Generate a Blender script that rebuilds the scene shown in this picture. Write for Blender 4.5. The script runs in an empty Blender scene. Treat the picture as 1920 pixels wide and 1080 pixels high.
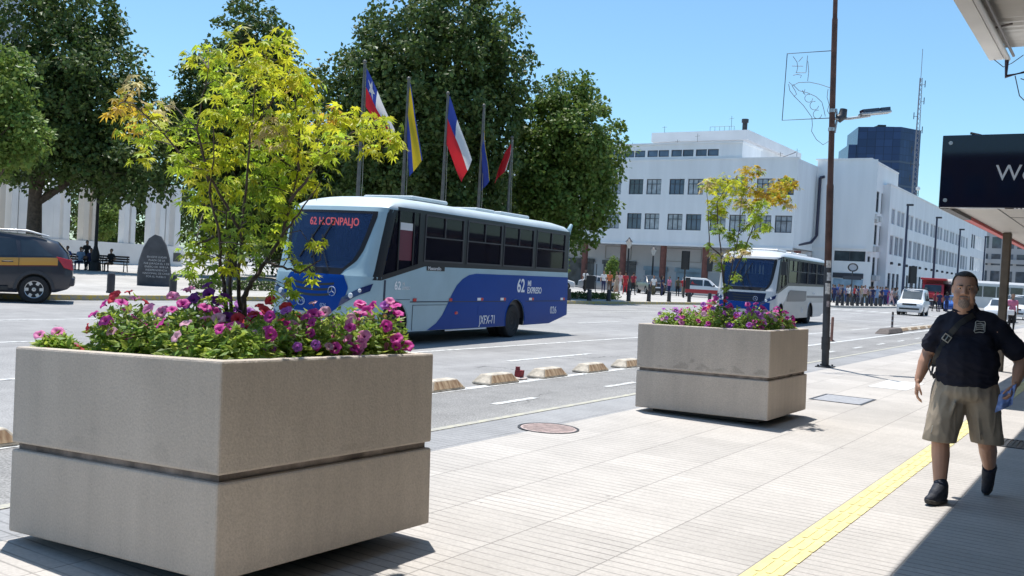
import bpy, bmesh, math, random
from mathutils import Vector, Matrix, noise
random.seed(7)
PI = math.pi
rad = math.radians
SC = bpy.context.scene

# ------------------------------------------------------------------ camera
CAM_H, CAM_F = 1.6, 1800.0
PITCH, ROLL, YAW = rad(1.1), rad(3.2), rad(33.0)
def make_camera():
    cp, sp, cr, sr = math.cos(PITCH), math.sin(PITCH), math.cos(ROLL), math.sin(ROLL)
    s, c = math.sin(YAW), math.cos(YAW)
    R = Matrix(((cr, -sr, 0), (sr, cr, 0), (0, 0, 1))) @ Matrix(((1, 0, 0), (0, cp, -sp), (0, sp, cp)))
    M = R @ Matrix(((c, s, 0), (0, 0, -1), (-s, c, 0)))
    rot = Matrix((M[0], -M[1], -M[2])).transposed()
    cd = bpy.data.cameras.new('camera'); cd.sensor_width = 36.0
    cd.lens = 36.0 * CAM_F / 1920.0; cd.clip_start = 0.05; cd.clip_end = 5000
    co = bpy.data.objects.new('camera', cd)
    co.matrix_world = Matrix.Translation((0, 0, CAM_H)) @ rot.to_4x4()
    SC.collection.objects.link(co); SC.camera = co
make_camera()

# ------------------------------------------------------------------ sky, sun, exposure
SUN_DIR = Vector((-0.21, 0.16, 1.0)).normalized()          # towards the sun
SUN_STRENGTH, SKY_STRENGTH, EXPOSURE = 4.6, 0.105, 0.4
w = bpy.data.worlds.new('World'); SC.world = w; w.use_nodes = True
wn = w.node_tree.nodes; wl = w.node_tree.links; wn.clear()
sky = wn.new('ShaderNodeTexSky'); sky.sky_type = 'NISHITA'; sky.sun_disc = False
sky.sun_elevation = math.asin(SUN_DIR.z)
sky.sun_rotation = math.atan2(SUN_DIR.x, SUN_DIR.y)
sky.altitude = 0; sky.air_density = 1.0; sky.dust_density = 0.6; sky.ozone_density = 1.0
bg = wn.new('ShaderNodeBackground'); bg.inputs['Strength'].default_value = SKY_STRENGTH
wo = wn.new('ShaderNodeOutputWorld')
tint = wn.new('ShaderNodeMixRGB'); tint.blend_type = 'MULTIPLY'; tint.inputs[0].default_value = 1; tint.inputs[2].default_value = (.87, 1.17, 1.27, 1)
wl.new(sky.outputs[0], tint.inputs[1]); wl.new(tint.outputs[0], bg.inputs[0]); wl.new(bg.outputs[0], wo.inputs[0])
sl = bpy.data.lights.new('sun', 'SUN'); sl.energy = SUN_STRENGTH; sl.angle = rad(0.5); sl.color = (1.0, 0.965, 0.91)
so = bpy.data.objects.new('sun', sl); so.rotation_euler = SUN_DIR.to_track_quat('Z', 'Y').to_euler()
so.location = (0, 0, 60); SC.collection.objects.link(so)
SC.view_settings.view_transform = 'Standard'; SC.view_settings.look = 'None'
SC.view_settings.gamma = 1.0; SC.view_settings.exposure = EXPOSURE
SC.view_settings.use_curve_mapping = False
SC.cycles.max_bounces = 8; SC.cycles.transparent_max_bounces = 12
SC.cycles.diffuse_bounces = 3; SC.cycles.glossy_bounces = 3; SC.cycles.transmission_bounces = 4
SC.cycles.caustics_reflective = False; SC.cycles.caustics_refractive = False

# ------------------------------------------------------------------ object helpers
def link(o):
    SC.collection.objects.link(o); return o
def tag(o, label=None, cat=None, group=None, kind=None):
    if label: o['label'] = label
    if cat: o['category'] = cat
    if group: o['group'] = group
    if kind: o['kind'] = kind
    return o
def thing(name, label, cat, loc=(0, 0, 0), rz=0.0, group=None, rot=None):
    o = bpy.data.objects.new(name, None); link(o); o.empty_display_size = 0.2
    o.location = loc; o.rotation_euler = rot if rot else (0, 0, rz)
    return tag(o, label, cat, group)
def copy_tree(o, parent=None):
    c = o.copy(); link(c); c.parent = parent
    for ch in list(o.children): copy_tree(ch, c)
    return c
def ordinal(i):
    names = ['first', 'second', 'third', 'fourth', 'fifth', 'sixth', 'seventh', 'eighth', 'ninth', 'tenth', 'eleventh', 'twelfth',
             'thirteenth', 'fourteenth', 'fifteenth', 'sixteenth', 'seventeenth', 'eighteenth', 'nineteenth', 'twentieth',
             'twenty-first', 'twenty-second', 'twenty-third', 'twenty-fourth', 'twenty-fifth', 'twenty-sixth', 'twenty-seventh']
    return names[i]

class MB:
    """collects shapes, then links them as ONE mesh object"""
    def __init__(s): s.v = []; s.f = []; s.m = []; s.cur = 0
    def add(s, vs, fs, m=None):
        n = len(s.v); s.v.extend([tuple(p) for p in vs])
        for f in fs: s.f.append([i + n for i in f]); s.m.append(s.cur if m is None else m)
        return s
    def box(s, x0, x1, y0, y1, z0, z1, m=None, M=None):
        vs = [(x, y, z) for z in (z0, z1) for y in (y0, y1) for x in (x0, x1)]
        if M is not None: vs = [M @ Vector(p) for p in vs]
        return s.add(vs, [(0, 2, 3, 1), (4, 5, 7, 6), (0, 1, 5, 4), (2, 6, 7, 3), (0, 4, 6, 2), (1, 3, 7, 5)], m)
    def cbox(s, c, d, m=None, rz=0.0, M=None):
        if M is None: M = Matrix.Translation(c) @ Matrix.Rotation(rz, 4, 'Z')
        return s.box(-d[0]/2, d[0]/2, -d[1]/2, d[1]/2, -d[2]/2, d[2]/2, m, M)
    def poly(s, pts, m=None): return s.add(pts, [list(range(len(pts)))], m)
    def prism(s, pts, ext, m=None):
        n = len(pts); e = Vector(ext); a = [Vector(p) for p in pts]
        fs = [list(range(n))[::-1], list(range(n, 2*n))] + [(i, (i+1) % n, n+(i+1) % n, n+i) for i in range(n)]
        return s.add(a + [p + e for p in a], fs, m)
    def tube(s, path, r, n=8, m=None, cap=True):
        P = [Vector(p) for p in path]; k = len(P)
        rs = r if isinstance(r, (list, tuple)) else [r]*k
        vs = []; ref = None
        for i in range(k):
            t = (P[min(i+1, k-1)] - P[max(i-1, 0)])
            t = t.normalized() if t.length > 1e-9 else Vector((0, 0, 1))
            if ref is None: ref = Vector((1, 0, 0)) if abs(t.x) < .8 else Vector((0, 1, 0))
            a = t.cross(ref); a = a.normalized() if a.length > 1e-6 else t.orthogonal().normalized()
            b = t.cross(a); ref = a.cross(t) if False else ref
            for j in range(n):
                an = 2*PI*j/n; vs.append(P[i] + (a*math.cos(an) + b*math.sin(an))*rs[i])
        fs = [(i*n+j, (i+1)*n+j, (i+1)*n+(j+1) % n, i*n+(j+1) % n) for i in range(k-1) for j in range(n)]
        if cap: fs += [list(range(n)), list(range((k-1)*n, k*n))[::-1]]
        return s.add(vs, fs, m)
    def lathe(s, prof, n=16, c=(0, 0, 0), m=None, axis='Z', cap=True):
        vs = []
        for r, h in prof:
            for j in range(n):
                a = 2*PI*j/n; x, y = r*math.cos(a), r*math.sin(a)
                p = (x, y, h) if axis == 'Z' else ((h, x, y) if axis == 'X' else (y, h, x))
                vs.append((p[0]+c[0], p[1]+c[1], p[2]+c[2]))
        k = len(prof)
        fs = [(i*n+j, i*n+(j+1) % n, (i+1)*n+(j+1) % n, (i+1)*n+j) for i in range(k-1) for j in range(n)]
        if cap: fs += [list(range(n))[::-1], list(range((k-1)*n, k*n))]
        return s.add(vs, fs, m)
    def ell(s, c, r, nu=12, nv=8, m=None, M=None):
        vs = []; c = Vector(c)
        for i in range(1, nv):
            th = PI*i/nv
            for j in range(nu):
                ph = 2*PI*j/nu
                p = Vector((r[0]*math.sin(th)*math.cos(ph), r[1]*math.sin(th)*math.sin(ph), r[2]*math.cos(th)))
                vs.append(c + (M @ p if M is not None else p))
        t = Vector((0, 0, r[2])); vs += [c + (M @ t if M is not None else t), c - (M @ t if M is not None else t)]
        N = len(vs)
        fs = [(i*nu+j, (i+1)*nu+j, (i+1)*nu+(j+1) % nu, i*nu+(j+1) % nu) for i in range(nv-2) for j in range(nu)]
        fs += [(N-2, j, (j+1) % nu) for j in range(nu)] + [(N-1, (nv-2)*nu+(j+1) % nu, (nv-2)*nu+j) for j in range(nu)]
        return s.add(vs, fs, m)
    def grid(s, fn, nu, nv, m=None, close=False):
        vs = [fn(i/(nu), j/(nv)) for j in range(nv+1) for i in range(nu+1)]
        fs = [(j*(nu+1)+i, j*(nu+1)+i+1, (j+1)*(nu+1)+i+1, (j+1)*(nu+1)+i) for j in range(nv) for i in range(nu)]
        return s.add(vs, fs, m)
    def loft(s, secs, m=None, cap=True, closed=True):
        n = len(secs[0]); k = len(secs); vs = [p for q in secs for p in q]
        r = range(n) if closed else range(n-1)
        fs = [(i*n+j, i*n+(j+1) % n, (i+1)*n+(j+1) % n, (i+1)*n+j) for i in range(k-1) for j in r]
        if cap: fs += [list(range(n))[::-1], list(range((k-1)*n, k*n))]
        return s.add(vs, fs, m)
    def mesh(s, name, mats, smooth=None):
        me = bpy.data.meshes.new(name); me.from_pydata(s.v, [], s.f); me.update()
        for mt in (mats if isinstance(mats, (list, tuple)) else [mats]): me.materials.append(mt)
        if len(me.materials) > 1: me.polygons.foreach_set('material_index', s.m)
        bm = bmesh.new(); bm.from_mesh(me)
        bmesh.ops.recalc_face_normals(bm, faces=bm.faces) if smooth != 'keep' else None
        bm.to_mesh(me); bm.free()
        if smooth not in (None, 'keep'):
            me.polygons.foreach_set('use_smooth', [True]*len(me.polygons)); me.set_sharp_from_angle(angle=rad(smooth))
        me.update(); return me
    def build(s, name, mats, parent=None, smooth=None, bevel=0, label=None, seg=2, loc=None):
        o = bpy.data.objects.new(name, s.mesh(name, mats, smooth)); link(o)
        if parent is not None: o.parent = parent
        if loc: o.location = loc
        if bevel:
            b = o.modifiers.new('bevel', 'BEVEL'); b.width = bevel; b.segments = seg; b.limit_method = 'ANGLE'; b.angle_limit = rad(35)
        if label: o['label'] = label
        return o

def bake(mb, mods):
    """mesh from the shapes of mb after modifiers; returns mesh data"""
    me = mb.mesh('tmp', [], None); o = bpy.data.objects.new('tmp', me); link(o)
    for typ, kw in mods:
        md = o.modifiers.new(typ, typ)
        for k, v in kw.items(): setattr(md, k, v)
    dg = bpy.context.evaluated_depsgraph_get(); dg.update()
    out = bpy.data.meshes.new_from_object(o.evaluated_get(dg))
    bpy.data.objects.remove(o); bpy.data.meshes.remove(me)
    return out
def blob(mb, voxel, iters=6, fac=0.5, extra=()):
    """closed overlapping shapes grown together into one continuous smooth skin"""
    me = bake(mb, [('REMESH', dict(mode='VOXEL', voxel_size=voxel)), ('SMOOTH', dict(iterations=iters, factor=fac))] + list(extra))
    me.polygons.foreach_set('use_smooth', [True]*len(me.polygons)); return me
def mobj(name, me, mats, parent=None, label=None):
    for mt in (mats if isinstance(mats, (list, tuple)) else [mats]): me.materials.append(mt)
    me.name = name
    o = bpy.data.objects.new(name, me); link(o)
    if parent is not None: o.parent = parent
    if label: o['label'] = label
    return o
def cap_(mb, p0, p1, r0, r1, n=12, flat=1.0):
    """tapered limb with rounded ends"""
    p0, p1 = Vector(p0), Vector(p1); d = p1 - p0; L = d.length; t = d.normalized()
    pts = []; rs = []
    for k in range(5): a = PI/2*(1-k/4); pts.append(p0 - t*(r0*math.sin(a))); rs.append(max(r0*math.cos(a), 1e-4))
    for k in range(1, 5): pts.append(p0 + d*(k/5)); rs.append(r0+(r1-r0)*k/5)
    for k in range(5): a = PI/2*k/4; pts.append(p1 + t*(r1*math.sin(a))); rs.append(max(r1*math.cos(a), 1e-4))
    mb.tube(pts, rs, n)

# ------------------------------------------------------------------ materials
MATS = {}
def M(name, col, rough=0.6, metal=0.0, var=0.0, scale=6.0, bump=0.0, bscale=40.0, spec=0.5, trans=0.0, col2=None, coat=0.0, island=0.0, streak=0.0):
    if name in MATS: return MATS[name]
    mt = bpy.data.materials.new(name); mt.use_nodes = True; MATS[name] = mt
    nt = mt.node_tree; n = nt.nodes; l = nt.links; b = n['Principled BSDF']; out = n['Material Output']
    b.inputs['Base Color'].default_value = (*col, 1); b.inputs['Roughness'].default_value = rough
    b.inputs['Metallic'].default_value = metal; b.inputs['Specular IOR Level'].default_value = spec
    if coat: b.inputs['Coat Weight'].default_value = coat; b.inputs['Coat Roughness'].default_value = 0.08
    tc = n.new('ShaderNodeTexCoord'); colsock = None
    if var:
        nz = n.new('ShaderNodeTexNoise'); nz.inputs['Scale'].default_value = scale; nz.inputs['Detail'].default_value = 6
        if streak: mpv = n.new('ShaderNodeMapping'); mpv.inputs['Scale'].default_value = (1, 1, streak); l.new(tc.outputs['Object'], mpv.inputs['Vector']); l.new(mpv.outputs[0], nz.inputs['Vector'])
        else: l.new(tc.outputs['Object'], nz.inputs['Vector'])
        rp = n.new('ShaderNodeMapRange'); rp.inputs['From Min'].default_value = .3; rp.inputs['From Max'].default_value = .7
        rp.inputs['To Min'].default_value = 0; rp.inputs['To Max'].default_value = 1
        l.new(nz.outputs['Fac'], rp.inputs['Value'])
        mx = n.new('ShaderNodeMix'); mx.data_type = 'RGBA'
        c2 = col2 if col2 else tuple(min(1, c*(1+var)) for c in col)
        c1 = tuple(c*(1-var) for c in col) if not col2 else col
        mx.inputs['A'].default_value = (*c1, 1); mx.inputs['B'].default_value = (*c2, 1)
        l.new(rp.outputs[0], mx.inputs['Factor']); colsock = mx.outputs['Result']
    if island:
        geo = n.new('ShaderNodeNewGeometry'); hs = n.new('ShaderNodeHueSaturation')
        for k, (inp, a) in enumerate((('Value', island), ('Hue', island*.07))):
            mr = n.new('ShaderNodeMapRange'); base = 1.0 if inp == 'Value' else .5
            mr.inputs['To Min'].default_value = base-a; mr.inputs['To Max'].default_value = base+a
            if k:
                mm = n.new('ShaderNodeMath'); mm.operation = 'MULTIPLY'; mm.inputs[1].default_value = 7.31
                fr = n.new('ShaderNodeMath'); fr.operation = 'FRACT'
                l.new(geo.outputs['Random Per Island'], mm.inputs[0]); l.new(mm.outputs[0], fr.inputs[0]); l.new(fr.outputs[0], mr.inputs['Value'])
            else: l.new(geo.outputs['Random Per Island'], mr.inputs['Value'])
            l.new(mr.outputs[0], hs.inputs[inp])
        if colsock: l.new(colsock, hs.inputs['Color'])
        else: hs.inputs['Color'].default_value = (*col, 1)
        colsock = hs.outputs[0]
    if colsock: l.new(colsock, b.inputs['Base Color'])
    if bump:
        nb = n.new('ShaderNodeTexNoise'); nb.inputs['Scale'].default_value = bscale; nb.inputs['Detail'].default_value = 5
        l.new(tc.outputs['Object'], nb.inputs['Vector'])
        bp = n.new('ShaderNodeBump'); bp.inputs['Strength'].default_value = bump; bp.inputs['Distance'].default_value = 0.02
        l.new(nb.outputs['Fac'], bp.inputs['Height']); l.new(bp.outputs[0], b.inputs['Normal'])
    if trans:
        tr = n.new('ShaderNodeBsdfTranslucent'); ms = n.new('ShaderNodeMixShader'); ms.inputs[0].default_value = trans
        if colsock: l.new(colsock, tr.inputs['Color'])
        else: tr.inputs['Color'].default_value = (*col, 1)
        l.new(b.outputs[0], ms.inputs[1]); l.new(tr.outputs[0], ms.inputs[2]); l.new(ms.outputs[0], out.inputs['Surface'])
    return mt
def glass(name, tint=(.55, .65, .7), clear=0.7, rough=0.03, base=None):
    """window glass: tinted see-through with a sky-reflecting surface"""
    if name in MATS: return MATS[name]
    mt = bpy.data.materials.new(name); mt.use_nodes = True; MATS[name] = mt
    nt = mt.node_tree; n = nt.nodes; l = nt.links; b = n['Principled BSDF']; out = n['Material Output']
    b.inputs['Base Color'].default_value = (*(base or (tint[0]*.06, tint[1]*.06, tint[2]*.07)), 1); b.inputs['Roughness'].default_value = rough
    b.inputs['Specular IOR Level'].default_value = 0.7
    tr = n.new('ShaderNodeBsdfTransparent'); tr.inputs[0].default_value = (*tint, 1)
    fr = n.new('ShaderNodeFresnel'); fr.inputs['IOR'].default_value = 1.5
    mr = n.new('ShaderNodeMapRange'); mr.inputs['To Min'].default_value = clear; mr.inputs['To Max'].default_value = 0.0
    l.new(fr.outputs[0], mr.inputs['Value'])
    ms = n.new('ShaderNodeMixShader'); l.new(mr.outputs[0], ms.inputs[0]); l.new(b.outputs[0], ms.inputs[1]); l.new(tr.outputs[0], ms.inputs[2])
    l.new(ms.outputs[0], out.inputs['Surface'])
    return mt
def emis(name, col, st):
    mt = bpy.data.materials.new(name); mt.use_nodes = True
    b = mt.node_tree.nodes['Principled BSDF']; b.inputs['Base Color'].default_value = (*col, 1)
    b.inputs['Emission Color'].default_value = (*col, 1); b.inputs['Emission Strength'].default_value = st
    return mt
def text(s, size, mat, parent, loc, rot, name='lettering', depth=0.002, align='LEFT', bold=0.0, xs=1.0):
    cu = bpy.data.curves.new(name, 'FONT'); cu.body = s; cu.size = size; cu.extrude = depth; cu.align_x = align; cu.offset = bold
    tmp = bpy.data.objects.new('tmp', cu); link(tmp)
    dg = bpy.context.evaluated_depsgraph_get(); dg.update()
    me = bpy.data.meshes.new_from_object(tmp.evaluated_get(dg)); bpy.data.objects.remove(tmp)
    me.transform(Matrix.Diagonal((xs, 1, 1, 1))); me.materials.clear(); me.materials.append(mat); me.name = name
    o = bpy.data.objects.new(name, me); link(o); o.parent = parent
    o.matrix_local = Matrix.Translation(loc) @ rot.to_4x4()
    return o
# text facing +X when built on a side wall (reads towards +Y), facing -Y on a front
ROT_PX = Matrix(((0, 0, 1), (1, 0, 0), (0, 1, 0)))
ROT_NY = Matrix(((1, 0, 0), (0, 0, -1), (0, 1, 0)))

white_paint = M('white_paint', (.78, .78, .76), .55, var=.05, scale=2)
black_plastic = M('black_plastic', (.02, .02, .022), .45)
dark_metal = M('dark_metal', (.05, .05, .055), .5, metal=.3, var=.3, scale=9)
steel = M('steel', (.5, .5, .5), .35, metal=.8, var=.2)
rubber = M('tyre_rubber', (.022, .022, .023), .85, bump=.3, bscale=60)
alloy = M('alloy', (.55, .56, .57), .3, metal=.7)
red_lamp = M('red_lamp', (.5, .015, .02), .15, spec=.7)
amber = M('amber_lamp', (.8, .22, .03), .2)
lamp_glass = M('lamp_glass', (.7, .72, .74), .1, spec=.8)
chrome = M('chrome', (.75, .75, .76), .15, metal=1)
white_letter = M('white_letter', (.82, .82, .82), .5)
# ------------------------------------------------------------------ ground materials
def ground_mat(name, col, kind='asphalt', col_dark=None, tile=(.663, .66, .0943), x0=-2.385, speck=.25, gain=1.0):
    mt = bpy.data.materials.new(name); mt.use_nodes = True
    nt = mt.node_tree; n = nt.nodes; l = nt.links; b = n['Principled BSDF']
    b.inputs['Roughness'].default_value = .85; b.inputs['Specular IOR Level'].default_value = .3
    geo = n.new('ShaderNodeNewGeometry'); pos = geo.outputs['Position']
    def math_(op, a, c=None, d=None):
        m = n.new('ShaderNodeMath'); m.operation = op
        for i, v in enumerate((a, c, d)):
            if v is None: continue
            if isinstance(v, (int, float)): m.inputs[i].default_value = v
            else: l.new(v, m.inputs[i])
        return m.outputs[0]
    def noise_(scale, detail=4, vec=None, lo=.35, hi=.65, to=(0, 1)):
        z = n.new('ShaderNodeTexNoise'); z.inputs['Scale'].default_value = scale; z.inputs['Detail'].default_value = detail
        l.new(vec if vec else pos, z.inputs['Vector'])
        r = n.new('ShaderNodeMapRange'); r.inputs['From Min'].default_value = lo; r.inputs['From Max'].default_value = hi
        r.inputs['To Min'].default_value = to[0]; r.inputs['To Max'].default_value = to[1]; l.new(z.outputs['Fac'], r.inputs['Value'])
        return r.outputs[0]
    v = noise_(.35, 5, to=(1-.10*gain, 1+.10*gain)); v2 = noise_(2.6, 6, to=(1-.07*gain, 1+.07*gain)); v3 = noise_(55, 3, to=(1-speck, 1+speck))
    val = math_('MULTIPLY', math_('MULTIPLY', v, v2), v3)
    if kind == 'asphalt':
        mp = n.new('ShaderNodeMapping'); mp.inputs['Scale'].default_value = (1.6, .04, 1); l.new(pos, mp.inputs['Vector'])
        val = math_('MULTIPLY', val, noise_(1.0, 4, vec=mp.outputs[0], to=(.88, 1.07)))
        vo = n.new('ShaderNodeTexVoronoi'); vo.feature = 'DISTANCE_TO_EDGE'; vo.inputs['Scale'].default_value = .28
        wz = n.new('ShaderNodeTexNoise'); wz.inputs['Scale'].default_value = 1.2; wz.inputs['Detail'].default_value = 6; l.new(pos, wz.inputs['Vector'])
        ad = n.new('ShaderNodeMixRGB'); ad.blend_type = 'ADD'; ad.inputs[0].default_value = .9; l.new(pos, ad.inputs[1]); l.new(wz.outputs['Color'], ad.inputs[2])
        l.new(ad.outputs[0], vo.inputs['Vector'])
        cr = math_('LESS_THAN', vo.outputs['Distance'], .004)
        cm = math_('MULTIPLY', cr, noise_(.5, 2, lo=.5, hi=.6))
        val = math_('MULTIPLY', val, math_('SUBTRACT', 1.0, math_('MULTIPLY', cm, .45)))
    if kind in ('tile', 'slab'):
        sx = n.new('ShaderNodeSeparateXYZ'); l.new(pos, sx.inputs[0]); X, Y = sx.outputs[0], sx.outputs[1]
        tx = math_('DIVIDE', math_('SUBTRACT', X, x0), tile[0]); ty = math_('DIVIDE', Y, tile[1]); tg = math_('DIVIDE', Y, tile[2])
        def line(t, w):       # 1 on the joint
            f = math_('FRACT', t); d = math_('ABSOLUTE', math_('SUBTRACT', f, .5)); return math_('GREATER_THAN', d, .5-w/2)
        jx = line(tx, .010/tile[0]); jy = line(ty, .010/tile[1])
        gy = line(tg, .15) if kind == 'tile' else jy
        gs = math_('MULTIPLY', gy, noise_(1.7, 3, to=(.15, .42)))
        joint = math_('MAXIMUM', math_('MAXIMUM', math_('MULTIPLY', jx, .40), math_('MULTIPLY', jy, .36)), gs)
        cmb = n.new('ShaderNodeCombineXYZ'); l.new(math_('FLOOR', tx), cmb.inputs[0]); l.new(math_('FLOOR', ty), cmb.inputs[1])
        wh = n.new('ShaderNodeTexWhiteNoise'); l.new(cmb.outputs[0], wh.inputs['Vector'])
        tv = n.new('ShaderNodeMapRange'); tv.inputs['To Min'].default_value = .92; tv.inputs['To Max'].default_value = 1.05; l.new(wh.outputs['Value'], tv.inputs['Value'])
        val = math_('MULTIPLY', math_('MULTIPLY', val, tv.outputs[0]), math_('SUBTRACT', 1.0, joint))
        # footfall stains, gum spots
        vo = n.new('ShaderNodeTexVoronoi'); vo.inputs['Scale'].default_value = 2.3; l.new(pos, vo.inputs['Vector'])
        sp = math_('MULTIPLY', math_('LESS_THAN', vo.outputs['Distance'], .045), noise_(.9, 2, lo=.44, hi=.52))
        val = math_('MULTIPLY', val, math_('SUBTRACT', 1.0, math_('MULTIPLY', sp, .38)))
        bp = n.new('ShaderNodeBump'); bp.inputs['Strength'].default_value = .35; bp.inputs['Distance'].default_value = .01; bp.invert = True
        l.new(joint, bp.inputs['Height']); l.new(bp.outputs[0], b.inputs['Normal'])
    mx = n.new('ShaderNodeMixRGB'); mx.blend_type = 'MULTIPLY'; mx.inputs[0].default_value = 1; mx.inputs[1].default_value = (*col, 1)
    cb = n.new('ShaderNodeCombineXYZ'); [l.new(val, cb.inputs[i]) for i in range(3)]
    l.new(cb.outputs[0], mx.inputs[2]); l.new(mx.outputs[0], b.inputs['Base Color'])
    return mt
asphalt = ground_mat('asphalt', (.29, .283, .278))
cycle_asphalt = ground_mat('cycle_asphalt', (.255, .248, .24), speck=.3)
far_ground = ground_mat('far_ground', (.2, .2, .2))
paver = ground_mat('ribbed_paver', (.465, .435, .405), 'tile', speck=.07, gain=.6)
paver_grey = ground_mat('ribbed_paver_grey', (.30, .30, .305), 'tile', speck=.10, gain=.8)
plaza_slab = ground_mat('plaza_slab', (.42, .40, .375), 'slab', tile=(.8, .8, .8), speck=.12)
kerb_stone = ground_mat('kerb_stone', (.34, .33, .31), speck=.2)
def worn(name, col, under, amount=.5):
    mt = M(name, col, .7); n = mt.node_tree.nodes; l = mt.node_tree.links; b = n['Principled BSDF']
    g = n.new('ShaderNodeNewGeometry'); z = n.new('ShaderNodeTexNoise'); z.inputs['Scale'].default_value = 9; z.inputs['Detail'].default_value = 8
    z.inputs['Roughness'].default_value = .7; l.new(g.outputs['Position'], z.inputs['Vector'])
    r = n.new('ShaderNodeMapRange'); r.inputs['From Min'].default_value = .42+.16*(amount-.5); r.inputs['From Max'].default_value = .56+.16*(amount-.5)
    l.new(z.outputs['Fac'], r.inputs['Value'])
    mx = n.new('ShaderNodeMix'); mx.data_type = 'RGBA'; mx.inputs['A'].default_value = (*under, 1); mx.inputs['B'].default_value = (*col, 1)
    l.new(r.outputs[0], mx.inputs['Factor']); l.new(mx.outputs['Result'], b.inputs['Base Color']); return mt
paint_white = worn('road_paint_white', (.62, .62, .6), (.3, .3, .3), .30)
paint_yellow = worn('road_paint_yellow', (.46, .44, .34), (.36, .345, .31), .6)
kerb_yellow = worn('kerb_paint_yellow', (.55, .40, .08), (.33, .31, .28), .55)

# ------------------------------------------------------------------ ground, road, pavements
def sheet(name, pts, z, mat, th=None):
    m = MB()
    if th: m.prism([(x, y, z-th) for x, y in pts], (0, 0, th))
    else: m.poly([(x, y, z) for x, y in pts])
    o = m.build(name, mat); o['kind'] = 'structure'; return o
def rect(x0, x1, y0, y1): return [(x0, y0), (x1, y0), (x1, y1), (x0, y1)]
sheet('ground', rect(-1500, 1500, -1500, 1500), -.03, far_ground)
sheet('road', [(-60, -60), (-7.28, -60), (-7.28, 420), (-26, 420), (-30, 66)], 0, asphalt)
sheet('cross_street', [(-22, 66), (-22, 100), (-300, 125), (-300, 66)], .004, asphalt)
sheet('cycle_lane', rect(-7.28, -5.62, -60, 420), .004, cycle_asphalt)
sheet('paved_border', rect(-5.62, -4.965, -60, 420), .006, paver_grey)
sheet('sidewalk', rect(-4.965, 9, -60, 420), .010, paver)
KERB = [(-40, -60), (-33, 5), (-27.9, 12.3), (-25.95, 15), (-25.75, 17), (-25.9, 20), (-25.2, 30), (-24.3, 43), (-23.3, 66), (-22.8, 70), (-23.6, 72), (-26, 73), (-60, 77.5)]
KERB2 = [(-60, 97), (-30, 92), (-24, 83), (-21.5, 79.5), (-20.2, 78.6), (-19.6, 80), (-18.7, 90), (-18.7, 300)]
m = MB(); n_ = len(KERB)
sheet('plaza_pavement', [(-240, -60)] + [(x-.12, y-.1*(y > 70)) for x, y in KERB] + [(-240, 100)], .15, plaza_slab, .2)
sheet('far_pavement', [(x-.1, y+.1) for x, y in KERB2] + [(-140, 300), (-140, 97)], .15, plaza_slab, .2)
def kerb_strip(name, pts, w, z0, z1, mat, side=-1):
    m = MB(); secs = []
    for i, (x, y) in enumerate(pts):
        a = Vector(pts[max(i-1, 0)]); b = Vector(pts[min(i+1, len(pts)-1)]); t = (b-a).normalized(); nn = Vector((-t.y, t.x))*(-side)*-1
        p = Vector((x, y)); q = p + Vector((-t.y, t.x))*w
        secs.append([(p.x, p.y, z0), (p.x, p.y, z1), (q.x, q.y, z1), (q.x, q.y, z0)])
    m.loft(secs); o = m.build(name, mat); o['kind'] = 'structure'; return o
kerb_strip('plaza_kerb', KERB[:9], .16, -.02, .153, kerb_yellow)
kerb_strip('plaza_kerb', KERB[8:], .16, -.02, .153, kerb_stone)
kerb_strip('far_kerb', KERB2, .16, -.02, .153, kerb_stone)

def lines(name, rects, z, mat):
    m = MB()
    for r in rects: m.poly([(x, y, z) for x, y in r])
    o = m.build(name, mat); o['kind'] = 'structure'; return o
lines('road_marking', [rect(-7.36, -7.22, -40, 210)], .008, paint_white)                       # under the separator blocks
lines('road_marking', [rect(-9.15, -9.03, y, y+3.0) for y in range(-28, 140, 6)] , .005, paint_white)
lines('road_marking', [rect(-10.95, -10.83, -40, 26)], .005, paint_white)
lines('road_marking', [rect(-15.0, -14.88, y+1, y+4) for y in range(-30, 140, 7)], .005, paint_white)
lines('road_marking', [rect(-19.2, -19.08, -40, 66)], .005, paint_white)
lines('road_marking', [rect(-6.30, -6.20, 9.36-2.86*4+2.86*k, 9.36-2.86*4+2.86*k+.95) for k in range(40)], .009, paint_white)
lines('road_marking', [rect(-5.66, -5.57, -40, 210)], .0115, paint_yellow)
lines('road_marking', [rect(-21.5+.9*k, -21.05+.9*k, 71, 74) for k in range(15)], .006, paint_white)

# yellow tactile strip with raised bars
m = MB(); m.box(-1.715, -1.53, -8, 140, .004, .013, 0)
y = -2.0
while y < 34:
    for k in range(3):
        xc = -1.685 + .0625*k
        m.prism([(xc, y+.02, .013), (xc+.010, y+.008, .0141), (xc+.024, y+.008, .0141), (xc+.034, y+.02, .013), (xc+.034, y+.27, .013), (xc+.024, y+.285, .0141), (xc+.010, y+.285, .0141), (xc, y+.27, .013)], (0, 0, .0026), 1)
    y += .3
o = m.build('tactile_strip', [M('tactile_yellow', (.66, .575, .27), .7, var=.16, scale=5), M('tactile_bar', (.66, .575, .27), .7, var=.12, scale=7)]); o['kind'] = 'structure'

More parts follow.
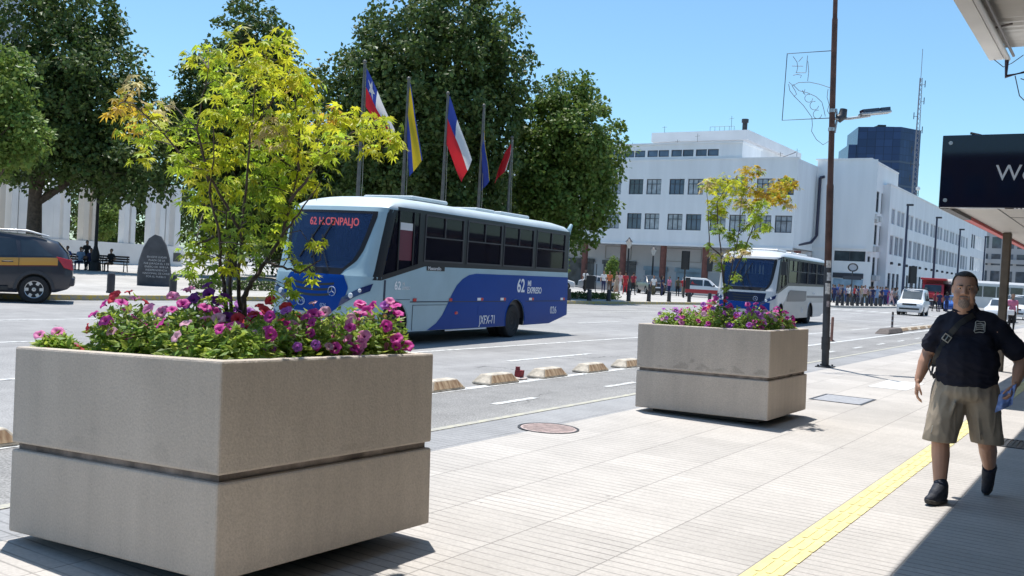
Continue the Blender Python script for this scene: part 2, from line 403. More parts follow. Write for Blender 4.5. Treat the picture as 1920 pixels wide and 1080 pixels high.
# ------------------------------------------------------------------ covers and grates in the pavement
def manhole(name, label, c, r):
    t = thing(name, label, 'manhole cover', (c[0], c[1], .010))
    f = MB(); f.lathe([(r, 0), (r+.025, 0), (r+.025, .006), (r, .006), (r, 0)], 48, cap=False)
    f.build('frame', M('iron_frame', (.06, .06, .062), .6, metal=.4, var=.3), t)
    p = MB(); p.lathe([(0.001, .004), (r-.006, .004), (r-.006, 0)], 48, cap=False)
    for i in range(-9, 10):
        for j in range(-9, 10):
            x, y = i*.03, j*.03
            if x*x+y*y < (r-.03)**2: p.cbox((x, y, .0055), (.016, .016, .004), rz=PI/4)
    p.build('lid', M('rusty_lid', (.47, .37, .345), .7, metal=.1, var=.3, scale=12), t)
manhole('manhole_cover', 'round reddish cast iron manhole cover set in the pavement between the two concrete planters', (-4.92, 8.4), .29)
t = thing('inspection_cover', 'rectangular dark grey metal cover in the pavement beside the far planter', 'cover', (-3.42, 14.1, .010))
m = MB(); m.box(-.32, .32, -.42, .42, 0, .005); m.build('lid', M('grey_plate', (.33, .33, .345), .6, var=.2, scale=14), t)
m = MB(); [m.box(*b) for b in ((-.36, -.325, -.46, .46, 0, .007), (.325, .36, -.46, .46, 0, .007), (-.325, .325, -.46, -.425, 0, .007), (-.325, .325, .425, .46, 0, .007))]
m.build('frame', dark_metal, t)
t = thing('inspection_cover', 'pale rectangular concrete cover in the pavement farther along the sunlit sidewalk', 'cover', (-3.3, 17.2, .010))
m = MB(); m.box(-.3, .3, -.8, .8, 0, .005); m.build('lid', M('pale_plate', (.6, .59, .57), .7, var=.1), t)
t = thing('drain_grate', 'slotted dark drain grate in the shaded pavement behind the walking man', 'drain grate', (-.82, 11.75, .010))
m = MB(); [m.box(-.36+.045*k, -.36+.045*k+.022, -.3, .3, 0, .008) for k in range(17)]; m.box(-.4, .4, -.33, -.3, 0, .009); m.box(-.4, .4, .3, .33, 0, .009)
m.build('bars', dark_metal, t)
m = MB(); m.box(-.38, .38, -.31, .31, -.001, .002); m.build('pit', black_plastic, t)
# ------------------------------------------------------------------ buildings
stucco = M('white_stucco', (.78, .79, .80), .8, var=.06, scale=.8, bump=.05, bscale=8, streak=.12)
stucco2 = M('grey_white_stucco', (.66, .67, .69), .8, var=.06, scale=.5)
win_glass = M('dark_window_glass', (.05, .065, .085), .06, spec=.8, var=.5, scale=.8)
win_glass_b = M('blue_window_glass', (.06, .09, .15), .06, spec=.8, var=.5, scale=.6)
win_curtain = M('curtained_glass', (.33, .36, .40), .12, spec=.7, var=.35, scale=1.7)
win_pale = M('pale_blind_glass', (.30, .34, .40), .15, spec=.6, var=.3, scale=.9)
win_blind = M('grey_blind_glass', (.13, .16, .21), .12, spec=.7, var=.4, scale=.9)
win_frame = M('dark_window_frame', (.05, .055, .07), .5)
roof_felt = M('roof_felt', (.35, .35, .35), .9)
ac_white = M('ac_unit_white', (.5, .5, .5), .5)

def wall_holes(mb, a0, a1, z0, z1, holes, depth=.22, m=0):
    """wall face in (a, z) with rectangular openings and reveals; outward = local -b. returns verts in (a, b, z)"""
    As = sorted(set([a0, a1] + [h[0] for h in holes] + [h[1] for h in holes]))
    Zs = sorted(set([z0, z1] + [h[2] for h in holes] + [h[3] for h in holes]))
    for i in range(len(As)-1):
        for j in range(len(Zs)-1):
            ca, cz = (As[i]+As[i+1])/2, (Zs[j]+Zs[j+1])/2
            if any(h[0] < ca < h[1] and h[2] < cz < h[3] for h in holes): continue
            mb.poly([(As[i], 0, Zs[j]), (As[i+1], 0, Zs[j]), (As[i+1], 0, Zs[j+1]), (As[i], 0, Zs[j+1])], m)
    for h in holes:
        p = [(h[0], h[2]), (h[1], h[2]), (h[1], h[3]), (h[0], h[3])]
        for k in range(4):
            q, r = p[k], p[(k+1) % 4]
            mb.poly([(q[0], 0, q[1]), (r[0], 0, r[1]), (r[0], depth, r[1]), (q[0], depth, q[1])], m)
def window(parent, a0, a1, z0, z1, b, panes=3, transom=.68, glass_m=None, frame=None, Mx=None, label=None):
    """window part (frame) with its pane as sub-part, in the wall's own (a, b, z) frame"""
    fr = MB(); t = .07
    fr.box(a0, a1, b-.04, b+.03, z0, z0+t); fr.box(a0, a1, b-.04, b+.03, z1-t, z1)
    fr.box(a0, a0+t, b-.04, b+.03, z0+t, z1-t); fr.box(a1-t, a1, b-.04, b+.03, z0+t, z1-t)
    for k in range(1, panes):
        x = a0+(a1-a0)*k/panes; fr.box(x-.03, x+.03, b-.03, b+.03, z0+t, z1-t)
    if transom:
        z = z0+(z1-z0)*transom; fr.box(a0+t, a1-t, b-.035, b+.025, z-.03, z+.03)
    if Mx: fr.v = [tuple(Mx @ Vector(v)) for v in fr.v]
    f = fr.build('window', frame or win_frame, parent)
    pn = MB(); pn.box(a0+.02, a1-.02, b+.032, b+.06, z0+.02, z1-.02)
    if Mx: pn.v = [tuple(Mx @ Vector(v)) for v in pn.v]
    pn.build('pane', glass_m or win_glass, f)
    return f

random.seed(11)
# --- the white corner building with the arcade: thing origin at its street corner (-30.3, 100)
bld = thing('office_building', 'white flat roofed building with two rows of paired windows above an arcade on reddish columns', 'building', (-30.3, 100, 0))
holes = []; wins = []
L0 = -36.0
for k in range(8):
    for s in (0, 1):
        a0 = -19.37 + 5.03*(k-2) + 2.22*s
        if a0 < L0+.3 or a0+1.8 > -.1: continue
        for z0, z1 in ((7.05, 8.85), (11.02, 12.76)):
            holes.append((a0, a0+1.8, z0, z1)); wins.append((a0, a0+1.8, z0, z1))
m = MB()
wall_holes(m, L0, 0, 5.5, 14.85, holes)
m.box(L0, 0, -.12, -.002, 5.25, 5.5)                                     # ledge over the arcade
m.box(L0, .06, -.08, .3, 14.851, 15.0)                                      # parapet cap
m.poly([(0, 0, 5.5), (0, 7.2, 5.5), (0, 7.2, 14.85), (0, 0, 14.85)])
m.poly([(L0, 0, 5.3), (0, 0, 5.3), (0, 6, 5.3), (L0, 6, 5.3)])             # arcade ceiling
m.poly([(L0, .3, 14.8), (0, .3, 14.8), (0, 18, 14.8), (L0, 18, 14.8)])
m.build('wall', stucco, bld)
for (a0, a1, z0, z1) in wins:
    window(bld, a0, a1, z0, z1, .14, glass_m=random.choice([win_curtain, win_curtain, win_glass, win_glass_b]))
# arcade back wall, shop fronts
m = MB(); m.poly([(L0, 5, 0), (.5, 5, 0), (.5, 5, 5.3), (L0, 5, 5.3)]); m.build('arcade_wall', stucco2, bld)
shop = M('shop_front', (.10, .11, .12), .2, var=.5, scale=1.2)
shopblue = M('shop_front_blue', (.28, .40, .50), .3, var=.3, scale=.9)
for i, (a0, a1, z1, mt) in enumerate(((-24.6, -20.3, 2.9, shop), (-19, -16.2, 2.4, shopblue), (-15.0, -11.2, 2.4, shopblue), (-9.4, -5.2, 2.9, shop), (-4.4, -.6, 2.5, shopblue), (-31, -26, 3, shop))):
    mm = MB(); mm.box(a0, a1, 4.85, 4.99, .1, z1); mm.box(a0-.1, a1+.1, 4.6, 4.84, z1+.02, z1+.5)
    mm.build('shop_front', mt, bld)
for a0, a1 in ((-24.5, -21), (-17, -12), (-11.6, -6.4)):
    mm = MB(); t = .05
    for bx in ((a0, a1, 3.6, 3.66), (a0, a1, 5.1, 5.16), (a0, a0+.06, 3.66, 5.1), (a1-.06, a1, 3.66, 5.1)): mm.box(bx[0], bx[1], 4.9, 4.98, bx[2], bx[3])
    mm.build('wall_panel', M('panel_trim', (.4, .38, .36), .7), bld)
redcol = M('reddish_column', (.17, .065, .05), .7, var=.25, scale=2)
for k in range(8):
    a = -19.82 + 5.05*(k-3)
    mm = MB(); mm.lathe([(.36, 0), (.36, 5.22)], 14, (a, .45, 0)); mm.build('column', redcol, bld, smooth=40)
# penthouse band
ph = MB(); hl = [(-20.5+2.95*k+1.38*s, -20.5+2.95*k+1.38*s+1.28, 15.35, 16.1) for k in range(-5, 5) for s in (0, 1)]
hl = [h for h in hl if h[1] < -8.2]
sub = MB(); wall_holes(sub, L0, -6.3, 14.8, 16.72, hl, .12)
sub.v = [(a, b+.6, z) for a, b, z in sub.v]; ph.add(sub.v, sub.f)
ph.poly([(-6.3, .6, 14.8), (-6.3, 6.6, 14.8), (-6.3, 6.6, 16.72), (-6.3, .6, 16.72)]); ph.box(L0, -6.2, .45, 7, 16.721, 16.9)
ph.build('penthouse_wall', stucco, bld)
for h in hl:
    if h[0] > -26: window(bld, h[0], h[1], h[2], h[3], .69, panes=1, transom=0, glass_m=win_glass_b)
# upper block on the roof
ub = MB(); ub.box(-20.8, -9.2, 9, 29, 14.8, 18.25); ub.box(-20.9, -8.6, 8.5, 29.6, 18.251, 19.4)
ub.build('roof_block', stucco2, bld)
mm = MB(); [mm.box(-19.5+2.6*k, -17.3+2.6*k, 8.96, 8.99, 17.6, 18.1) for k in range(4)]; mm.build('roof_block_window', win_glass, bld)
mm = MB(); mm.box(-11.0, -9.6, 8.96, 8.99, 16.9, 17.9); mm.build('roof_block_window', win_glass, bld)
for a, b, h, r in ((-9.6, 10, 1.5, .3),):
    mm = MB(); mm.lathe([(r, 0), (r, h*.7), (r*1.4, h*.72), (r*1.4, h)], 10, (a, b, 19.4)); mm.build('chimney', dark_metal, bld)
for a, b, z, h in ((-19.3, 8.7, 19.4, 1.0), (-13.8, 6, 16.9, 2.3), (-10.9, 9, 19.4, 2.2), (-16.3, 6, 16.9, 1.5), (-1.4, 4, 14.9, 1.9), (-3.2, 4, 14.9, 1.5)):
    mm = MB(); mm.tube([(a, b, z), (a, b, z+h*.8)], .022, 5); mm.tube([(a-.3, b, z+h*.65), (a+.3, b, z+h*.68)], .015, 4); mm.build('antenna', dark_metal, bld)
mm = MB(); mm.tube([(-1.6, 3, 14.9), (-2.6, 3, 15.4), (-1.2, 3, 15.9)], .04, 5)
for k in range(6): mm.tube([(-13.6+.6*k, 9.2, 19.4), (-13.6+.6*k, 9.2, 20.0)], .02, 4)
mm.tube([(-13.6, 9.2, 20.0), (-10.6, 9.2, 20.0)], .02, 4); mm.build('roof_railing', dark_metal, bld)
# recessed wing towards the street
win_b = [(2.4, 6.4, 4.55, 5.65)]
m = MB(); sub = MB(); wall_holes(sub, 0.0, 5.7, 0, 15.55, win_b, .25); sub.v = [(a, b+7.2, z) for a, b, z in sub.v]; m.add(sub.v, sub.f)
eh = [(1.0+2.4*k, 2.3+2.4*k, z0, z1) for k in range(4) for z0, z1 in ((10.2, 12.5), (6.6, 8.8), (3.2, 5.2))] + [(1.0, 2.4, .1, 2.5), (3.3, 4.8, .1, 2.5)]
MXE = Matrix(((0, -1, 0, 5.7), (1, 0, 0, 7.2), (0, 0, 1, 0), (0, 0, 0, 1)))        # wall facing +X
sub = MB(); wall_holes(sub, 0, 14, 0, 15.55, eh, .25); m.add([MXE @ Vector(v) for v in sub.v], sub.f)
m.box(-.2, 5.8, 7.1, 7.5, 15.551, 15.7); m.box(5.5, 5.8, 7.501, 21, 15.551, 15.7)
m.box(.02, 5.7, 7.06, 7.19, 5.9, 6.05)
m.build('wing_wall', stucco, bld)
window(bld, 2.4, 5.65, 4.55, 5.65, 7.3, panes=2, transom=0)
for h in eh: window(bld, *h, .12, panes=2, transom=.7, Mx=MXE)
mm = MB(); mm.box(2.4, 5.6, 7.1, 7.19, 2.7, 3.25); mm.build('shop_sign', M('dark_sign', (.03, .035, .05), .5), bld)
mm = MB(); mm.box(2.5, 5.6, 7.1, 7.19, .2, 2.6); mm.build('shop_front', shopblue, bld)
acb = MB()
for k, (a, z) in enumerate(((1.2, 9.5), (2.0, 9.2), (3.6, 9.4), (1.6, 6.0), (3.8, 6.1), (3.4, 2.9), (4.4, 2.9))):
    c = MXE @ Vector((a, -.35, z)); mm = MB(); mm.cbox(c, (.5, .85, .6)); mm.build('air_conditioner', ac_white, bld, bevel=.03)
mm = MB(); mm.tube([(.42, 7.0, 13.6), (.42, 7.0, 7.2)], .17, 8); mm.tube([(.42, 7.0, 7.2), (.1, 6.2, 6.4), (-.1, 2.0, 5.9)], .14, 8); mm.tube([(.42, 7.0, 13.6), (.9, 7.0, 13.7)], .15, 8)
mm.build('duct', M('duct_paint', (.03, .03, .06), .5), bld, smooth=40)

# --- long white building along the street, facing it
lb = thing('long_building', 'long white three storey building receding along the far side of the street', 'building', (-23.8, 113.7, 0))
MXL = Matrix(((0, -1, 0, 0), (1, 0, 0, 0), (0, 0, 1, 0), (0, 0, 0, 1)))
hs = []; y = 1.2; i = 0
while y < 60: hs.append((y, y+1.9, 9.2, 11.0)); y += 1.9+(.35 if i % 2 else 1.25); i += 1
y = 1.2; i = 0
while y < 60: w_ = (1.9, 2.3, 2.3, 2.1, 2.1, 2.5, 2.5)[i % 7]; hs.append((y, y+w_, 5.7, 7.95)); y += w_+(.7, .22, .7, .5, .7, .22, .6)[i % 7]; i += 1
y = 1.2
gs = []
while y < 62: gs.append((y, y+1.5, .1, 3.6)); y += 2.35 if len(gs) % 3 else 3.4
m = MB(); sub = MB(); wall_holes(sub, 0, 64, 0, 13.5, hs+gs, .25); m.add([MXL @ Vector(v) for v in sub.v], sub.f)
m.poly([(0, 0, 0), (-14, 0, 0), (-14, 0, 13.5), (0, 0, 13.5)]); m.box(-.4, .08, -.1, 64, 13.501, 13.65)
h2 = [(65+2.6*k, 66.9+2.6*k, z0, z1) for k in range(9) for z0, z1 in ((9.9, 12.3), (6.0, 8.4), (2.2, 4.6))]
sub = MB(); wall_holes(sub, 64, 90, 0, 14.2, h2, .25); m.add([MXL @ Vector((v[0], v[1]+.8, v[2])) for v in sub.v], sub.f)
m.poly([(-.4, 0, 13.5), (-.4, 64, 13.5), (-14, 64, 13.5), (-14, 0, 13.5)])
m.build('wall', stucco, lb)
for k, h in enumerate(hs): window(lb, *h, .12, panes=2 if h[1]-h[0] < 2 else 3, transom=0, Mx=MXL, frame=MATS['grey_white_stucco'], glass_m=win_pale if h[2] > 9 else random.choice([win_pale, win_blind, win_blind]))
for h in gs: window(lb, *h, .15, panes=2, transom=.8, Mx=MXL, glass_m=win_blind)
for h in h2[:12]: window(lb, h[0], h[1], h[2], h[3], .92, panes=2, transom=0, Mx=MXL, glass_m=win_curtain)
for k in range(14):
    c = MXL @ Vector((2.2+4.3*k, -.12, 4.6)); mm = MB(); mm.lathe([(.16, 0), (.2, .12), (.14, .3)], 8, c); mm.build('wall_lamp', dark_metal, lb)

# --- dark glass tower and its lattice mast
tw = thing('glass_tower', 'dark blue glass office tower rising behind the white building', 'tower', (-58, 262, 0), rz=rad(24))
tower_m = M('tower_glass', (.028, .055, .14), .22, spec=.35)
tn = tower_m.node_tree.nodes; tl = tower_m.node_tree.links; bb = tn['Principled BSDF']
tc = tn.new('ShaderNodeTexCoord'); br = tn.new('ShaderNodeTexBrick'); br.inputs['Scale'].default_value = 1; br.offset = 0
br.inputs['Brick Width'].default_value = 1.6; br.inputs['Row Height'].default_value = 1.9; br.inputs['Mortar Size'].default_value = .06
br.inputs['Color1'].default_value = (.016, .036, .10, 1); br.inputs['Color2'].default_value = (.026, .056, .15, 1); br.inputs['Mortar'].default_value = (.012, .022, .06, 1)
mpp = tn.new('ShaderNodeMapping'); mpp.inputs['Rotation'].default_value = (rad(90), 0, rad(0)); 
sxx = tn.new('ShaderNodeSeparateXYZ'); cxx = tn.new('ShaderNodeCombineXYZ'); mad = tn.new('ShaderNodeMath'); mad.operation = 'ADD'
tl.new(tc.outputs['Object'], sxx.inputs[0]); tl.new(sxx.outputs[0], mad.inputs[0]); tl.new(sxx.outputs[1], mad.inputs[1]); tl.new(mad.outputs[0], cxx.inputs[0]); tl.new(sxx.outputs[2], cxx.inputs[1])
tl.new(cxx.outputs[0], br.inputs['Vector']); tl.new(br.outputs['Color'], bb.inputs['Base Color'])
m = MB(); m.prism([(-7, -6, 0), (3, -8, 0), (9, -3, 0), (9, 9, 0), (-7, 9, 0)], (0, 0, 43)); m.build('body', tower_m, tw)
m = MB(); m.prism([(-9, -5.4, 0), (-7.01, -5.7, 0), (-7.01, 9, 0), (-9, 9, 0)], (0, 0, 38.5)); m.build('side_block', tower_m, tw)
m = MB(); m.box(-2, 3, -1, 5, 43, 44.1); m.box(-1, 1, 0, 3, 44.1, 44.7); m.build('roof_plant', dark_metal, tw)
for z in (12, 20, 28, 34):
    m = MB(); m.prism([(-7.08, -6.06, 0), (3, -8.09, 0), (9.08, -3.03, 0), (9.08, 9.1, 0), (-7.08, 9.1, 0)], (0, 0, .5)); m.v = [(a, b, c+z) for a, b, c in m.v]; m.build('floor_band', M('tower_band', (.05, .075, .13), .4), tw)
mt = thing('lattice_mast', 'tall thin lattice radio mast with small aerials beside the glass tower', 'radio mast', (-39.95, 212.5, 0))
m = MB(); H_ = 46
for k in range(3):
    a = 2*PI*k/3; m.tube([(.8*math.cos(a), .8*math.sin(a), 0), (.28*math.cos(a), .28*math.sin(a), H_)], .07, 5)
for j in range(46):
    z0, z1 = j*1.0, j*1.0+1; r0, r1 = .8-.52*z0/H_, .8-.52*z1/H_
    for k in range(3):
        a, b_ = 2*PI*k/3, 2*PI*(k+1)/3; m.tube([(r0*math.cos(a), r0*math.sin(a), z0), (r1*math.cos(b_), r1*math.sin(b_), z1)], .035, 4, cap=False)
m.tube([(0, 0, H_-1), (0, 0, 52)], .06, 5); m.build('lattice', M('mast_paint', (.25, .25, .28), .6), mt)
for z in (22, 25, 28, 31, 35, 38, 41, 44.5):
    m = MB(); s = random.choice((-1, 1)); m.tube([(0, 0, z), (s*.9, 0, z+.1)], .05, 5); m.tube([(s*.9, 0, z-.5), (s*.9, 0, z+.9)], .09, 5); m.build('aerial', dark_metal, mt)
m = MB(); m.ell((-1.0, -.4, 20.5), (.6, .3, .6)); m.ell((.9, -.4, 23), (.45, .25, .45)); m.build('dish', white_paint, mt)

# --- other far buildings
fb = thing('grey_building', 'grey and glass office blocks closing the far end of the street', 'building', (-14, 246, 0))
m = MB(); m.box(-26, 4, 0, 14, 0, 20); m.box(-26.3, 4.3, -.5, -.002, 9.2, 10.2); m.build('wall', M('grey_render', (.36, .36, .37), .7, var=.1, scale=.3), fb)
for i in range(10):
    for j in range(5):
        m = MB(); m.box(-22.3+2.6*i, -20.4+2.6*i, -.05, .02, 1+3.9*j, 3.6+3.9*j); m.build('window', win_glass, fb)
fb2 = thing('glass_block', 'blue glass fronted building at the right end of the street behind the shelter pillar', 'building', (-1, 232, 0))
m = MB(); m.box(-6, 22, 0, 14, 0, 17); m.build('wall', M('dark_curtain_wall', (.06, .08, .11), .15, spec=.8, var=.4, scale=.4), fb2)
for i in range(10):
    m = MB(); m.box(-5.8+2.8*i, -5.5+2.8*i, -.15, -.003, 0, 17); m.build('mullion', M('mullion', (.35, .37, .4), .5), fb2)
for z in (4.5, 9, 13): m = MB(); m.box(-6, 22, -.1, -.004, z, z+.5); m.build('floor_band', MATS['mullion'], fb2)
rb = thing('roof_structure', 'dark rooftop gallery showing above the long white building', 'rooftop', (-28.8, 196, 0))
m = MB(); m.box(-4, 1.5, 0, 5, 0, 15.5); m.build('wall', stucco2, rb)
m = MB(); [m.box(-4+1.3*k, -3.85+1.3*k, -.1, .05, 15.6, 17.4) for k in range(5)]; m.box(-4.2, 1.6, -.3, 5, 17.4, 17.7); m.build('frame', dark_metal, rb)
pb = thing('apartment_tower', 'pale grey-blue tower block showing above the big tree at the upper left corner', 'building', (-176, 88, 0), rz=rad(30))
m = MB(); m.box(-14, 5.5, -8, 10, 0, 50); m.build('wall', M('pale_blue_render', (.45, .48, .55), .7, var=.08, scale=.2), pb)
for j in range(14):
    m = MB(); m.box(-14, 5.5, -8.25, -8.003, 3+3.4*j, 4.4+3.4*j); m.build('window_band', win_glass, pb)

# --- park pavilion: low wall with tall white columns
pv = thing('colonnade', 'white park colonnade of tall paired pillars on a low curved wall', 'colonnade', (0, 0, .15))
white_wall = M('white_wall', (.72, .71, .69), .75, var=.07, scale=.6)
cream_wall = M('cream_column', (.60, .54, .46), .75, var=.06, scale=.6)
W0, W1 = Vector((-74.7, 58.4)), Vector((-67.5, 33.0))
def on_wall(t): return W0.lerp(W1, t)
ang = math.atan2(W1.y-W0.y, W1.x-W0.x)
m = MB(); secs = []
nn = Vector((-math.sin(ang), math.cos(ang)))
if nn.dot(-W0) < 0: nn = -nn
for k in range(13):
    p = on_wall(k/12*1.15) ; q = p - nn*.8
    secs.append([(p.x, p.y, 0), (p.x, p.y, 1.85), (q.x, q.y, 1.85), (q.x, q.y, 0)])
m.loft(secs); m.build('low_wall', white_wall, pv)
m = MB(); p = on_wall(.035)+nn*.02; m.cbox((p.x, p.y, .85), (1.0, .06, .8), rz=ang); m.build('wall_panel', M('info_panel', (.05, .05, .05), .5), pv)
PAV = ((.022, .34, .5, 7.4, 0), (.043, .75, .9, 7.4, 0), (.088, .45, .6, 7.0, 0), (.118, .7, .7, 7.2, 0), (.166, .62, .62, 7.2, 0), (.262, .58, .58, 7.0, 0), (.295, .62, .62, 7.0, 0),
       (.441, .5, .55, 6.8, 1), (.477, .62, .6, 6.8, 1), (.558, .72, .6, 6.6, 0), (.599, .66, .6, 6.6, 0), (.722, .95, .6, 6.4, 0), (.755, .6, .6, 6.4, 0), (.795, .5, .5, 6.4, 1))
for t, w_, d_, h, mk in PAV:
    p = on_wall(t)-nn*.4; m = MB(); m.cbox((p.x, p.y, 1.851+(h-1.85)/2), (w_, d_, h-1.85), rz=ang)
    m.build('column', cream_wall if mk else white_wall, pv, bevel=.03)
m = MB(); q0, q1 = on_wall(.672)-nn*.1, on_wall(.612)-nn*.1; dv = (q1-q0); pts = []
for k in range(10):
    a = PI/2*k/9; pts.append((q0.x+dv.x*(1-math.cos(a))*.9, q0.y+dv.y*(1-math.cos(a))*.9, 1.851+4.3*math.sin(a)))
pts = [(q0.x, q0.y, 1.851)]+pts[1:]+[(q1.x, q1.y, 6.15), (q1.x, q1.y, 1.851)]
m.prism(pts, tuple(-nn*.5)+(0,)); m.build('curved_screen', white_wall, pv)

# --- buildings behind the viewer, seen only as reflections
for nm, lab, x0, x1, y0, h, c in (('street_building', 'dark brown office block across the street behind the viewer', -34, -9, -75, 16, (.10, .085, .075)), ('street_building', 'lower grey shop building behind the viewer', -8.9, 12, -70, 11.5, (.14, .13, .13))):
    t = thing(nm, lab, 'building', ((x0+x1)/2, y0, 0)); w_ = (x1-x0)/2
    m = MB(); m.box(-w_, w_, -12, 0, 0, h); m.build('wall', M('back_'+lab[:5].strip(), c, .7, var=.2, scale=.3), t)
    for j in range(int(h//3.6)):
        for i in range(int(w_*2//3)):
            m = MB(); m.box(-w_+.8+3*i, -w_+2.6+3*i, .002, .05, 1.0+3.6*j, 2.9+3.6*j); m.build('window', win_glass, t)
# ------------------------------------------------------------------ trees
bark = M('bark', (.10, .075, .055), .9, var=.35, scale=7, bump=.6, bscale=25)
bark_thin = M('maple_bark', (.085, .062, .055), .8, var=.3, scale=14)
def leafmat(name, col, var=.28, trans=.35, rough=.5, spec=.3): return M(name, col, rough, spec=spec, trans=trans, island=var)
leaf_dark = leafmat('leaf_dark', (.088, .135, .032), spec=.4)
leaf_mid = leafmat('leaf_mid', (.125, .19, .036))
leaf_light = leafmat('leaf_light', (.17, .25, .05))
def leaf_quad(mb, p, nrm, up, L, W, m=0):
    s = nrm.cross(up); s = s.normalized() if s.length > 1e-5 else nrm.orthogonal().normalized()
    u = s.cross(nrm)
    mb.add([p, p+u*L*.45+s*W*.5-nrm*W*.12, p+u*L, p+u*L*.45-s*W*.5-nrm*W*.12], [(0, 1, 2, 3)], m)
def rdir(rng):
    while True:
        v = Vector((rng.uniform(-1, 1), rng.uniform(-1, 1), rng.uniform(-1, 1)))
        if .05 < v.length < 1: return v.normalized()
def tree(name, label, loc, crown, trunk, leaf_m, n_clumps, per, leafL=.29, clump_r=.74, seed=1, group=None, limbs=7, inner=.25):
    """crown: ellipsoids (cx,cy,cz, rx,ry,rz) in the tree's own space; leaf sprays gathered in clumps over their volume"""
    rng = random.Random(seed)
    t = thing(name, label, 'tree', loc, group=group)
    tb = MB(); h, r = trunk; lean = Vector((rng.uniform(-.2, .2), rng.uniform(-.2, .2), 0))
    P = [Vector((0, 0, -.1)), lean*.3+Vector((0, 0, h*.35)), lean*.7+Vector((0, 0, h*.7)), lean+Vector((0, 0, h))]
    tb.tube(P, [r*1.35, r, r*.88, r*.75], 10)
    for k in range(limbs):
        c = crown[k % len(crown)]; d = rdir(rng); tgt = Vector(c[:3]) + Vector((d.x*c[3], d.y*c[4], d.z*c[5]))*.55
        b = P[3] if k % 2 else P[2]; mid = b.lerp(tgt, .5)+Vector((rng.uniform(-.3, .3), rng.uniform(-.3, .3), .3))
        tb.tube([b, mid, tgt], [r*.55, r*.32, r*.1], 7)
    tb.build('trunk', bark, t, smooth=60)
    crown = [(*c[:3], c[3]*1.10, c[4]*1.10, c[5]*1.06) for c in crown]
    vols = [c[3]*c[4]*c[5] for c in crown]; lb = MB()
    for k in range(int(n_clumps*2.3)):
        c = rng.choices(crown, vols)[0]; d = rdir(rng)
        rr = (rng.uniform(.72, 1)) if rng.random() > inner+.12 else rng.random()**.6*.8
        nz = 1 + .13*noise.noise(Vector(d)*2.3+Vector((seed*3.1, 0, c[2])))*1.6
        p = Vector(c[:3]) + Vector((d.x*c[3], d.y*c[4], d.z*c[5]))*rr*nz
        out = (p - Vector(c[:3])); out = out.normalized() if out.length > .01 else Vector((0, 0, 1))
        R = clump_r*rng.uniform(.6, 1.3); ax = (out*.8+Vector((0, 0, .5))+rdir(rng)*.5).normalized()
        for j in range(int(per*rng.uniform(.6, 1.3))):
            q = rdir(rng)*(rng.random()**.5)*R; q -= ax*q.dot(ax)*.45
            nr = (ax*.7 + rdir(rng)*.85 + q*.5).normalized(); up = (q + rdir(rng)*.5 - Vector((0, 0, .25)))
            L = leafL*rng.uniform(.6, 1.25); leaf_quad(lb, p+q, nr, up, L, L*.72)
    lb.build('crown', leaf_m, t, smooth='keep')
    return t
tree('broadleaf_tree', 'huge dark green tree with a thick trunk at the left edge behind the taxi', (-52.6, 30.9, .15),
     [(0, 0, 6.7, 5.0, 5.0, 2.1), (4.0, 2.6, 6.2, 3.2, 3.0, 2.2), (0, 0, 8.6, 4.8, 4.8, 3.0), (1.2, .7, 10.6, 4.4, 4.4, 3.6), (.6, .4, 14.2, 3.4, 3.4, 3.6), (-3, -1.8, 7.6, 3.4, 3.2, 2.6), (3.2, 2.0, 7.2, 2.6, 2.4, 2.2)], (5.2, .42), leaf_dark, 520, 50, seed=3)
tree('broadleaf_tree', 'tall cone shaped dark tree behind the yellow maple of the near planter', (-47.6, 40.8, .15),
     [(.6, .4, 4.8, 3.0, 3.0, 3.2), (0, 0, 8.2, 4.4, 4.4, 3.2), (.2, 0, 11, 3.8, 3.8, 3.4), (.4, .2, 14.2, 2.4, 2.4, 3.2), (2.8, 1.8, 11.6, 1.9, 1.9, 2.2), (-2.6, -1.7, 9.2, 2.2, 2.2, 2.2)], (4, .35), leaf_dark, 480, 50, seed=5)
tree('broadleaf_tree', 'largest dark round crowned tree behind the row of flagpoles', (-32.6, 41.2, .15),
     [(0, 0, 4.8, 4.6, 4.3, 3.6), (0, 0, 7.6, 4.7, 4.4, 3.6), (0, 0, 10.6, 4.9, 4.6, 3.8), (.3, .2, 14.0, 4.2, 4.0, 3.4), (-2.6, -1.6, 10.2, 3.0, 2.8, 3.0), (2.8, 1.8, 12, 2.4, 2.4, 3.0)], (4, .4), leaf_dark, 600, 50, seed=8)
tree('broadleaf_tree', 'rounded mid green tree right of the flagpoles beside the white building', (-28.3, 48.4, .15),
     [(0, 0, 5.4, 2.9, 2.9, 2.8), (0, 0, 7.2, 3.3, 3.3, 3.0), (.1, 0, 9.0, 3.2, 3.2, 3.0), (0, 0, 11.2, 2.1, 2.1, 1.9)], (3.4, .28), leaf_mid, 300, 52, seed=13, leafL=.27, clump_r=.66)
tree('young_tree', 'small light green tree standing in front of the arcade', (-36.2, 60.5, .15),
     [(0, 0, 4.6, 1.75, 1.75, 1.5), (.3, .2, 5.9, 1.2, 1.2, 1.2), (.9, .6, 4.4, 1.0, 1.0, .9)], (3.0, .13), leaf_mid, 90, 44, seed=21, leafL=.22, clump_r=.45, limbs=5)
tree('broadleaf_tree', 'lighter green leafy tree at the left edge in front of the huge dark tree', (-43.2, 22.6, .15),
     [(0, 0, 6.4, 2.3, 2.3, 2.2), (.5, .3, 8.4, 1.7, 1.7, 1.6), (1.4, .9, 6.0, 1.3, 1.2, 1.2)], (4, .2), leaf_light, 120, 50, seed=22, leafL=.24, clump_r=.55)
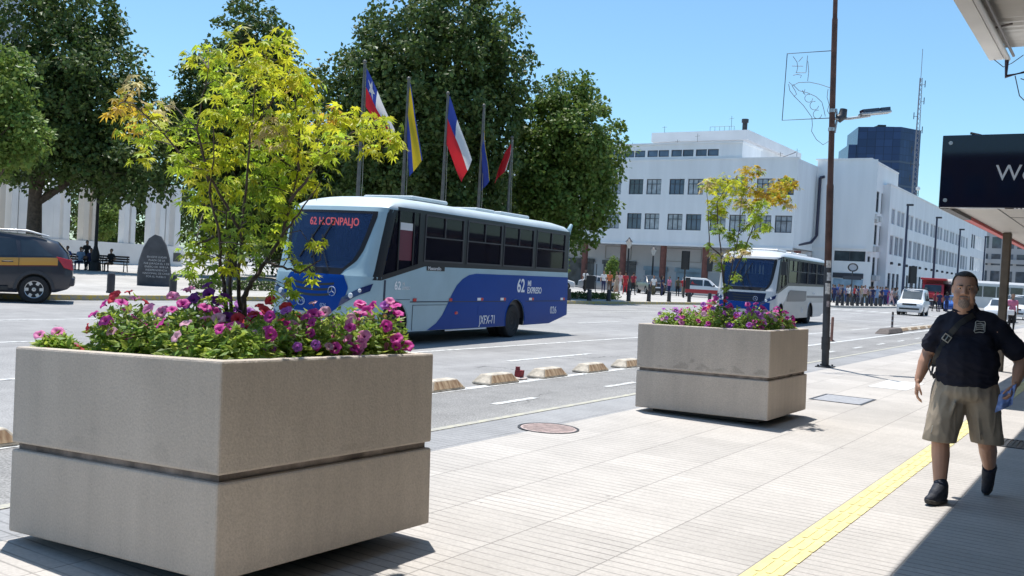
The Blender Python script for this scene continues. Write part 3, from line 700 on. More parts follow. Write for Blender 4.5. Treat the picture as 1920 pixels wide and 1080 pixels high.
tree('broadleaf_tree', 'dark lower tree between the cone shaped tree and flagpole tree', (-43.4, 44.6, .15),
     [(0, 0, 5.2, 3.6, 3.6, 3.6), (1, .6, 8.4, 2.8, 2.8, 2.6), (2.4, 1.6, 9.6, 1.6, 1.6, 1.9)], (3, .3), leaf_dark, 260, 50, seed=31)
tree('broadleaf_tree', 'shaded dark tree low behind the near planter left of the bus', (-51.5, 51, .15),
     [(0, 0, 3.9, 4.4, 4.4, 3.5), (3.4, 2.3, 3.9, 3.4, 3.4, 3.3), (5.8, 3.8, 4.2, 3, 3, 3.4)], (2.4, .3), leaf_dark, 420, 46, seed=32)
tree('broadleaf_tree', 'dark background tree showing between the pillars of the colonnade', (-95, 64, .15),
     [(0, 0, 6, 6, 6, 5), (5, 5, 7, 5, 5, 5), (-6, -7, 6, 5, 5, 5)], (3, .4), leaf_dark, 300, 40, seed=33, leafL=.4, clump_r=1.0)
tree('broadleaf_tree', 'dark background tree behind the left part of the colonnade', (-84, 38, .15),
     [(0, 0, 6, 5, 5, 5), (-3, 7, 6, 5, 5, 5)], (3, .4), leaf_dark, 200, 40, seed=34, leafL=.4, clump_r=1.0)
tree('young_tree', 'small sunlit yellow green tree behind the middle of the colonnade', (-80, 53.0, .15),
     [(0, 0, 3.4, 1.7, 1.7, 1.3), (.5, .4, 4.6, 1.2, 1.2, .9)], (2, .12), leaf_light, 70, 40, seed=35, leafL=.26, clump_r=.5, limbs=4)
tree('broadleaf_tree', 'dark tree low behind the bus and flagpoles', (-38.5, 50.5, .15),
     [(0, 0, 4.6, 4.4, 4.4, 4.0), (3.8, 3, 5.0, 3.4, 3.4, 3.6), (-4, -2, 4.6, 3.4, 3.4, 3.6)], (2.4, .3), leaf_dark, 360, 46, seed=36)
tree('sapling', 'thin young sapling left of the people on the plaza', (-43.8, 75.5, .15), [(0, 0, 2.1, .5, .5, 1.0)], (1.6, .04), leaf_light, 26, 26, seed=37, leafL=.16, clump_r=.28, limbs=3)
tree('sapling', 'second young sapling standing among the people on the plaza', (-40.2, 78.5, .15), [(0, 0, 2.0, .5, .5, .9), (.2, 0, 2.8, .3, .3, .4)], (1.5, .04), leaf_light, 26, 26, seed=38, leafL=.16, clump_r=.28, limbs=3)
tree('street_tree', 'small green street tree at the far right by the glass block', (-8.2, 150, 0), [(0, 0, 4.4, 2.0, 2.0, 1.6)], (3, .12), leaf_mid, 60, 36, seed=39, leafL=.3, clump_r=.55, limbs=4)

# low clipped hedge bed on the plaza edge
for i, (x0, y0, x1, y1, lb_) in enumerate(((-30.9, 24.6, -29.9, 29.5, 'long low dark hedge on the plaza behind the stone monument and the bus'), (-27.4, 41.5, -26.2, 52, 'low dark hedge behind the kerb right of the bus tail'))):
    t = thing('hedge', lb_, 'hedge', (x0, y0, .15)); rng = random.Random(50+i); m = MB(); L = Vector((x1-x0, y1-y0, 0)); nrm = Vector((-L.y, L.x, 0)).normalized()
    for k in range(int(L.length*420)):
        p = L*rng.random() + nrm*rng.uniform(-.35, .35) + Vector((0, 0, rng.uniform(.02, .36))); leaf_quad(m, p, (rdir(rng)+Vector((0, 0, .6))).normalized(), rdir(rng), .11, .08)
    m.build('foliage', leaf_dark, t, smooth='keep')
# ------------------------------------------------------------------ buses
bus_light = M('bus_pale_blue', (.35, .485, .54), .32, spec=.3, coat=.05, var=.10, scale=1.1, bump=.06, bscale=2.5)
bus_blue = M('bus_blue', (.002, .050, .275), .32, spec=.12, bump=.06, bscale=2.5, var=.06, scale=1.2)
bus_roof = M('bus_roof', (.50, .56, .58), .45, var=.06, scale=2)
bus_white = M('bus_white', (.58, .575, .57), .35, coat=.2, var=.04, scale=1.5)
bus_grey = M('bus_grey', (.33, .33, .33), .35, coat=.2, var=.05, scale=1.5)
bus_navy = M('bus_navy', (.008, .012, .045), .3, spec=.3, coat=.05)
bus_black = M('bus_black_trim', (.018, .017, .019), .35, spec=.25)
bus_glass = glass('bus_glass', (.50, .52, .60), .72, base=(.018, .018, .035))
bus_wind = glass('bus_windscreen', (.55, .68, .90), .60, base=(.03, .07, .19))  # blue base colour stands in for sky reflected in the windscreen
bus_inside = M('bus_interior', (.16, .16, .19), .8)
seat_blue = M('seat_fabric', (.20, .17, .10), .8, var=.3, scale=5)
curtain = M('curtain_cloth', (.09, .06, .16), .9, var=.3, scale=8)
HW = 1.15
curt_pale = M('curtain_pale', (.30, .30, .36), .9, var=.2, scale=8)
def interp(tab, z):
    if z <= tab[0][0]: return tab[0][1]
    for (a, b), (c, d) in zip(tab, tab[1:]):
        if z <= c: return b+(d-b)*(z-a)/(c-a)
    return tab[-1][1]
YF = [(.28, -1.20), (.45, -1.31), (.9, -1.34), (1.3, -1.28), (1.42, -1.22), (2.0, -1.06), (2.5, -.91), (2.62, -.85)]
WSB = [(1.38, .40), (1.45, .50), (1.6, .63), (1.8, .705), (2.1, .755), (2.45, .79), (2.54, .78)]
WSB_CITY, WSB_FAR = WSB, [(1.38, .62), (1.45, .68), (1.6, .74), (1.8, .77), (2.1, .79), (2.45, .81), (2.54, .80)]
def sidey(z): return interp(YF, z)+.50
def surf(a, z, off=0.0):
    y0 = interp(YF, z); s = 1 if a >= 0 else -1; t = abs(a)
    def pt(t):
        if t <= .78:
            q = t/.78; return Vector((HW*.84*q, y0+.10*q*q, 0))
        q = (t-.78)/.22; A = Vector((HW*.84, y0+.10, 0)); B = Vector((HW*.992, y0+.155, 0)); Cc = Vector((HW, y0+.50, 0))
        return A*(1-q)**2 + B*2*q*(1-q) + Cc*q*q
    p = pt(t); d = (pt(min(t+.01, 1))-pt(max(t-.01, 0))).normalized(); n = Vector((d.y, -d.x, 0)); p = p + n*off
    return (s*p.x, p.y, z)
def patch(mb, fn, nu, nv, off=0.0, m=None):
    return mb.grid(lambda u, v: surf(*fn(u, v), off), nu, nv, m)
def bil(q):     # four (a,z) corners
    return lambda u, v: ((q[0][0]*(1-u)+q[1][0]*u)*(1-v)+(q[3][0]*(1-u)+q[2][0]*u)*v, (q[0][1]*(1-u)+q[1][1]*u)*(1-v)+(q[3][1]*(1-u)+q[2][1]*u)*v)
def arc(cy, cz, r, z0, n=12):
    a0 = math.asin((z0-cz)/r); return [(cy-r*math.cos(a0+(PI-2*a0)*k/n), cz+r*math.sin(a0+(PI-2*a0)*k/n)) for k in range(n+1)]
YR = 7.62
WINS = [(.62, 2.14), (2.29, 3.85), (3.95, 5.50), (5.66, 7.36)]
def make_bus(label, loc, rz, base, accent, roofm, mask, livery, far=False):
    global WSB
    WSB = WSB_FAR if far else WSB_CITY
    t = thing('city_bus', label, 'bus', loc, rz)
    # --- shell
    b = MB()
    patch(b, lambda u, v: (-1+2*u, .28+v*1.04), 44, 14)
    for s in (-1, 1):
        patch(b, lambda u, v, s=s: (s*(interp(WSB, 1.32+v*1.22)+(.905-interp(WSB, 1.32+v*1.22))*u), 1.32+v*1.22), 8, 16)
    patch(b, lambda u, v: (-1+2*u, 2.54+v*.08), 44, 2)
    low = [(sidey(z), z) for z in (.28, .45, .7, .9, 1.1, 1.26)]
    skirt = [(-.80, .28)] + arc(-.32, .42, .46, .28) + arc(4.70, .42, .48, .28) + [(6.6, .29), (7.70, .50)]
    poly = skirt + [(YR+.04, 1.0), (YR, 1.60), (.68, 1.565)] + low[::-1][:-1]
    for s in (-1, 1): b.poly([(s*HW, y, z) for y, z in poly])
    b.poly([(-HW, 7.70, .5), (HW, 7.70, .5), (HW, YR, 1.6), (-HW, YR, 1.6)]); b.box(-HW, HW, YR-.03, YR, 1.6, 1.75); b.box(-HW, HW, YR-.03, YR, 2.45, 2.75)
    for s in (-1, 1): b.box(s*HW-.12*(s > 0), s*HW+.12*(s < 0), YR-.03, YR, 1.75, 2.45)
    b.poly([(-HW, 6.6, .29), (HW, 6.6, .29), (HW, 7.7, .5), (-HW, 7.7, .5)])
    b.build('body', base, t, smooth=40)
    u_ = MB(); u_.box(-1.08, 1.08, -.75, 6.6, .45, .88); u_.build('underframe', black_plastic, t)
    # wheel housings
    for cy in (-.32, 4.70):
        for s in (-1, 1):
            mm = MB(); ar = arc(cy, .42, .465 if cy < 0 else .485, .28, 12)
            mm.loft([[(s*HW*.995, y, z) for y, z in ar], [(s*(HW-.42), y, z) for y, z in ar]], cap=False, closed=False)
            mm.poly([(s*(HW-.42), y, z) for y, z in ar]); mm.build('wheel_housing', black_plastic, t)
            mm = MB(); ar2 = arc(cy, .42, .495 if cy < 0 else .515, .28, 12)
            mm.loft([[(s*(HW+.004), y, z) for y, z in ar], [(s*(HW+.02), y, z) for y, z in arc(cy, .42, .48 if cy < 0 else .5, .28, 12)], [(s*(HW+.004), y, z) for y, z in ar2]], cap=False, closed=False)
            mm.build('wheel_arch', accent if cy > 0 else base, t, smooth=60)
    # --- roof
    prof = [(-1, 0), (-.992, .07), (-.965, .14), (-.90, .195), (-.78, .235), (-.6, .262), (-.35, .282), (0, .29)]; prof = prof + [(-x, z) for x, z in prof[::-1][1:]]
    secs = []
    N = len(prof); As = [-1, -.95, -.9, -.82, -.7, -.55, -.35, 0, .35, .55, .7, .82, .9, .95, 1]
    secs.append([surf(a, 2.62) for a in As])
    for y, f in ((-.62, .0), (-.40, .62), (-.1, .86), (.35, .97), (1, 1), (6.9, 1), (7.45, .85), (YR+.02, .35)):
        q = []
        for (px, pz), a in zip(prof, As):
            sx, sy, _ = surf(a, 2.62)
            yy = max(y, sy+.02+.12*f) if y < .4 else y
            q.append((px*HW if y > -.3 else px*HW*.5+sx*.5, yy, 2.62+pz*f+(.02 if f < .1 else 0)))
        secs.append(q)
    r = MB(); r.loft(secs, cap=False, closed=False); r.build('roof', roofm, t, smooth=35)
    for y0, y1, hw_ in ((.9, 2.3, .62), (3.85, 4.75, .45), (4.95, 6.5, .5)):
        h = MB(); h.box(-hw_, hw_, y0, y1, 2.9, 2.99); h.build('roof_hatch', roofm, t, bevel=.045, seg=3)
    tail = MB()
    for s in (-1, 1): tail.tube([(s*1.08, YR, 2.5), (s*1.08, YR+.09, 2.74), (s*1.08, YR+.20, 2.86)], [.05, .06, .045], 8)
    tail.build('tail_horn', base, t, smooth=60)
    # --- black window band, window frames and panes
    for s in (-1, 1):
        X = s*HW
        bb_ = MB()
        def strip(pts): bb_.prism([(X, y, z) for y, z in pts], (-s*.035, 0, 0))
        strip([(sidey(2.6), 2.60), (YR, 2.60), (YR, 2.665), (sidey(2.62), 2.665)])
        strip([(.42, 1.515), (.68, 1.567), (YR, 1.602), (YR, 1.66), (.42, 1.66)])
        edges = [.42] + [v for w_ in WINS for v in w_] + [YR]
        for k in range(0, len(edges), 2): strip([(edges[k], 1.66), (edges[k+1], 1.66), (edges[k+1], 2.60), (edges[k], 2.60)])
        strip([(sidey(1.26), 1.263), (.42, 1.51), (.42, 1.60), (sidey(1.36), 1.36)])
        patch(bb_, lambda u, v, s=s: (s*(.905+.095*u), 1.26+v*1.34), 4, 14)
        bb_.build('window_band', bus_black, t)
        for y0, y1 in WINS:
            f = MB(); g_ = .035
            for bx in ((y0, y1, 1.66, 1.66+g_), (y0, y1, 2.60-g_, 2.60), (y0, y0+g_, 1.66+g_, 2.60-g_), (y1-g_, y1, 1.66+g_, 2.60-g_), (y0+g_, y1-g_, 2.14, 2.165), ((y0+y1)/2-.015, (y0+y1)/2+.015, 2.165, 2.60-g_)):
                f.box(X-.02 if s > 0 else X-.012, X+.012 if s > 0 else X+.02, *bx)
            wo_ = f.build('window', M('bus_window_frame', (.05, .046, .05), .5, spec=.3), t)
            pn = MB(); pn.box(X-s*.018-.003, X-s*.018+.003, y0+.01, y1-.01, 1.67, 2.59); pn.build('pane', bus_glass, wo_)
        dw = MB(); dw.prism([(X-s*.02, y, z) for y, z in ((sidey(1.4)+.02, 1.355), (.42, 1.598), (.42, 2.6), (sidey(2.6)+.03, 2.6))], (s*.004, 0, 0))
        dwo = dw.build('driver_window' if s > 0 else 'door', bus_glass, t)
        fr = MB(); fr.box(X-.01, X+.01, -.30, -.265, 1.46, 2.6); fr.box(X-.01, X+.01, .2, .235, 1.57, 2.6); fr.build('frame', bus_black, dwo)
    # --- front
    ws = MB(); patch(ws, lambda u, v: ((-1+2*u)*(interp(WSB, 1.45+v*1.05)-.045), 1.45+v*1.05), 24, 14, .004); ws.build('windscreen', bus_wind, t, smooth=60)
    bd = MB()
    for s in (-1, 1): patch(bd, lambda u, v, s=s: (s*(interp(WSB, 1.38+v*1.16)-.055+.075*u), 1.38+v*1.16), 2, 20, .006)
    patch(bd, lambda u, v: ((-1+2*u)*.74, 2.49+.05*v), 24, 1, .007); patch(bd, lambda u, v: ((-1+2*u)*(.44+.06*v), 1.33+.12*v), 24, 2, .007)
    bd.build('windscreen_seal', bus_black, t, smooth=60)
    mz0, mz1 = (.90, 1.24) if far else (.62, 1.33)
    mk = MB(); patch(mk, lambda u, v: ((-1+2*u)*(.60+.05*v if far else interp([(.62, .34), (.72, .46), (.95, .58), (1.1, .61), (1.33, .50)], .62+.71*v)), mz0+(mz1-mz0)*v), 24, 14, .010); mo = mk.build('grille', mask, t, smooth=60)
    sl_ = MB()
    for z in (.93, 1.03, 1.13): patch(sl_, lambda u, v, z=z: ((-1+2*u)*(.30+.3*(z-.9)), z-.022+.044*v+.03*abs(-1+2*u)**2), 20, 2, .014)
    sl_.build('grille_slot', black_plastic, mo)
    # emblem ring
    em = MB(); c = Vector(surf(.35, 1.02, .02))
    em.tube([c+Vector((.085*math.cos(2*PI*k/20), 0, .085*math.sin(2*PI*k/20))) for k in range(21)], .009, 5, cap=False)
    for k in range(3): a = PI/2+2*PI*k/3; em.tube([c, c+Vector((.08*math.cos(a), 0, .08*math.sin(a)))], [.012, .004], 5)
    em.build('emblem', M('emblem_grey', (.3, .36, .5), .4), mo)
    for s in (-1, 1):
        hl = MB(); patch(hl, bil(((s*.47, .74), (s*.90, 1.06), (s*.92, 1.20), (s*.53, .92))), 12, 5, .013); ho = hl.build('headlight', M('headlight_housing', (.02, .035, .12), .12, spec=.8), t, smooth=60)
        for a, z, rr, mt in ((.66, .955, .075, lamp_glass), (.79, 1.06, .05, lamp_glass)):
            e = MB(); c = Vector(surf(s*a, z, .0)); e.ell(c, (rr*.8, .026, rr*.8), 12, 8); e.build('lamp', mt, ho, smooth=60)
        fg = MB(); patch(fg, bil(((s*.60, .42), (s*.82, .40), (s*.84, .66), (s*.80, .58))), 6, 5, .012); fg.build('fog_lamp', mask, t)
        lg = MB(); patch(lg, bil(((s*.22, .38), (s*.52, .38), (s*.66, .60), (s*.26, .56))), 8, 5, .012); lg.build('lower_grille', black_plastic, t)
        # wiper
        wp = MB(); P = [Vector(surf(.10+.12*s, 1.40, .03)), Vector(surf(-.04+.10*s, 1.75, .05)), Vector(surf(-.14+.10*s, 2.06, .03))]; wp.tube(P, .013, 5)
        wp.tube([Vector(surf(-.28+.12*s, 1.62, .022)), Vector(surf(.02+.1*s, 2.36, .022))], .016, 5); wp.build('wiper', black_plastic, t)
    pl = MB(); patch(pl, bil(((-.19, .50), (.19, .50), (.19, .60), (-.19, .60))), 6, 1, .022); plo = pl.build('number_plate', M('plate_white', (.5, .5, .48), .5), t)
    # --- interior
    it = MB(); it.box(-1.1, 1.1, -.85, 7.5, .885, .93); it.build('floor', bus_inside, t)
    ds = MB(); ds.loft([[(x, yy, z) for yy, z in ((-1.15+.12*abs(x), 1.3), (-1.08+.12*abs(x), 1.47), (-.75, 1.50), (-.68, 1.2))] for x in (-.95, -.5, 0, .5, .95)]); ds.build('dashboard', M('dash_grey', (.25, .27, .28), .5), t, bevel=.02)
    sw = MB(); sw.tube([(.55+.22*math.cos(2*PI*k/20), -.62+.1*math.sin(2*PI*k/20), 1.55+.2*math.sin(2*PI*k/20)) for k in range(21)], .016, 6, cap=False); sw.build('steering_wheel', black_plastic, t)
    for k, y in enumerate((.9, 1.75, 2.6, 3.45, 4.3, 5.15, 6.0, 6.9)):
        for x in (-.62, .62):
            sb = MB(); sb.box(x-.42, x+.42, y, y+.42, 1.22, 1.34); sb.box(x-.42, x-.02, y+.40, y+.52, 1.3, 1.98); sb.box(x+.02, x+.42, y+.40, y+.52, 1.3, 1.98)
            sb.build('seat', seat_blue, t, bevel=.04)
    for y0, y1, cm in ((.68, .95, curtain), (1.15, 1.35, curt_pale), (1.75, 2.1, curtain), (2.55, 2.75, curt_pale), (3.5, 3.8, curtain), (3.98, 4.2, curtain), (4.75, 4.95, curt_pale), (5.25, 5.46, curtain), (5.95, 6.55, curt_pale), (7.0, 7.32, curtain)):
        for x in (-1.06, 1.06):
            cu = MB(); n = 14; cu.grid(lambda u, v: (x+.02*math.sin(u*n*1.9), y0+(y1-y0)*u, 1.68+.9*v), n*2, 2); cu.build('curtain', cm, t, smooth=60)
    hr = MB()
    for x in (-.45, .45): hr.tube([(x, -.3, 2.5), (x, 7.2, 2.5)], .018, 6)
    hr.build('handrail', steel, t)
    # --- wheels
    for cy, nm in ((-.32, 0), (4.66, 1)):
        for s in (-1, 1):
            xo = s*(HW-.03); w_ = MB()
            w_.lathe([(.22, -.02), (.25, 0), (.36, -.005), (.385, -.03), (.39, -.06), (.39, -.20), (.37, -.235), (.2, -.24)], 32, m=0, axis='X')
            if nm: w_.lathe([(.2, -.26), (.385, -.29), (.39, -.5), (.2, -.51)], 24, m=0, axis='X')
            w_.v = [((xo+x*s), cy+y, .39+z) for x, y, z in w_.v]; wo_ = w_.build('wheel', rubber, t, smooth=40)
            rm = MB()
            if nm: rm.lathe([(.02, -.02), (.09, -.02), (.10, -.12), (.19, -.13), (.215, -.03), (.222, -.012)], 20, axis='X', cap=False)
            else: rm.lathe([(.02, .03), (.09, .03), (.11, -.04), (.2, -.07), (.222, -.012)], 20, axis='X', cap=False)
            rm.v = [((xo+x*s), cy+y, .39+z) for x, y, z in rm.v]; rm.build('rim', M('steel_rim', (.10, .10, .105), .5, metal=.4), wo_, smooth=40)
    livery(t)
    return t

def side_overlay(t, name, pts, mat, off=.004, th=.003):
    m = MB(); m.prism([(HW+off, y, z) for y, z in pts], (th, 0, 0)); return m.build(name, mat, t)
def livery_blue(t):
    sw = [(7.66, .49), (YR+.035, 1.0), (YR+.005, 1.475), (2.75, 1.465), (2.45, 1.43), (2.18, 1.34), (1.95, 1.20), (1.78, 1.03), (1.62, .82), (1.42, .58), (1.2, .42), (.9, .30), (.86, .285)]
    side_overlay(t, 'blue_swoosh', sw + arc(4.70, .42, .5, .285) + [(6.6, .295)], bus_blue)
    seam = M('panel_seam', (.02, .03, .06), .6)
    m = MB(); m.box(HW+.008, HW+.010, .2, 4.2, .850, .868); m.box(HW+.008, HW+.010, 5.2, 7.6, .850, .868); m.box(HW+.004, HW+.0055, -.70, -.64, .3, 1.27)
    m.box(HW+.004, HW+.0055, .30, .318, .3, .80); m.box(HW+.004, HW+.0055, .30, 1.58, .79, .80); m.box(HW+.004, HW+.0055, -.64, .2, .9, .91)
    m.build('panel_seam', seam, t)
    for y0, y1 in ((.3, 1.5),):
        m = MB(); m.box(HW+.008, HW+.011, 1.55, 3.3, .25, .275); m.build('skirt_edge', white_letter, t)
    for y in (.36, 1.72): m = MB(); m.box(HW+.009, HW+.014, y-.06, y+.06, .87, .93); m.build('reflector', red_lamp, t)
    for y in (2.98, 4.05, 5.52, 7.35):
        m = MB(); m.box(HW+.009, HW+.013, y-.13, y+.02, .88, .94); o = m.build('reflector', white_letter, t)
        m = MB(); m.box(HW+.009, HW+.013, y+.021, y+.13, .88, .94); m.build('reflector_half', red_lamp, o)
    m = MB(); m.ell((HW+.008, 1.98, .62), (.012, .07, .035)); m.build('side_marker', red_lamp, t)
    m = MB(); m.box(HW+.009, HW+.012, 2.9, 3.2, .56, .76); m.build('fuel_flap', bus_blue, t)
    m = MB(); m.ell((HW+.006, -.42-.2, .60), (.012, .06, .04)); m.ell((HW+.006, -.6, .9), (.012, .06, .035)); m.build('side_indicator', amber, t)
    text('62', .44, white_letter, t, (HW+.010, 4.72, 1.08), ROT_PX, bold=.008, xs=.92); text('MI', .19, white_letter, t, (HW+.010, 5.27, 1.225), ROT_PX, bold=.003)
    text('EXPRESO', .21, white_letter, t, (HW+.010, 5.27, 1.05), ROT_PX, bold=.004, xs=.92)
    text('62', .22, white_letter, t, (HW+.006, -.36, 1.10), ROT_PX, bold=.004); text('MI', .09, white_letter, t, (HW+.006, -.10, 1.18), ROT_PX); text('EXPRESO', .085, white_letter, t, (HW+.006, -.10, 1.10), ROT_PX, xs=.8)
    text('JXFX-71', .27, white_letter, t, (HW+.010, 2.98, .36), ROT_PX, bold=.002, xs=.80); text('026', .26, white_letter, t, (HW+.010, 6.62, .54), ROT_PX)
    m = MB(); m.box(HW+.006, HW+.010, .74, 1.42, 1.485, 1.575); m.build('badge', bus_black, t)
    text('Mascarello', .10, white_letter, t, (HW+.011, .78, 1.50), ROT_PX, xs=1.15)
    # front lettering
    p = Vector(surf(-.52, .80, .03)); text('62', .22, white_letter, t, tuple(p), ROT_NY, bold=.004)
    p = Vector(surf(.16, .72, .026)); text('026', .10, M('pale_blue_letter', (.35, .45, .65), .5), t, tuple(p), ROT_NY)
    em = MB(); c = Vector(surf(-.20, .80, .025)); em.tube([c+Vector((.085*math.cos(2*PI*k/20), 0, .07*math.sin(2*PI*k/20))) for k in range(21)], .011, 5, cap=False)
    em.tube([c+Vector(v) for v in ((-.06, 0, -.02), (-.03, 0, .035), (0, 0, -.01), (.03, 0, .035), (.06, 0, -.02))], .009, 5); em.build('round_badge', M('pale_blue_letter', (.35, .45, .65), .5), t)
    text('JXFX 71', .085, black_plastic, t, (-.19, -1.375, .52), ROT_NY)
    # destination display behind the screen
    led = emis('led_red', (1.0, .13, .06), 1.0); 
    bx = MB(); bx.box(-.72, .62, -.80, -.70, 2.20, 2.50); bx.build('display_case', black_plastic, t)
    rot = Matrix.Rotation(rad(0), 3, 'X') @ ROT_NY
    for k, ln in enumerate(('62 H.CENPALJO',)): text(ln, .205, led, t, (-.58, -.803, 2.26), rot, bold=.003, xs=.82)
    m = MB(); m.box(HW-.014, HW-.010, -.26, .19, 1.66, 2.24); m.box(HW-.014, HW-.010, -.26, .19, 2.24, 2.38, 1); m.build('window_poster', [M('maroon', (.11, .012, .025), .6), M('poster_white', (.6, .6, .6), .6)], t)
def livery_white(t):
    side_overlay(t, 'grey_panel', [(-.15, .28)]+[(4.2, .285)]+arc(4.70, .42, .5, .285)[:0]+[(4.2, .9), (7.6, .9), (YR, 1.2), (.6, 1.2), (.3, 1.0), (.1, .9)], bus_grey)
    side_overlay(t, 'navy_panel', [(.5, .95), (3.4, .95), (3.8, 1.0), (3.8, 1.38), (1.0, 1.40), (.7, 1.3)], bus_navy, .009)
    side_overlay(t, 'navy_panel', [(3.9, 1.1), (7.5, 1.1), (7.5, 1.2), (3.9, 1.2)], bus_navy, .009)
    m = MB(); patch(m, lambda u, v: ((-1+2*u)*.78, .62+.275*v-.04*abs(-1+2*u)*(1-v)), 24, 4, .012); m.build('bumper_band', bus_blue, t)
    text('62', .3, white_letter, t, (HW+.013, 3.0, .5), ROT_PX); text('EXPRESO', .13, white_letter, t, (HW+.013, 5.0, 1.24), ROT_PX)
    for s in (-1, 1):
        mr = MB(); mr.tube([Vector(surf(s*.86, 2.55, .0)), (s*1.35, -1.2, 2.62), (s*1.42, -1.25, 2.45)], .025, 6); mr.cbox((s*1.42, -1.25, 2.2), (.2, .1, .5)); mr.build('mirror', black_plastic, t, bevel=.02)
def driver(t, seat_y, shirt):
    b = MB(); x = .55
    cap_(b, (x, seat_y, 1.35), (x, seat_y-.02, 1.78), .19, .2); cap_(b, (x-.2, seat_y, 1.85), (x+.2, seat_y, 1.85), .09, .09)
    cap_(b, (x+.22, seat_y, 1.82), (x+.36, seat_y-.1, 1.58), .07, .055); cap_(b, (x+.36, seat_y-.1, 1.58), (x+.18, seat_y-.40, 1.6), .05, .04)
    cap_(b, (x-.22, seat_y, 1.82), (x-.3, seat_y-.12, 1.58), .07, .055); cap_(b, (x-.3, seat_y-.12, 1.58), (x-.15, seat_y-.42, 1.6), .05, .04)
    b.ell((x, seat_y-.03, 2.1), (.085, .1, .12)); cap_(b, (x, seat_y, 1.88), (x, seat_y-.02, 2.05), .06, .055)
    me = blob(b, .022, 4); me.materials.clear()
    o = mobj('person', me, [M('skin_far', (.32, .18, .12), .6), shirt]); tag(o, 'bus driver in a blue top at the wheel of the bus', 'person')
    o.location = t.location; o.rotation_euler = t.rotation_euler
    for p in me.polygons:
        c = p.center; p.material_index = 1 if (c.z < 1.9 and abs(c.x-x) < .33) else 0
    return o
d_ = Vector((-.097, .995)).normalized(); n_v = Vector((d_.y, -d_.x)); rzb = math.atan2(-d_.x, d_.y)
pb_ = Vector((-11.80, 14.26)) - n_v*HW
bus1 = make_bus('pale and dark blue city bus with route 62 on its side turning across the avenue', (pb_.x, pb_.y+.12, 0), rzb, bus_light, bus_blue, bus_roof, bus_blue, livery_blue)
drv = driver(bus1, -.1, M('driver_blue', (.02, .05, .3), .8))
d2 = Vector((-.06, .998)).normalized(); n2 = Vector((d2.y, -d2.x)); pb2 = Vector((-11.6, 41.2)) - d2*4.66 - n2*HW
bus2 = make_bus('white and grey city bus with a dark navy front farther back on the avenue', (pb2.x, pb2.y, 0), math.atan2(-d2.x, d2.y), bus_white, bus_grey, bus_white, bus_navy, livery_white, far=True)
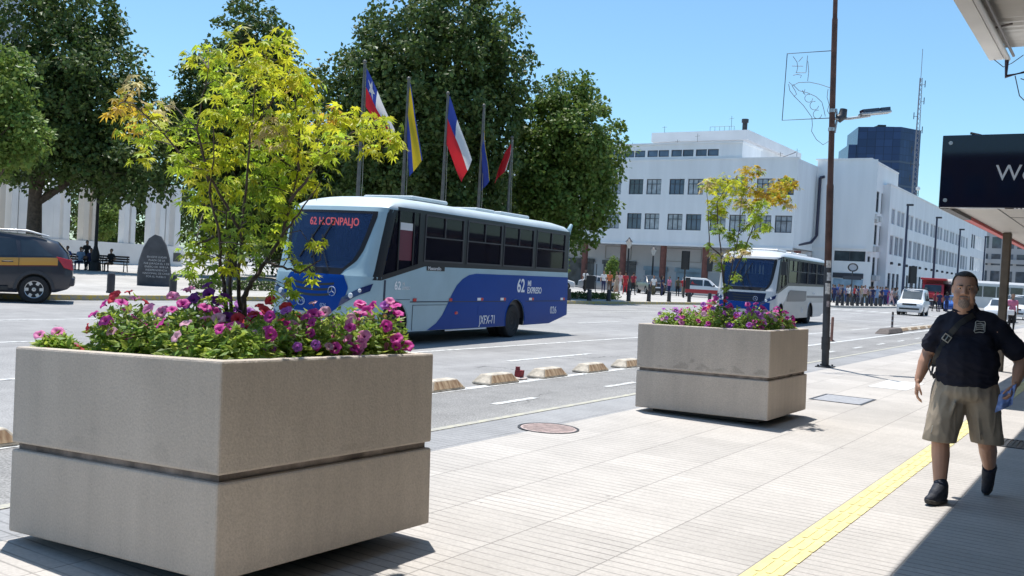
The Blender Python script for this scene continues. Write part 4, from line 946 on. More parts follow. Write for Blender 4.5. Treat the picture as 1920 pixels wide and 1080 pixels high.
# ------------------------------------------------------------------ concrete planters
def concrete(name, col, stain):
    mt = M(name, col, .85, var=.09, scale=1.6, bump=.25, bscale=70, spec=.25)
    n = mt.node_tree.nodes; l = mt.node_tree.links; b = n['Principled BSDF']; tc = n['Texture Coordinate']
    src = b.inputs['Base Color'].links[0].from_socket
    sp = n.new('ShaderNodeTexNoise'); sp.inputs['Scale'].default_value = 95; sp.inputs['Detail'].default_value = 3; l.new(tc.outputs['Object'], sp.inputs['Vector'])
    mr = n.new('ShaderNodeMapRange'); mr.inputs['From Min'].default_value = .33; mr.inputs['From Max'].default_value = .67; mr.inputs['To Min'].default_value = .90; mr.inputs['To Max'].default_value = 1.08; l.new(sp.outputs['Fac'], mr.inputs['Value'])
    vo = n.new('ShaderNodeTexVoronoi'); vo.inputs['Scale'].default_value = 16; l.new(tc.outputs['Object'], vo.inputs['Vector'])
    lt = n.new('ShaderNodeMath'); lt.operation = 'LESS_THAN'; lt.inputs[1].default_value = .06; l.new(vo.outputs['Distance'], lt.inputs[0])
    pit = n.new('ShaderNodeMath'); pit.operation = 'MULTIPLY_ADD'; pit.inputs[1].default_value = -.14; pit.inputs[2].default_value = 1; l.new(lt.outputs[0], pit.inputs[0])
    # damp drip stains above the groove, with wavy tops
    sx = n.new('ShaderNodeSeparateXYZ'); l.new(tc.outputs['Object'], sx.inputs[0])
    wv = n.new('ShaderNodeTexNoise'); wv.inputs['Scale'].default_value = 5.5; wv.inputs['Detail'].default_value = 3; l.new(tc.outputs['Object'], wv.inputs['Vector'])
    a = n.new('ShaderNodeMath'); a.operation = 'MULTIPLY_ADD'; a.inputs[1].default_value = .42; a.inputs[2].default_value = .372; l.new(wv.outputs['Fac'], a.inputs[0])
    c = n.new('ShaderNodeMath'); c.operation = 'SUBTRACT'; l.new(a.outputs[0], c.inputs[0]); l.new(sx.outputs[2], c.inputs[1])
    d = n.new('ShaderNodeMapRange'); d.inputs['From Min'].default_value = 0; d.inputs['From Max'].default_value = .03; d.inputs['To Min'].default_value = 0; d.inputs['To Max'].default_value = stain; l.new(c.outputs[0], d.inputs['Value'])
    g = n.new('ShaderNodeMath'); g.operation = 'GREATER_THAN'; g.inputs[1].default_value = .56; l.new(sx.outputs[2], g.inputs[0])
    e = n.new('ShaderNodeMath'); e.operation = 'MULTIPLY'; l.new(d.outputs[0], e.inputs[0]); l.new(g.outputs[0], e.inputs[1])
    f = n.new('ShaderNodeMath'); f.operation = 'SUBTRACT'; f.inputs[0].default_value = 1; l.new(e.outputs[0], f.inputs[1])
    v = n.new('ShaderNodeMath'); v.operation = 'MULTIPLY'; l.new(mr.outputs[0], v.inputs[0]); l.new(pit.outputs[0], v.inputs[1])
    v2 = n.new('ShaderNodeMath'); v2.operation = 'MULTIPLY'; l.new(v.outputs[0], v2.inputs[0]); l.new(f.outputs[0], v2.inputs[1])
    mp = n.new('ShaderNodeMapping'); mp.inputs['Scale'].default_value = (7, 7, .5); l.new(tc.outputs['Object'], mp.inputs['Vector'])
    st = n.new('ShaderNodeTexNoise'); st.inputs['Scale'].default_value = 1.6; st.inputs['Detail'].default_value = 5; l.new(mp.outputs[0], st.inputs['Vector'])
    sr = n.new('ShaderNodeMapRange'); sr.inputs['From Min'].default_value = .35; sr.inputs['From Max'].default_value = .7; sr.inputs['To Min'].default_value = 1.02; sr.inputs['To Max'].default_value = .93; l.new(st.outputs['Fac'], sr.inputs['Value'])
    v3 = n.new('ShaderNodeMath'); v3.operation = 'MULTIPLY'; l.new(v2.outputs[0], v3.inputs[0]); l.new(sr.outputs[0], v3.inputs[1]); v2 = v3
    cb = n.new('ShaderNodeCombineXYZ'); [l.new(v2.outputs[0], cb.inputs[i]) for i in range(3)]
    mx = n.new('ShaderNodeMixRGB'); mx.blend_type = 'MULTIPLY'; mx.inputs[0].default_value = 1; l.new(src, mx.inputs[1]); l.new(cb.outputs[0], mx.inputs[2]); l.new(mx.outputs[0], b.inputs['Base Color'])
    return mt
soil = M('soil', (.045, .032, .022), .95, var=.5, scale=18, bump=.8, bscale=40)
def planter(label, loc, rz, W, L, zt, tx, ty, mat):
    t = thing('concrete_planter', label, 'planter', loc, rot=(tx, ty, rz))
    x, y = W/2, L/2; zg = .50; th = .085
    m = MB(); m.box(-x, x, -y, y, .062, zg); lo = m.build('lower_block', mat, t, bevel=.012)
    m = MB(); m.box(-x+.028, x-.028, -y+.028, y-.028, zg-.01, zg+.06); m.build('groove', M('groove_concrete', (.24, .20, .175), .9, var=.5, scale=7, bump=.6, bscale=22), t)
    m = MB(); o_ = [(-x, -y), (x, -y), (x, y), (-x, y)]; i_ = [(-x+th, -y+th), (x-th, -y+th), (x-th, y-th), (-x+th, y-th)]
    z0, z1 = zg+.034, zt
    for k in range(4):
        a, b_, c, d = o_[k], o_[(k+1) % 4], i_[(k+1) % 4], i_[k]
        m.poly([(*a, z0), (*b_, z0), (*b_, z1), (*a, z1)]); m.poly([(*a, z1), (*b_, z1), (*c, z1), (*d, z1)])
        m.poly([(*d, z1), (*c, z1), (*c, z0+.05), (*d, z0+.05)]); m.poly([(*b_, z0), (*a, z0), (*d, z0), (*c, z0)])
        m.poly([(*d, z0), (*d, z0+.05), (*c, z0+.05), (*c, z0)])
    bm_ = m; up = m.build('upper_block', mat, t)
    me = up.data; bm2 = bmesh.new(); bm2.from_mesh(me); bmesh.ops.remove_doubles(bm2, verts=bm2.verts, dist=1e-4); bmesh.ops.recalc_face_normals(bm2, faces=bm2.faces); bm2.to_mesh(me); bm2.free()
    bv = up.modifiers.new('bevel', 'BEVEL'); bv.width = .012; bv.segments = 2; bv.limit_method = 'ANGLE'; bv.angle_limit = rad(35)
    m = MB(); m.grid(lambda u, v: (-x+th-.01+(W-2*th+.02)*u, -y+th-.01+(L-2*th+.02)*v, zt-.075+.035*noise.noise(Vector((u*5, v*5, W)))+.03*math.sin(PI*u)*math.sin(PI*v)), 24, 24); m.build('soil', soil, t, smooth=60)
    m = MB(); m.box(-x+.16, x-.16, -y+.16, y-.16, .012, .061); m.build('base', M('base_dark', (.06, .06, .06), .9), t)
    return t
PLA = ((-4.154, 3.633), rad(.5), 1.63, 1.557, 1.045, rad(-1.25), rad(-2.9))
PLB = ((-4.108, 11.113), 0, 1.604, 1.461, 1.054, rad(-.3), rad(-1.4))
pl1 = planter('nearest big square concrete planter with a groove round its middle and a bushy yellow maple', (*PLA[0], .02), PLA[1], *PLA[2:5], PLA[5], PLA[6], concrete('concrete_near', (.52, .455, .39), .08))
pl2 = planter('farther square concrete planter with damp stains above its groove beside the manhole cover', (*PLB[0], .01), PLB[1], *PLB[2:5], PLB[5], PLB[6], concrete('concrete_far', (.52, .45, .385), .20))

# ------------------------------------------------------------------ maples in the planters
def maple_leaf(mb, p, axis, nrm, L, m):
    """seven-pointed star leaf, drooping at the tips"""
    s = axis.cross(nrm).normalized(); n_ = s.cross(axis).normalized()
    dr = random.uniform(.08, .55); angs = [-2.2, -1.45, -.72, 0, .72, 1.45, 2.2]; lens = [.42, .72, .93, 1.0, .93, .72, .42]
    vs = [p]; pts = []
    for k, (a, r) in enumerate(zip(angs, lens)):
        if k: am = (a+angs[k-1])/2; pts.append((am, .36, -.03))
        pts.append((a, r, -dr*r*r))
    for a, r, d in pts: vs.append(p + (axis*math.cos(a)+s*math.sin(a))*(r*L*.62) + n_*(d*L*.62))
    tail = p - axis*L*.12
    fs = [(0, i, i+1) for i in range(1, len(vs)-1)]
    mb.add(vs, fs, m)
def lmat(name, col, tr=.55): return M(name, col, .45, trans=tr, island=.26, spec=.4)
MAPLE_M = [lmat('maple_leaf_yellow', (.56, .58, .04)), lmat('maple_leaf_lime', (.42, .53, .05)), lmat('maple_leaf_green', (.25, .36, .05)), lmat('maple_leaf_pale', (.62, .52, .26)), lmat('maple_leaf_orange', (.60, .43, .05))]
def maple(label, clusters, stems, leafL, dens, seed, r0):
    base = Vector(stems[0][0]); base.z -= .14
    t = thing('maple_tree', label, 'tree', base); rng = random.Random(seed)
    tb = MB(); nodes = []
    for k, s in enumerate(stems):
        pts = [Vector(q)-base for q in s]
        if k < 4 and s[0][2] < base.z+.4: pts = [Vector((pts[0].x*.5, pts[0].y*.5, -.05))] + pts
        fine = []
        for a, b_ in zip(pts, pts[1:]):
            for j in range(4): fine.append(a.lerp(b_, j/4)+rdir(rng)*.006)
        fine.append(pts[-1]); n_ = len(fine); main = k < 4
        rs = [(r0 if k == 0 else r0*.72 if main else r0*.42)*(1-.78*i/(n_-1)) for i in range(n_)]
        tb.tube(fine, rs, 7); nodes += fine[max(2, n_//5):]
    lb = MB()
    for (x, y, z, r, ty) in clusters:
        c = Vector((x, y, z)) - base
        nd = min(nodes, key=lambda q: (q-c).length + (0 if q.z < c.z+.05 else .3))
        mid = nd.lerp(c, .55)+Vector((0, 0, .03))+rdir(rng)*.03
        tb.tube([nd, mid, c], [.0052*r0/.03, .0038*r0/.03, .002], 5)
        n_ = max(5, int(dens*(r/.09)**1.7*rng.uniform(.85, 1.2)))
        for j in range(n_):
            q = rdir(rng)*(rng.random()**.45)*r*1.25; q.z *= .85
            out = Vector((q.x, q.y, 0)); out = out.normalized() if out.length > 1e-4 else Vector((1, 0, 0))
            ax = (out*rng.uniform(.5, 1)+rdir(rng)*.45+Vector((0, 0, -rng.uniform(.15, .9)))).normalized()
            nr = (Vector((0, 0, 1))+out*.5+rdir(rng)*.45).normalized()
            mm = ty if rng.random() < .72 else rng.choice((0, 1, 1, 2 if ty in (1, 2) else 0))
            L = leafL*rng.uniform(.6, 1.2)
            maple_leaf(lb, c+q, ax, nr, L, mm)
            if rng.random() < .3: tb.tube([c+q-ax*L*.1, c+q*.4-ax*.02, c], [.0009, .001, .0014], 3, cap=False)
    tb.build('trunk', bark_thin, t, smooth=60); lb.build('crown', MAPLE_M, t, smooth='keep')
    return t
MAPLE_A = [(-4.15, 3.54, 2.73, 0.116, 0), (-4.22, 3.8, 2.72, 0.137, 0), (-4.04, 3.75, 2.77, 0.104, 0), (-4.51, 3.67, 2.71, 0.108, 1), (-4.61, 3.63, 2.7, 0.077, 0), (-3.95, 3.5, 2.52, 0.127, 0), (-3.78, 3.56, 2.55, 0.098, 0), (-4.61, 3.84, 2.6, 0.111, 1), (-3.86, 3.75, 2.51, 0.102, 0), (-4.61, 3.24, 2.47, 0.073, 3), (-5.22, 3.6, 2.49, 0.081, 4), (-4.86, 3.31, 2.38, 0.06, 4), (-5.03, 3.57, 2.4, 0.096, 4), (-4.69, 3.43, 2.34, 0.091, 0), (-4.94, 3.43, 2.29, 0.077, 4), (-4.49, 3.23, 2.22, 0.072, 1), (-4.86, 3.48, 2.14, 0.068, 0), (-4.94, 3.66, 2.3, 0.08, 0), (-4.62, 3.52, 2.3, 0.076, 1), (-4.73, 3.67, 2.23, 0.079, 1), (-4.6, 3.68, 2.35, 0.109, 1), (-4.13, 3.38, 2.37, 0.085, 0), (-4.57, 3.79, 2.24, 0.126, 0), (-4.59, 3.61, 2.16, 0.077, 1), (-4.35, 3.47, 2.05, 0.088, 0), (-4.26, 3.26, 2.05, 0.07, 1), (-4.59, 3.89, 2.16, 0.128, 0), (-4.26, 3.71, 2.34, 0.136, 0), (-4.32, 3.91, 2.47, 0.141, 0), (-4.47, 3.98, 2.23, 0.144, 1), (-4.23, 3.96, 2.35, 0.141, 0), (-4.29, 4.14, 2.44, 0.129, 0), (-3.89, 3.87, 2.41, 0.104, 0), (-4.3, 4.0, 2.14, 0.143, 1), (-3.98, 3.86, 2.18, 0.12, 0), (-4.18, 4.22, 2.32, 0.129, 0), (-4.1, 4.22, 2.42, 0.096, 4), (-3.59, 3.77, 2.36, 0.071, 0), (-3.56, 3.82, 2.36, 0.086, 0), (-3.53, 3.92, 2.36, 0.087, 0), (-3.88, 4.45, 2.43, 0.091, 0), (-3.54, 4.13, 2.29, 0.078, 0), (-3.62, 4.28, 2.24, 0.043, 0), (-3.7, 3.9, 2.26, 0.088, 1), (-3.72, 4.09, 2.29, 0.091, 0), (-3.6, 4.05, 2.22, 0.059, 0), (-3.82, 3.87, 2.15, 0.089, 1), (-4.6, 3.6, 1.91, 0.077, 1), (-4.47, 3.68, 1.98, 0.107, 0), (-4.58, 3.93, 2.0, 0.129, 1), (-4.33, 3.87, 2.0, 0.125, 2), (-4.38, 4.08, 1.99, 0.129, 1), (-4.23, 4.11, 2.06, 0.112, 0), (-4.79, 3.88, 1.84, 0.065, 1), (-4.47, 3.77, 1.83, 0.078, 2), (-4.01, 3.56, 1.79, 0.1, 2), (-4.3, 4.06, 1.86, 0.096, 1), (-4.33, 4.15, 1.87, 0.045, 1), (-4.15, 4.21, 2.05, 0.048, 0), (-4.5, 3.65, 1.67, 0.107, 1), (-4.54, 3.76, 1.61, 0.109, 1), (-4.3, 3.42, 1.58, 0.072, 1), (-4.75, 3.75, 1.48, 0.064, 1), (-4.44, 3.69, 1.46, 0.077, 2), (-4.18, 3.57, 1.68, 0.073, 2), (-3.96, 3.49, 1.65, 0.085, 2), (-4.37, 4.01, 1.73, 0.096, 2), (-4.41, 4.13, 1.7, 0.081, 1), (-4.05, 3.46, 1.56, 0.071, 0), (-4.39, 3.95, 1.53, 0.079, 2), (-3.99, 3.82, 1.61, 0.036, 1), (-3.68, 3.76, 1.68, 0.04, 0), (-3.8, 3.83, 1.51, 0.035, 0), (-4.14, 4.08, 1.55, 0.044, 1), (-4.29, 4.08, 1.44, 0.048, 1), (-3.81, 3.57, 1.4, 0.034, 1), (-4.07, 3.97, 1.4, 0.031, 1), (-4.06, 3.41, 1.36, 0.034, 2), (-4.08, 4.07, 1.69, 0.031, 0), (-4.04, 3.71, 2.28, 0.118, 3), (-4.27, 4.11, 2.66, 0.08, 4), (-5.03, 3.71, 2.47, 0.072, 3), (-4.31, 3.7, 2.46, 0.121, 1)]
STEM_A = [[(-4.24, 3.75, 1.15), (-4.3, 3.8, 1.35), (-4.34, 3.88, 1.44), (-4.33, 3.98, 1.57), (-4.26, 4.03, 1.73), (-4.23, 4.05, 1.92), (-4.2, 4.07, 2.11)], [(-4.25, 3.74, 1.17), (-4.24, 3.71, 1.35), (-4.22, 3.68, 1.53), (-4.19, 3.66, 1.71), (-4.19, 3.67, 1.98), (-4.17, 3.67, 2.28), (-4.16, 3.68, 2.57)], [(-4.3, 3.7, 1.16), (-4.27, 3.64, 1.35), (-4.24, 3.57, 1.53), (-4.2, 3.51, 1.7), (-4.25, 3.48, 1.93), (-4.25, 3.49, 2.16)], [(-4.28, 3.72, 1.17), (-4.32, 3.71, 1.41), (-4.36, 3.71, 1.62), (-4.38, 3.71, 1.83)], [(-4.26, 3.73, 1.71), (-4.35, 3.58, 2.0), (-4.44, 3.43, 2.13), (-4.55, 3.26, 2.33), (-4.64, 3.2, 2.39)], [(-4.04, 3.87, 1.91), (-3.88, 3.92, 2.15), (-3.7, 3.98, 2.31), (-3.52, 4.03, 2.34)], [(-4.25, 3.74, 2.29), (-4.12, 3.8, 2.5), (-4.07, 3.82, 2.74)], [(-4.07, 3.85, 1.72), (-4.01, 3.91, 1.85), (-3.93, 3.99, 2.04)], [(-4.14, 3.81, 1.57), (-4.02, 3.82, 1.54), (-3.9, 3.83, 1.52), (-3.76, 3.85, 1.59), (-3.76, 3.85, 1.67)], [(-4.42, 3.63, 1.94), (-4.44, 3.52, 2.29), (-4.34, 3.5, 2.61)], [(-4.38, 3.66, 1.7), (-4.53, 3.63, 1.64), (-4.62, 3.64, 1.51)], [(-4.01, 3.89, 2.09), (-4.0, 3.86, 2.36), (-4.01, 3.82, 2.56)]]
MAPLE_B = [(-4.46, 11.37, 2.77, 0.12, 0), (-4.31, 11.4, 2.84, 0.119, 0), (-3.98, 11.05, 2.9, 0.095, 4), (-3.88, 11.21, 2.94, 0.077, 4), (-4.1, 11.13, 2.71, 0.129, 0), (-4.3, 11.14, 2.58, 0.13, 0), (-4.3, 11.08, 2.45, 0.116, 0), (-4.31, 11.04, 2.35, 0.09, 1), (-4.41, 11.04, 2.77, 0.078, 3), (-4.13, 11.57, 2.79, 0.119, 4), (-3.88, 11.26, 2.66, 0.116, 4), (-3.75, 11.26, 2.7, 0.115, 4), (-3.73, 11.59, 2.79, 0.117, 4), (-3.51, 11.21, 2.78, 0.101, 4), (-3.45, 11.32, 2.76, 0.076, 4), (-3.85, 11.78, 2.65, 0.1, 4), (-3.61, 11.45, 2.65, 0.077, 4), (-3.56, 11.51, 2.56, 0.064, 3), (-3.67, 10.86, 2.5, 0.093, 1), (-3.9, 11.15, 2.49, 0.096, 0), (-4.06, 11.22, 2.56, 0.097, 3), (-3.72, 10.84, 2.35, 0.074, 1), (-3.81, 11.42, 2.29, 0.078, 1), (-4.01, 11.31, 2.31, 0.078, 1), (-4.09, 10.65, 2.2, 0.074, 2), (-4.16, 11.21, 2.17, 0.078, 2), (-3.87, 11.22, 2.18, 0.064, 1), (-4.09, 11.31, 2.02, 0.098, 2), (-3.91, 11.08, 2.04, 0.063, 2), (-4.4, 11.14, 2.03, 0.052, 2), (-4.35, 11.2, 1.9, 0.065, 3), (-3.98, 10.67, 1.9, 0.062, 3), (-3.84, 10.81, 1.94, 0.074, 3), (-4.27, 11.19, 1.78, 0.065, 2), (-4.19, 11.55, 1.66, 0.066, 2), (-4.06, 10.87, 1.52, 0.05, 2), (-4.4, 10.87, 2.72, 0.064, 3), (-3.69, 11.48, 2.68, 0.09, 0)]
STEM_B = [[(-4.14, 11.08, 1.19), (-4.14, 11.04, 1.52), (-4.18, 10.98, 1.9), (-4.22, 10.92, 2.28), (-4.24, 10.9, 2.53), (-4.14, 10.97, 2.76)], [(-4.14, 11.08, 1.36), (-4.08, 11.09, 1.78), (-4.02, 11.1, 2.17), (-4.01, 11.08, 2.55), (-3.97, 11.11, 2.84)], [(-4.08, 11.12, 1.65), (-3.96, 11.16, 1.98), (-3.84, 11.2, 2.43), (-3.74, 11.22, 2.66), (-3.55, 11.34, 2.77)], [(-4.2, 11.04, 1.9), (-4.32, 10.94, 2.02), (-4.34, 10.9, 2.4), (-4.36, 10.85, 2.69)], [(-4.04, 11.15, 2.17), (-3.89, 11.26, 2.37), (-3.8, 11.35, 2.51)]]

maple('large bushy maple with yellow green star leaves growing in the near planter', MAPLE_A, STEM_A, .096, 22, 5, .021)
maple('thin airy maple with yellow and orange leaves growing in the far planter', MAPLE_B, STEM_B, .090, 40, 6, .0135)

# ------------------------------------------------------------------ petunias
pet_leaf = M('petunia_leaf', (.23, .35, .055), .5, trans=.45, island=.3)
pet_leaf2 = M('petunia_leaf_lime', (.40, .50, .08), .5, trans=.5, island=.25)
FLC = {'magenta': ((.64, .045, .36), (.25, .005, .12)), 'deep purple': ((.17, .015, .24), (.05, .005, .08)), 'pink': ((.82, .26, .54), (.45, .05, .25)),
       'coral red': ((.72, .045, .075), (.45, .02, .03)), 'pale pink': ((.78, .42, .56), (.6, .25, .35)), 'violet': ((.46, .12, .56), (.16, .01, .22)), 'salmon': ((.72, .27, .16), (.5, .12, .06))}
for k, (a, b_) in FLC.items(): M('petal_'+k.replace(' ', '_'), a, .6, trans=.38, var=.16, scale=30); M('throat_'+k.replace(' ', '_'), b_, .7)
def petunia_flower(rng, R, col):
    """five-lobed trumpet with a throat, opening towards +Z"""
    m = MB(); N = 20; rings = [(.07, -.75, 1), (.16, -.28, 1), (.42, -.04, 0), (.78, .03, 0), (1.0, -.05, 0)]
    vs = []
    for r, z, _ in rings:
        for j in range(N):
            a = 2*PI*j/N; lob = 1-.13*(r**2)*abs(math.cos(2.5*a))*1.0 - .05*rng.random()*(r > .9)
            vs.append((R*r*lob*math.cos(a), R*r*lob*math.sin(a), R*(z+.10*(r > .7)*math.sin(5*a+1)*r+.05*(rng.random()-.5)*(r > .7))))
    k = len(rings)
    for i in range(k-1):
        m.add([], [])
    m.v = vs
    for i in range(k-1):
        for j in range(N): m.f.append([i*N+j, i*N+(j+1) % N, (i+1)*N+(j+1) % N, (i+1)*N+j]); m.m.append(1 if i < 1 else 0)
    return m.mesh('flower', [MATS['petal_'+col.replace(' ', '_')], MATS['throat_'+col.replace(' ', '_')]], 70)
FMESH = {}
_r = random.Random(77)
for c in FLC: FMESH[c] = [petunia_flower(_r, 1.0, c) for _ in range(3)]
def petunia(label, loc, col, nfl, R, h, seed, group, fl=.037, leaf=None, lean=(0, 0), nleaf=760, clip=None):
    t = thing('petunia_plant', label, 'flowering plant', loc, group=group); rng = random.Random(seed); m = MB()
    for k in range(nleaf):
        d = rdir(rng); d.z = abs(d.z); rr = rng.random()**.4
        p = Vector((d.x*R*rr+lean[0]*d.z*.5, d.y*R*rr+lean[1]*d.z*.5, .01+d.z*h*rr*(.9+.3*noise.noise(d*3+Vector((seed, 0, 0))))))
        if clip and (abs((t.location.x+p.x-clip[0])) > clip[2] or abs((t.location.y+p.y-clip[1])) > clip[3]) and p.z < .30: continue
        leaf_quad(m, p, (d*.6+Vector((0, 0, .5))+rdir(rng)*.8).normalized(), (d+rdir(rng)*.6), rng.uniform(.035, .068), rng.uniform(.020, .034), 0 if rng.random() < .6 else 1)
    for k in range(10):
        d = rdir(rng); d.z = abs(d.z)+.3; m.tube([(0, 0, -.03), tuple(d*.1), (d.x*R*.8, d.y*R*.8, d.z*h*.7)], .003, 4)
    m.build('foliage', [pet_leaf, pet_leaf2] if not leaf else leaf, t, smooth='keep')
    for k in range(int(nfl*2.9)):
        c = col if rng.random() < .8 else rng.choice(('magenta', 'pink', 'pale pink', 'magenta', 'violet', 'coral red'))
        me = rng.choice(FMESH[c]); o = bpy.data.objects.new('flower', me); link(o); o.parent = t
        d = rdir(rng); d.z = abs(d.z)*.8+.15; d.normalize()
        p = Vector((d.x*R*1.02+lean[0]*d.z, d.y*R*1.02+lean[1]*d.z, d.z*h*1.10+.015))
        ax = (d*.8+Vector((.25, -.55, .25))+rdir(rng)*.55).normalized(); s = fl*rng.uniform(.75, 1.2)
        o.matrix_local = Matrix.Translation(p) @ ax.to_track_quat('Z', 'Y').to_matrix().to_4x4() @ Matrix.Rotation(rng.uniform(0, 6), 4, 'Z') @ Matrix.Diagonal((s, s, s, 1))
    return t
def in_planter(P, u, v, dz=0):
    (cx, cy), rz, W, L, zt, tx, ty = P
    R = Matrix.Rotation(rz, 3, 'Z') @ Matrix.Rotation(ty, 3, 'Y') @ Matrix.Rotation(tx, 3, 'X')
    return Vector((cx, cy, .015)) + R @ Vector(((u-.5)*(W-.40), (v-.5)*(L-.40), zt-.06+dz))
NEAR = [  # u (away from the road), v (along the street), colour, flowers, radius, height, label
    (-.08, .0, 'pink', 3, .10, .08, 'pale pink petunia trailing over the left end of the near planter'),
    (.05, .30, 'coral red', 6, .17, .29, 'coral red petunia mounded near the left end of the near planter'),
    (.16, .14, 'magenta', 4, .15, .23, 'magenta petunia leaning out at the left front of the near planter'),
    (.26, .45, 'pink', 6, .18, .30, 'soft pink petunia behind the front edge, left of the deep purple one'),
    (.34, .16, 'pink', 3, .16, .20, 'leafy petunia with a few pink flowers in the middle of the front edge'),
    (.44, .40, 'deep purple', 9, .17, .33, 'deep purple petunia with large dark flowers, the tallest left of the maple stem'),
    (.55, .22, 'magenta', 6, .17, .24, 'bright magenta petunia in front of the deep purple one'),
    (.20, .80, 'violet', 6, .18, .26, 'violet petunia in the back left corner of the near planter'),
    (.50, .78, 'coral red', 7, .18, .28, 'red and pink petunia behind the maple stem in the near planter'),
    (.70, .45, 'coral red', 5, .17, .22, 'red petunia just left of the maple stem in the near planter'),
    (.76, .12, 'pale pink', 3, .17, .18, 'lime leaved petunia at the front corner of the near planter'),
    (.93, .14, 'magenta', 3, .16, .17, 'green petunia with few magenta flowers at the right front corner of the near planter'),
    (.90, .40, 'violet', 4, .17, .21, 'violet petunia right of the maple stem along the right edge'),
    (.72, .72, 'pale pink', 7, .18, .25, 'pale pink petunia behind the maple, in front of the bus grille'),
    (.92, .62, 'magenta', 7, .17, .22, 'magenta and purple petunia along the right edge of the near planter'),
    (.82, .90, 'pink', 6, .17, .26, 'pink petunia in the back right of the near planter'),
    (.96, .80, 'pink', 6, .16, .22, 'pink petunia near the right end of the near planter'),
    (.97, .96, 'magenta', 8, .15, .27, 'magenta petunia standing up at the far right corner of the near planter')]
for k, (u, v, col, nf, R, h, lab) in enumerate(NEAR):
    petunia(lab, in_planter(PLA, u, v), col, nf, R*1.2, h*1.05+.04, 100+k, 'petunias in the near planter', lean=((u-.5)*.1, (v-.5)*.06), clip=(*PLA[0], PLA[2]/2-.03, PLA[3]/2-.03) if k else None)
FAR = [(.06, .10, 'violet', 5, .17, .20, 'small violet petunia at the left front corner of the far planter'), (.08, .55, 'violet', 4, .18, .20, 'pale violet petunia at the left end of the far planter, second row'),
       (.27, .12, 'magenta', 4, .18, .22, 'lime leaved petunia with magenta flowers left of centre in the far planter'), (.30, .60, 'magenta', 7, .18, .28, 'magenta petunia in the back row left of the thin maple'),
       (.50, .14, 'violet', 3, .18, .21, 'lime green petunia under the thin maple at the front edge'), (.46, .45, 'magenta', 8, .16, .34, 'tall magenta petunia next to the stem of the thin maple'),
       (.68, .30, 'violet', 10, .18, .27, 'violet petunia with a dense bunch of flowers right of the thin maple'), (.72, .75, 'magenta', 6, .18, .28, 'magenta petunia in the back row right of the thin maple'),
       (.86, .14, 'violet', 6, .17, .20, 'violet petunia at the right front corner of the far planter'), (.95, .08, 'coral red', 2, .09, .10, 'single red petunia hanging at the front corner of the far planter'),
       (.93, .50, 'pale pink', 6, .17, .22, 'pale pink petunia at the right edge of the far planter'), (.94, .88, 'magenta', 7, .17, .24, 'magenta petunia at the back right corner of the far planter')]
for k, (u, v, col, nf, R, h, lab) in enumerate(FAR):
    petunia(lab, in_planter(PLB, u, v), col, nf, R*1.12, h+.03, 200+k, 'petunias in the far planter', fl=.036, nleaf=560, clip=(*PLB[0], PLB[2]/2-.03, PLB[3]/2-.03))

# ------------------------------------------------------------------ cycle lane separators and posts
blk = M('separator_concrete', (.50, .44, .36), .9, var=.35, scale=11, bump=.5, bscale=30)
blk_y = M('separator_face', (.17, .075, .03), .85, var=.6, scale=2.2, col2=(.62, .47, .30))
nn_ = blk_y.node_tree.nodes; ll_ = blk_y.node_tree.links                      # vertical streaks of worn yellow paint
mp_ = nn_.new('ShaderNodeMapping'); mp_.inputs['Scale'].default_value = (3, 7, .55); ll_.new(nn_['Texture Coordinate'].outputs['Object'], mp_.inputs['Vector'])
[ll_.new(mp_.outputs[0], n.inputs['Vector']) for n in nn_ if n.type == 'TEX_NOISE']
def separator(label, y, x=-7.42, L=.74, group='cycle lane separator blocks'):
    t = thing('separator_block', label, 'separator', (x, y, .006), rad(random.uniform(-1.5, 1.5)), group=group)
    a, b_, h = .15, .085, .135; l1 = L/2; l2 = L/2-.11
    lo = [(-a, -l1, 0), (a, -l1, 0), (a, l1, 0), (-a, l1, 0)]; md = [(-a, -l1, .025), (a, -l1, .025), (a, l1, .025), (-a, l1, .025)]; hi = [(-b_, -l2, h), (b_, -l2, h), (b_, l2, h), (-b_, l2, h)]
    m = MB(); m.loft([lo, md, hi]); m.build('body', blk, t, bevel=.012)
    m = MB()
    for s in (-1, 1):
        q = [Vector((s*(a+(b_-a)*f+.004), yy*1, .025+(h-.025)*f)) for f, yy in ((.06, -l1+.05), (.06, l1-.05), (.9, l2-.02), (.9, -l2+.02))]; m.prism(q, (s*.003, 0, .001))
    m.build('painted_face', blk_y, t)
SEPS = [3.9, 9.85, 11.15, 12.55, 13.93, 15.3] + [16.75+1.42*k for k in range(7)]
for k, y in enumerate(SEPS):
    separator(f'worn yellow streaked concrete separator block beside the cycle lane, {ordinal(k)} from the near end', y)
t = thing('post_stub', 'broken red post stub on a flat base between two separator blocks', 'post stub', (-7.5, 11.86, .006))
m = MB(); m.lathe([(.13, 0), (.13, .02), (.06, .03)], 14); m.build('base', M('stub_base', (.5, .42, .38), .8, var=.3), t)
m = MB(); m.prism([(-.05, -.045, .03), (.05, -.045, .03), (.055, .05, .03), (-.05, .05, .03)], (.01, 0, .10)); m.prism([(-.05, -.02, .13), (.02, -.03, .13), (.0, .03, .13)], (0, 0, .05)); m.build('stub', M('stub_red', (.22, .015, .02), .6, var=.3), t)
def flexpost(label, x, y, h, col, bands):
    t = thing('flexible_post', label, 'delineator post', (x, y, .006))
    m = MB(); m.lathe([(.10, 0), (.10, .02), (.05, .04), (.042, .05), (.04, h-.02), (.02, h)], 14); m.build('post', col, t, smooth=50)
    for z in bands: m = MB(); m.lathe([(.043, z), (.043, z+.06)], 14, cap=False); m.build('reflective_band', M('reflective', (.4, .4, .4), .4), t)
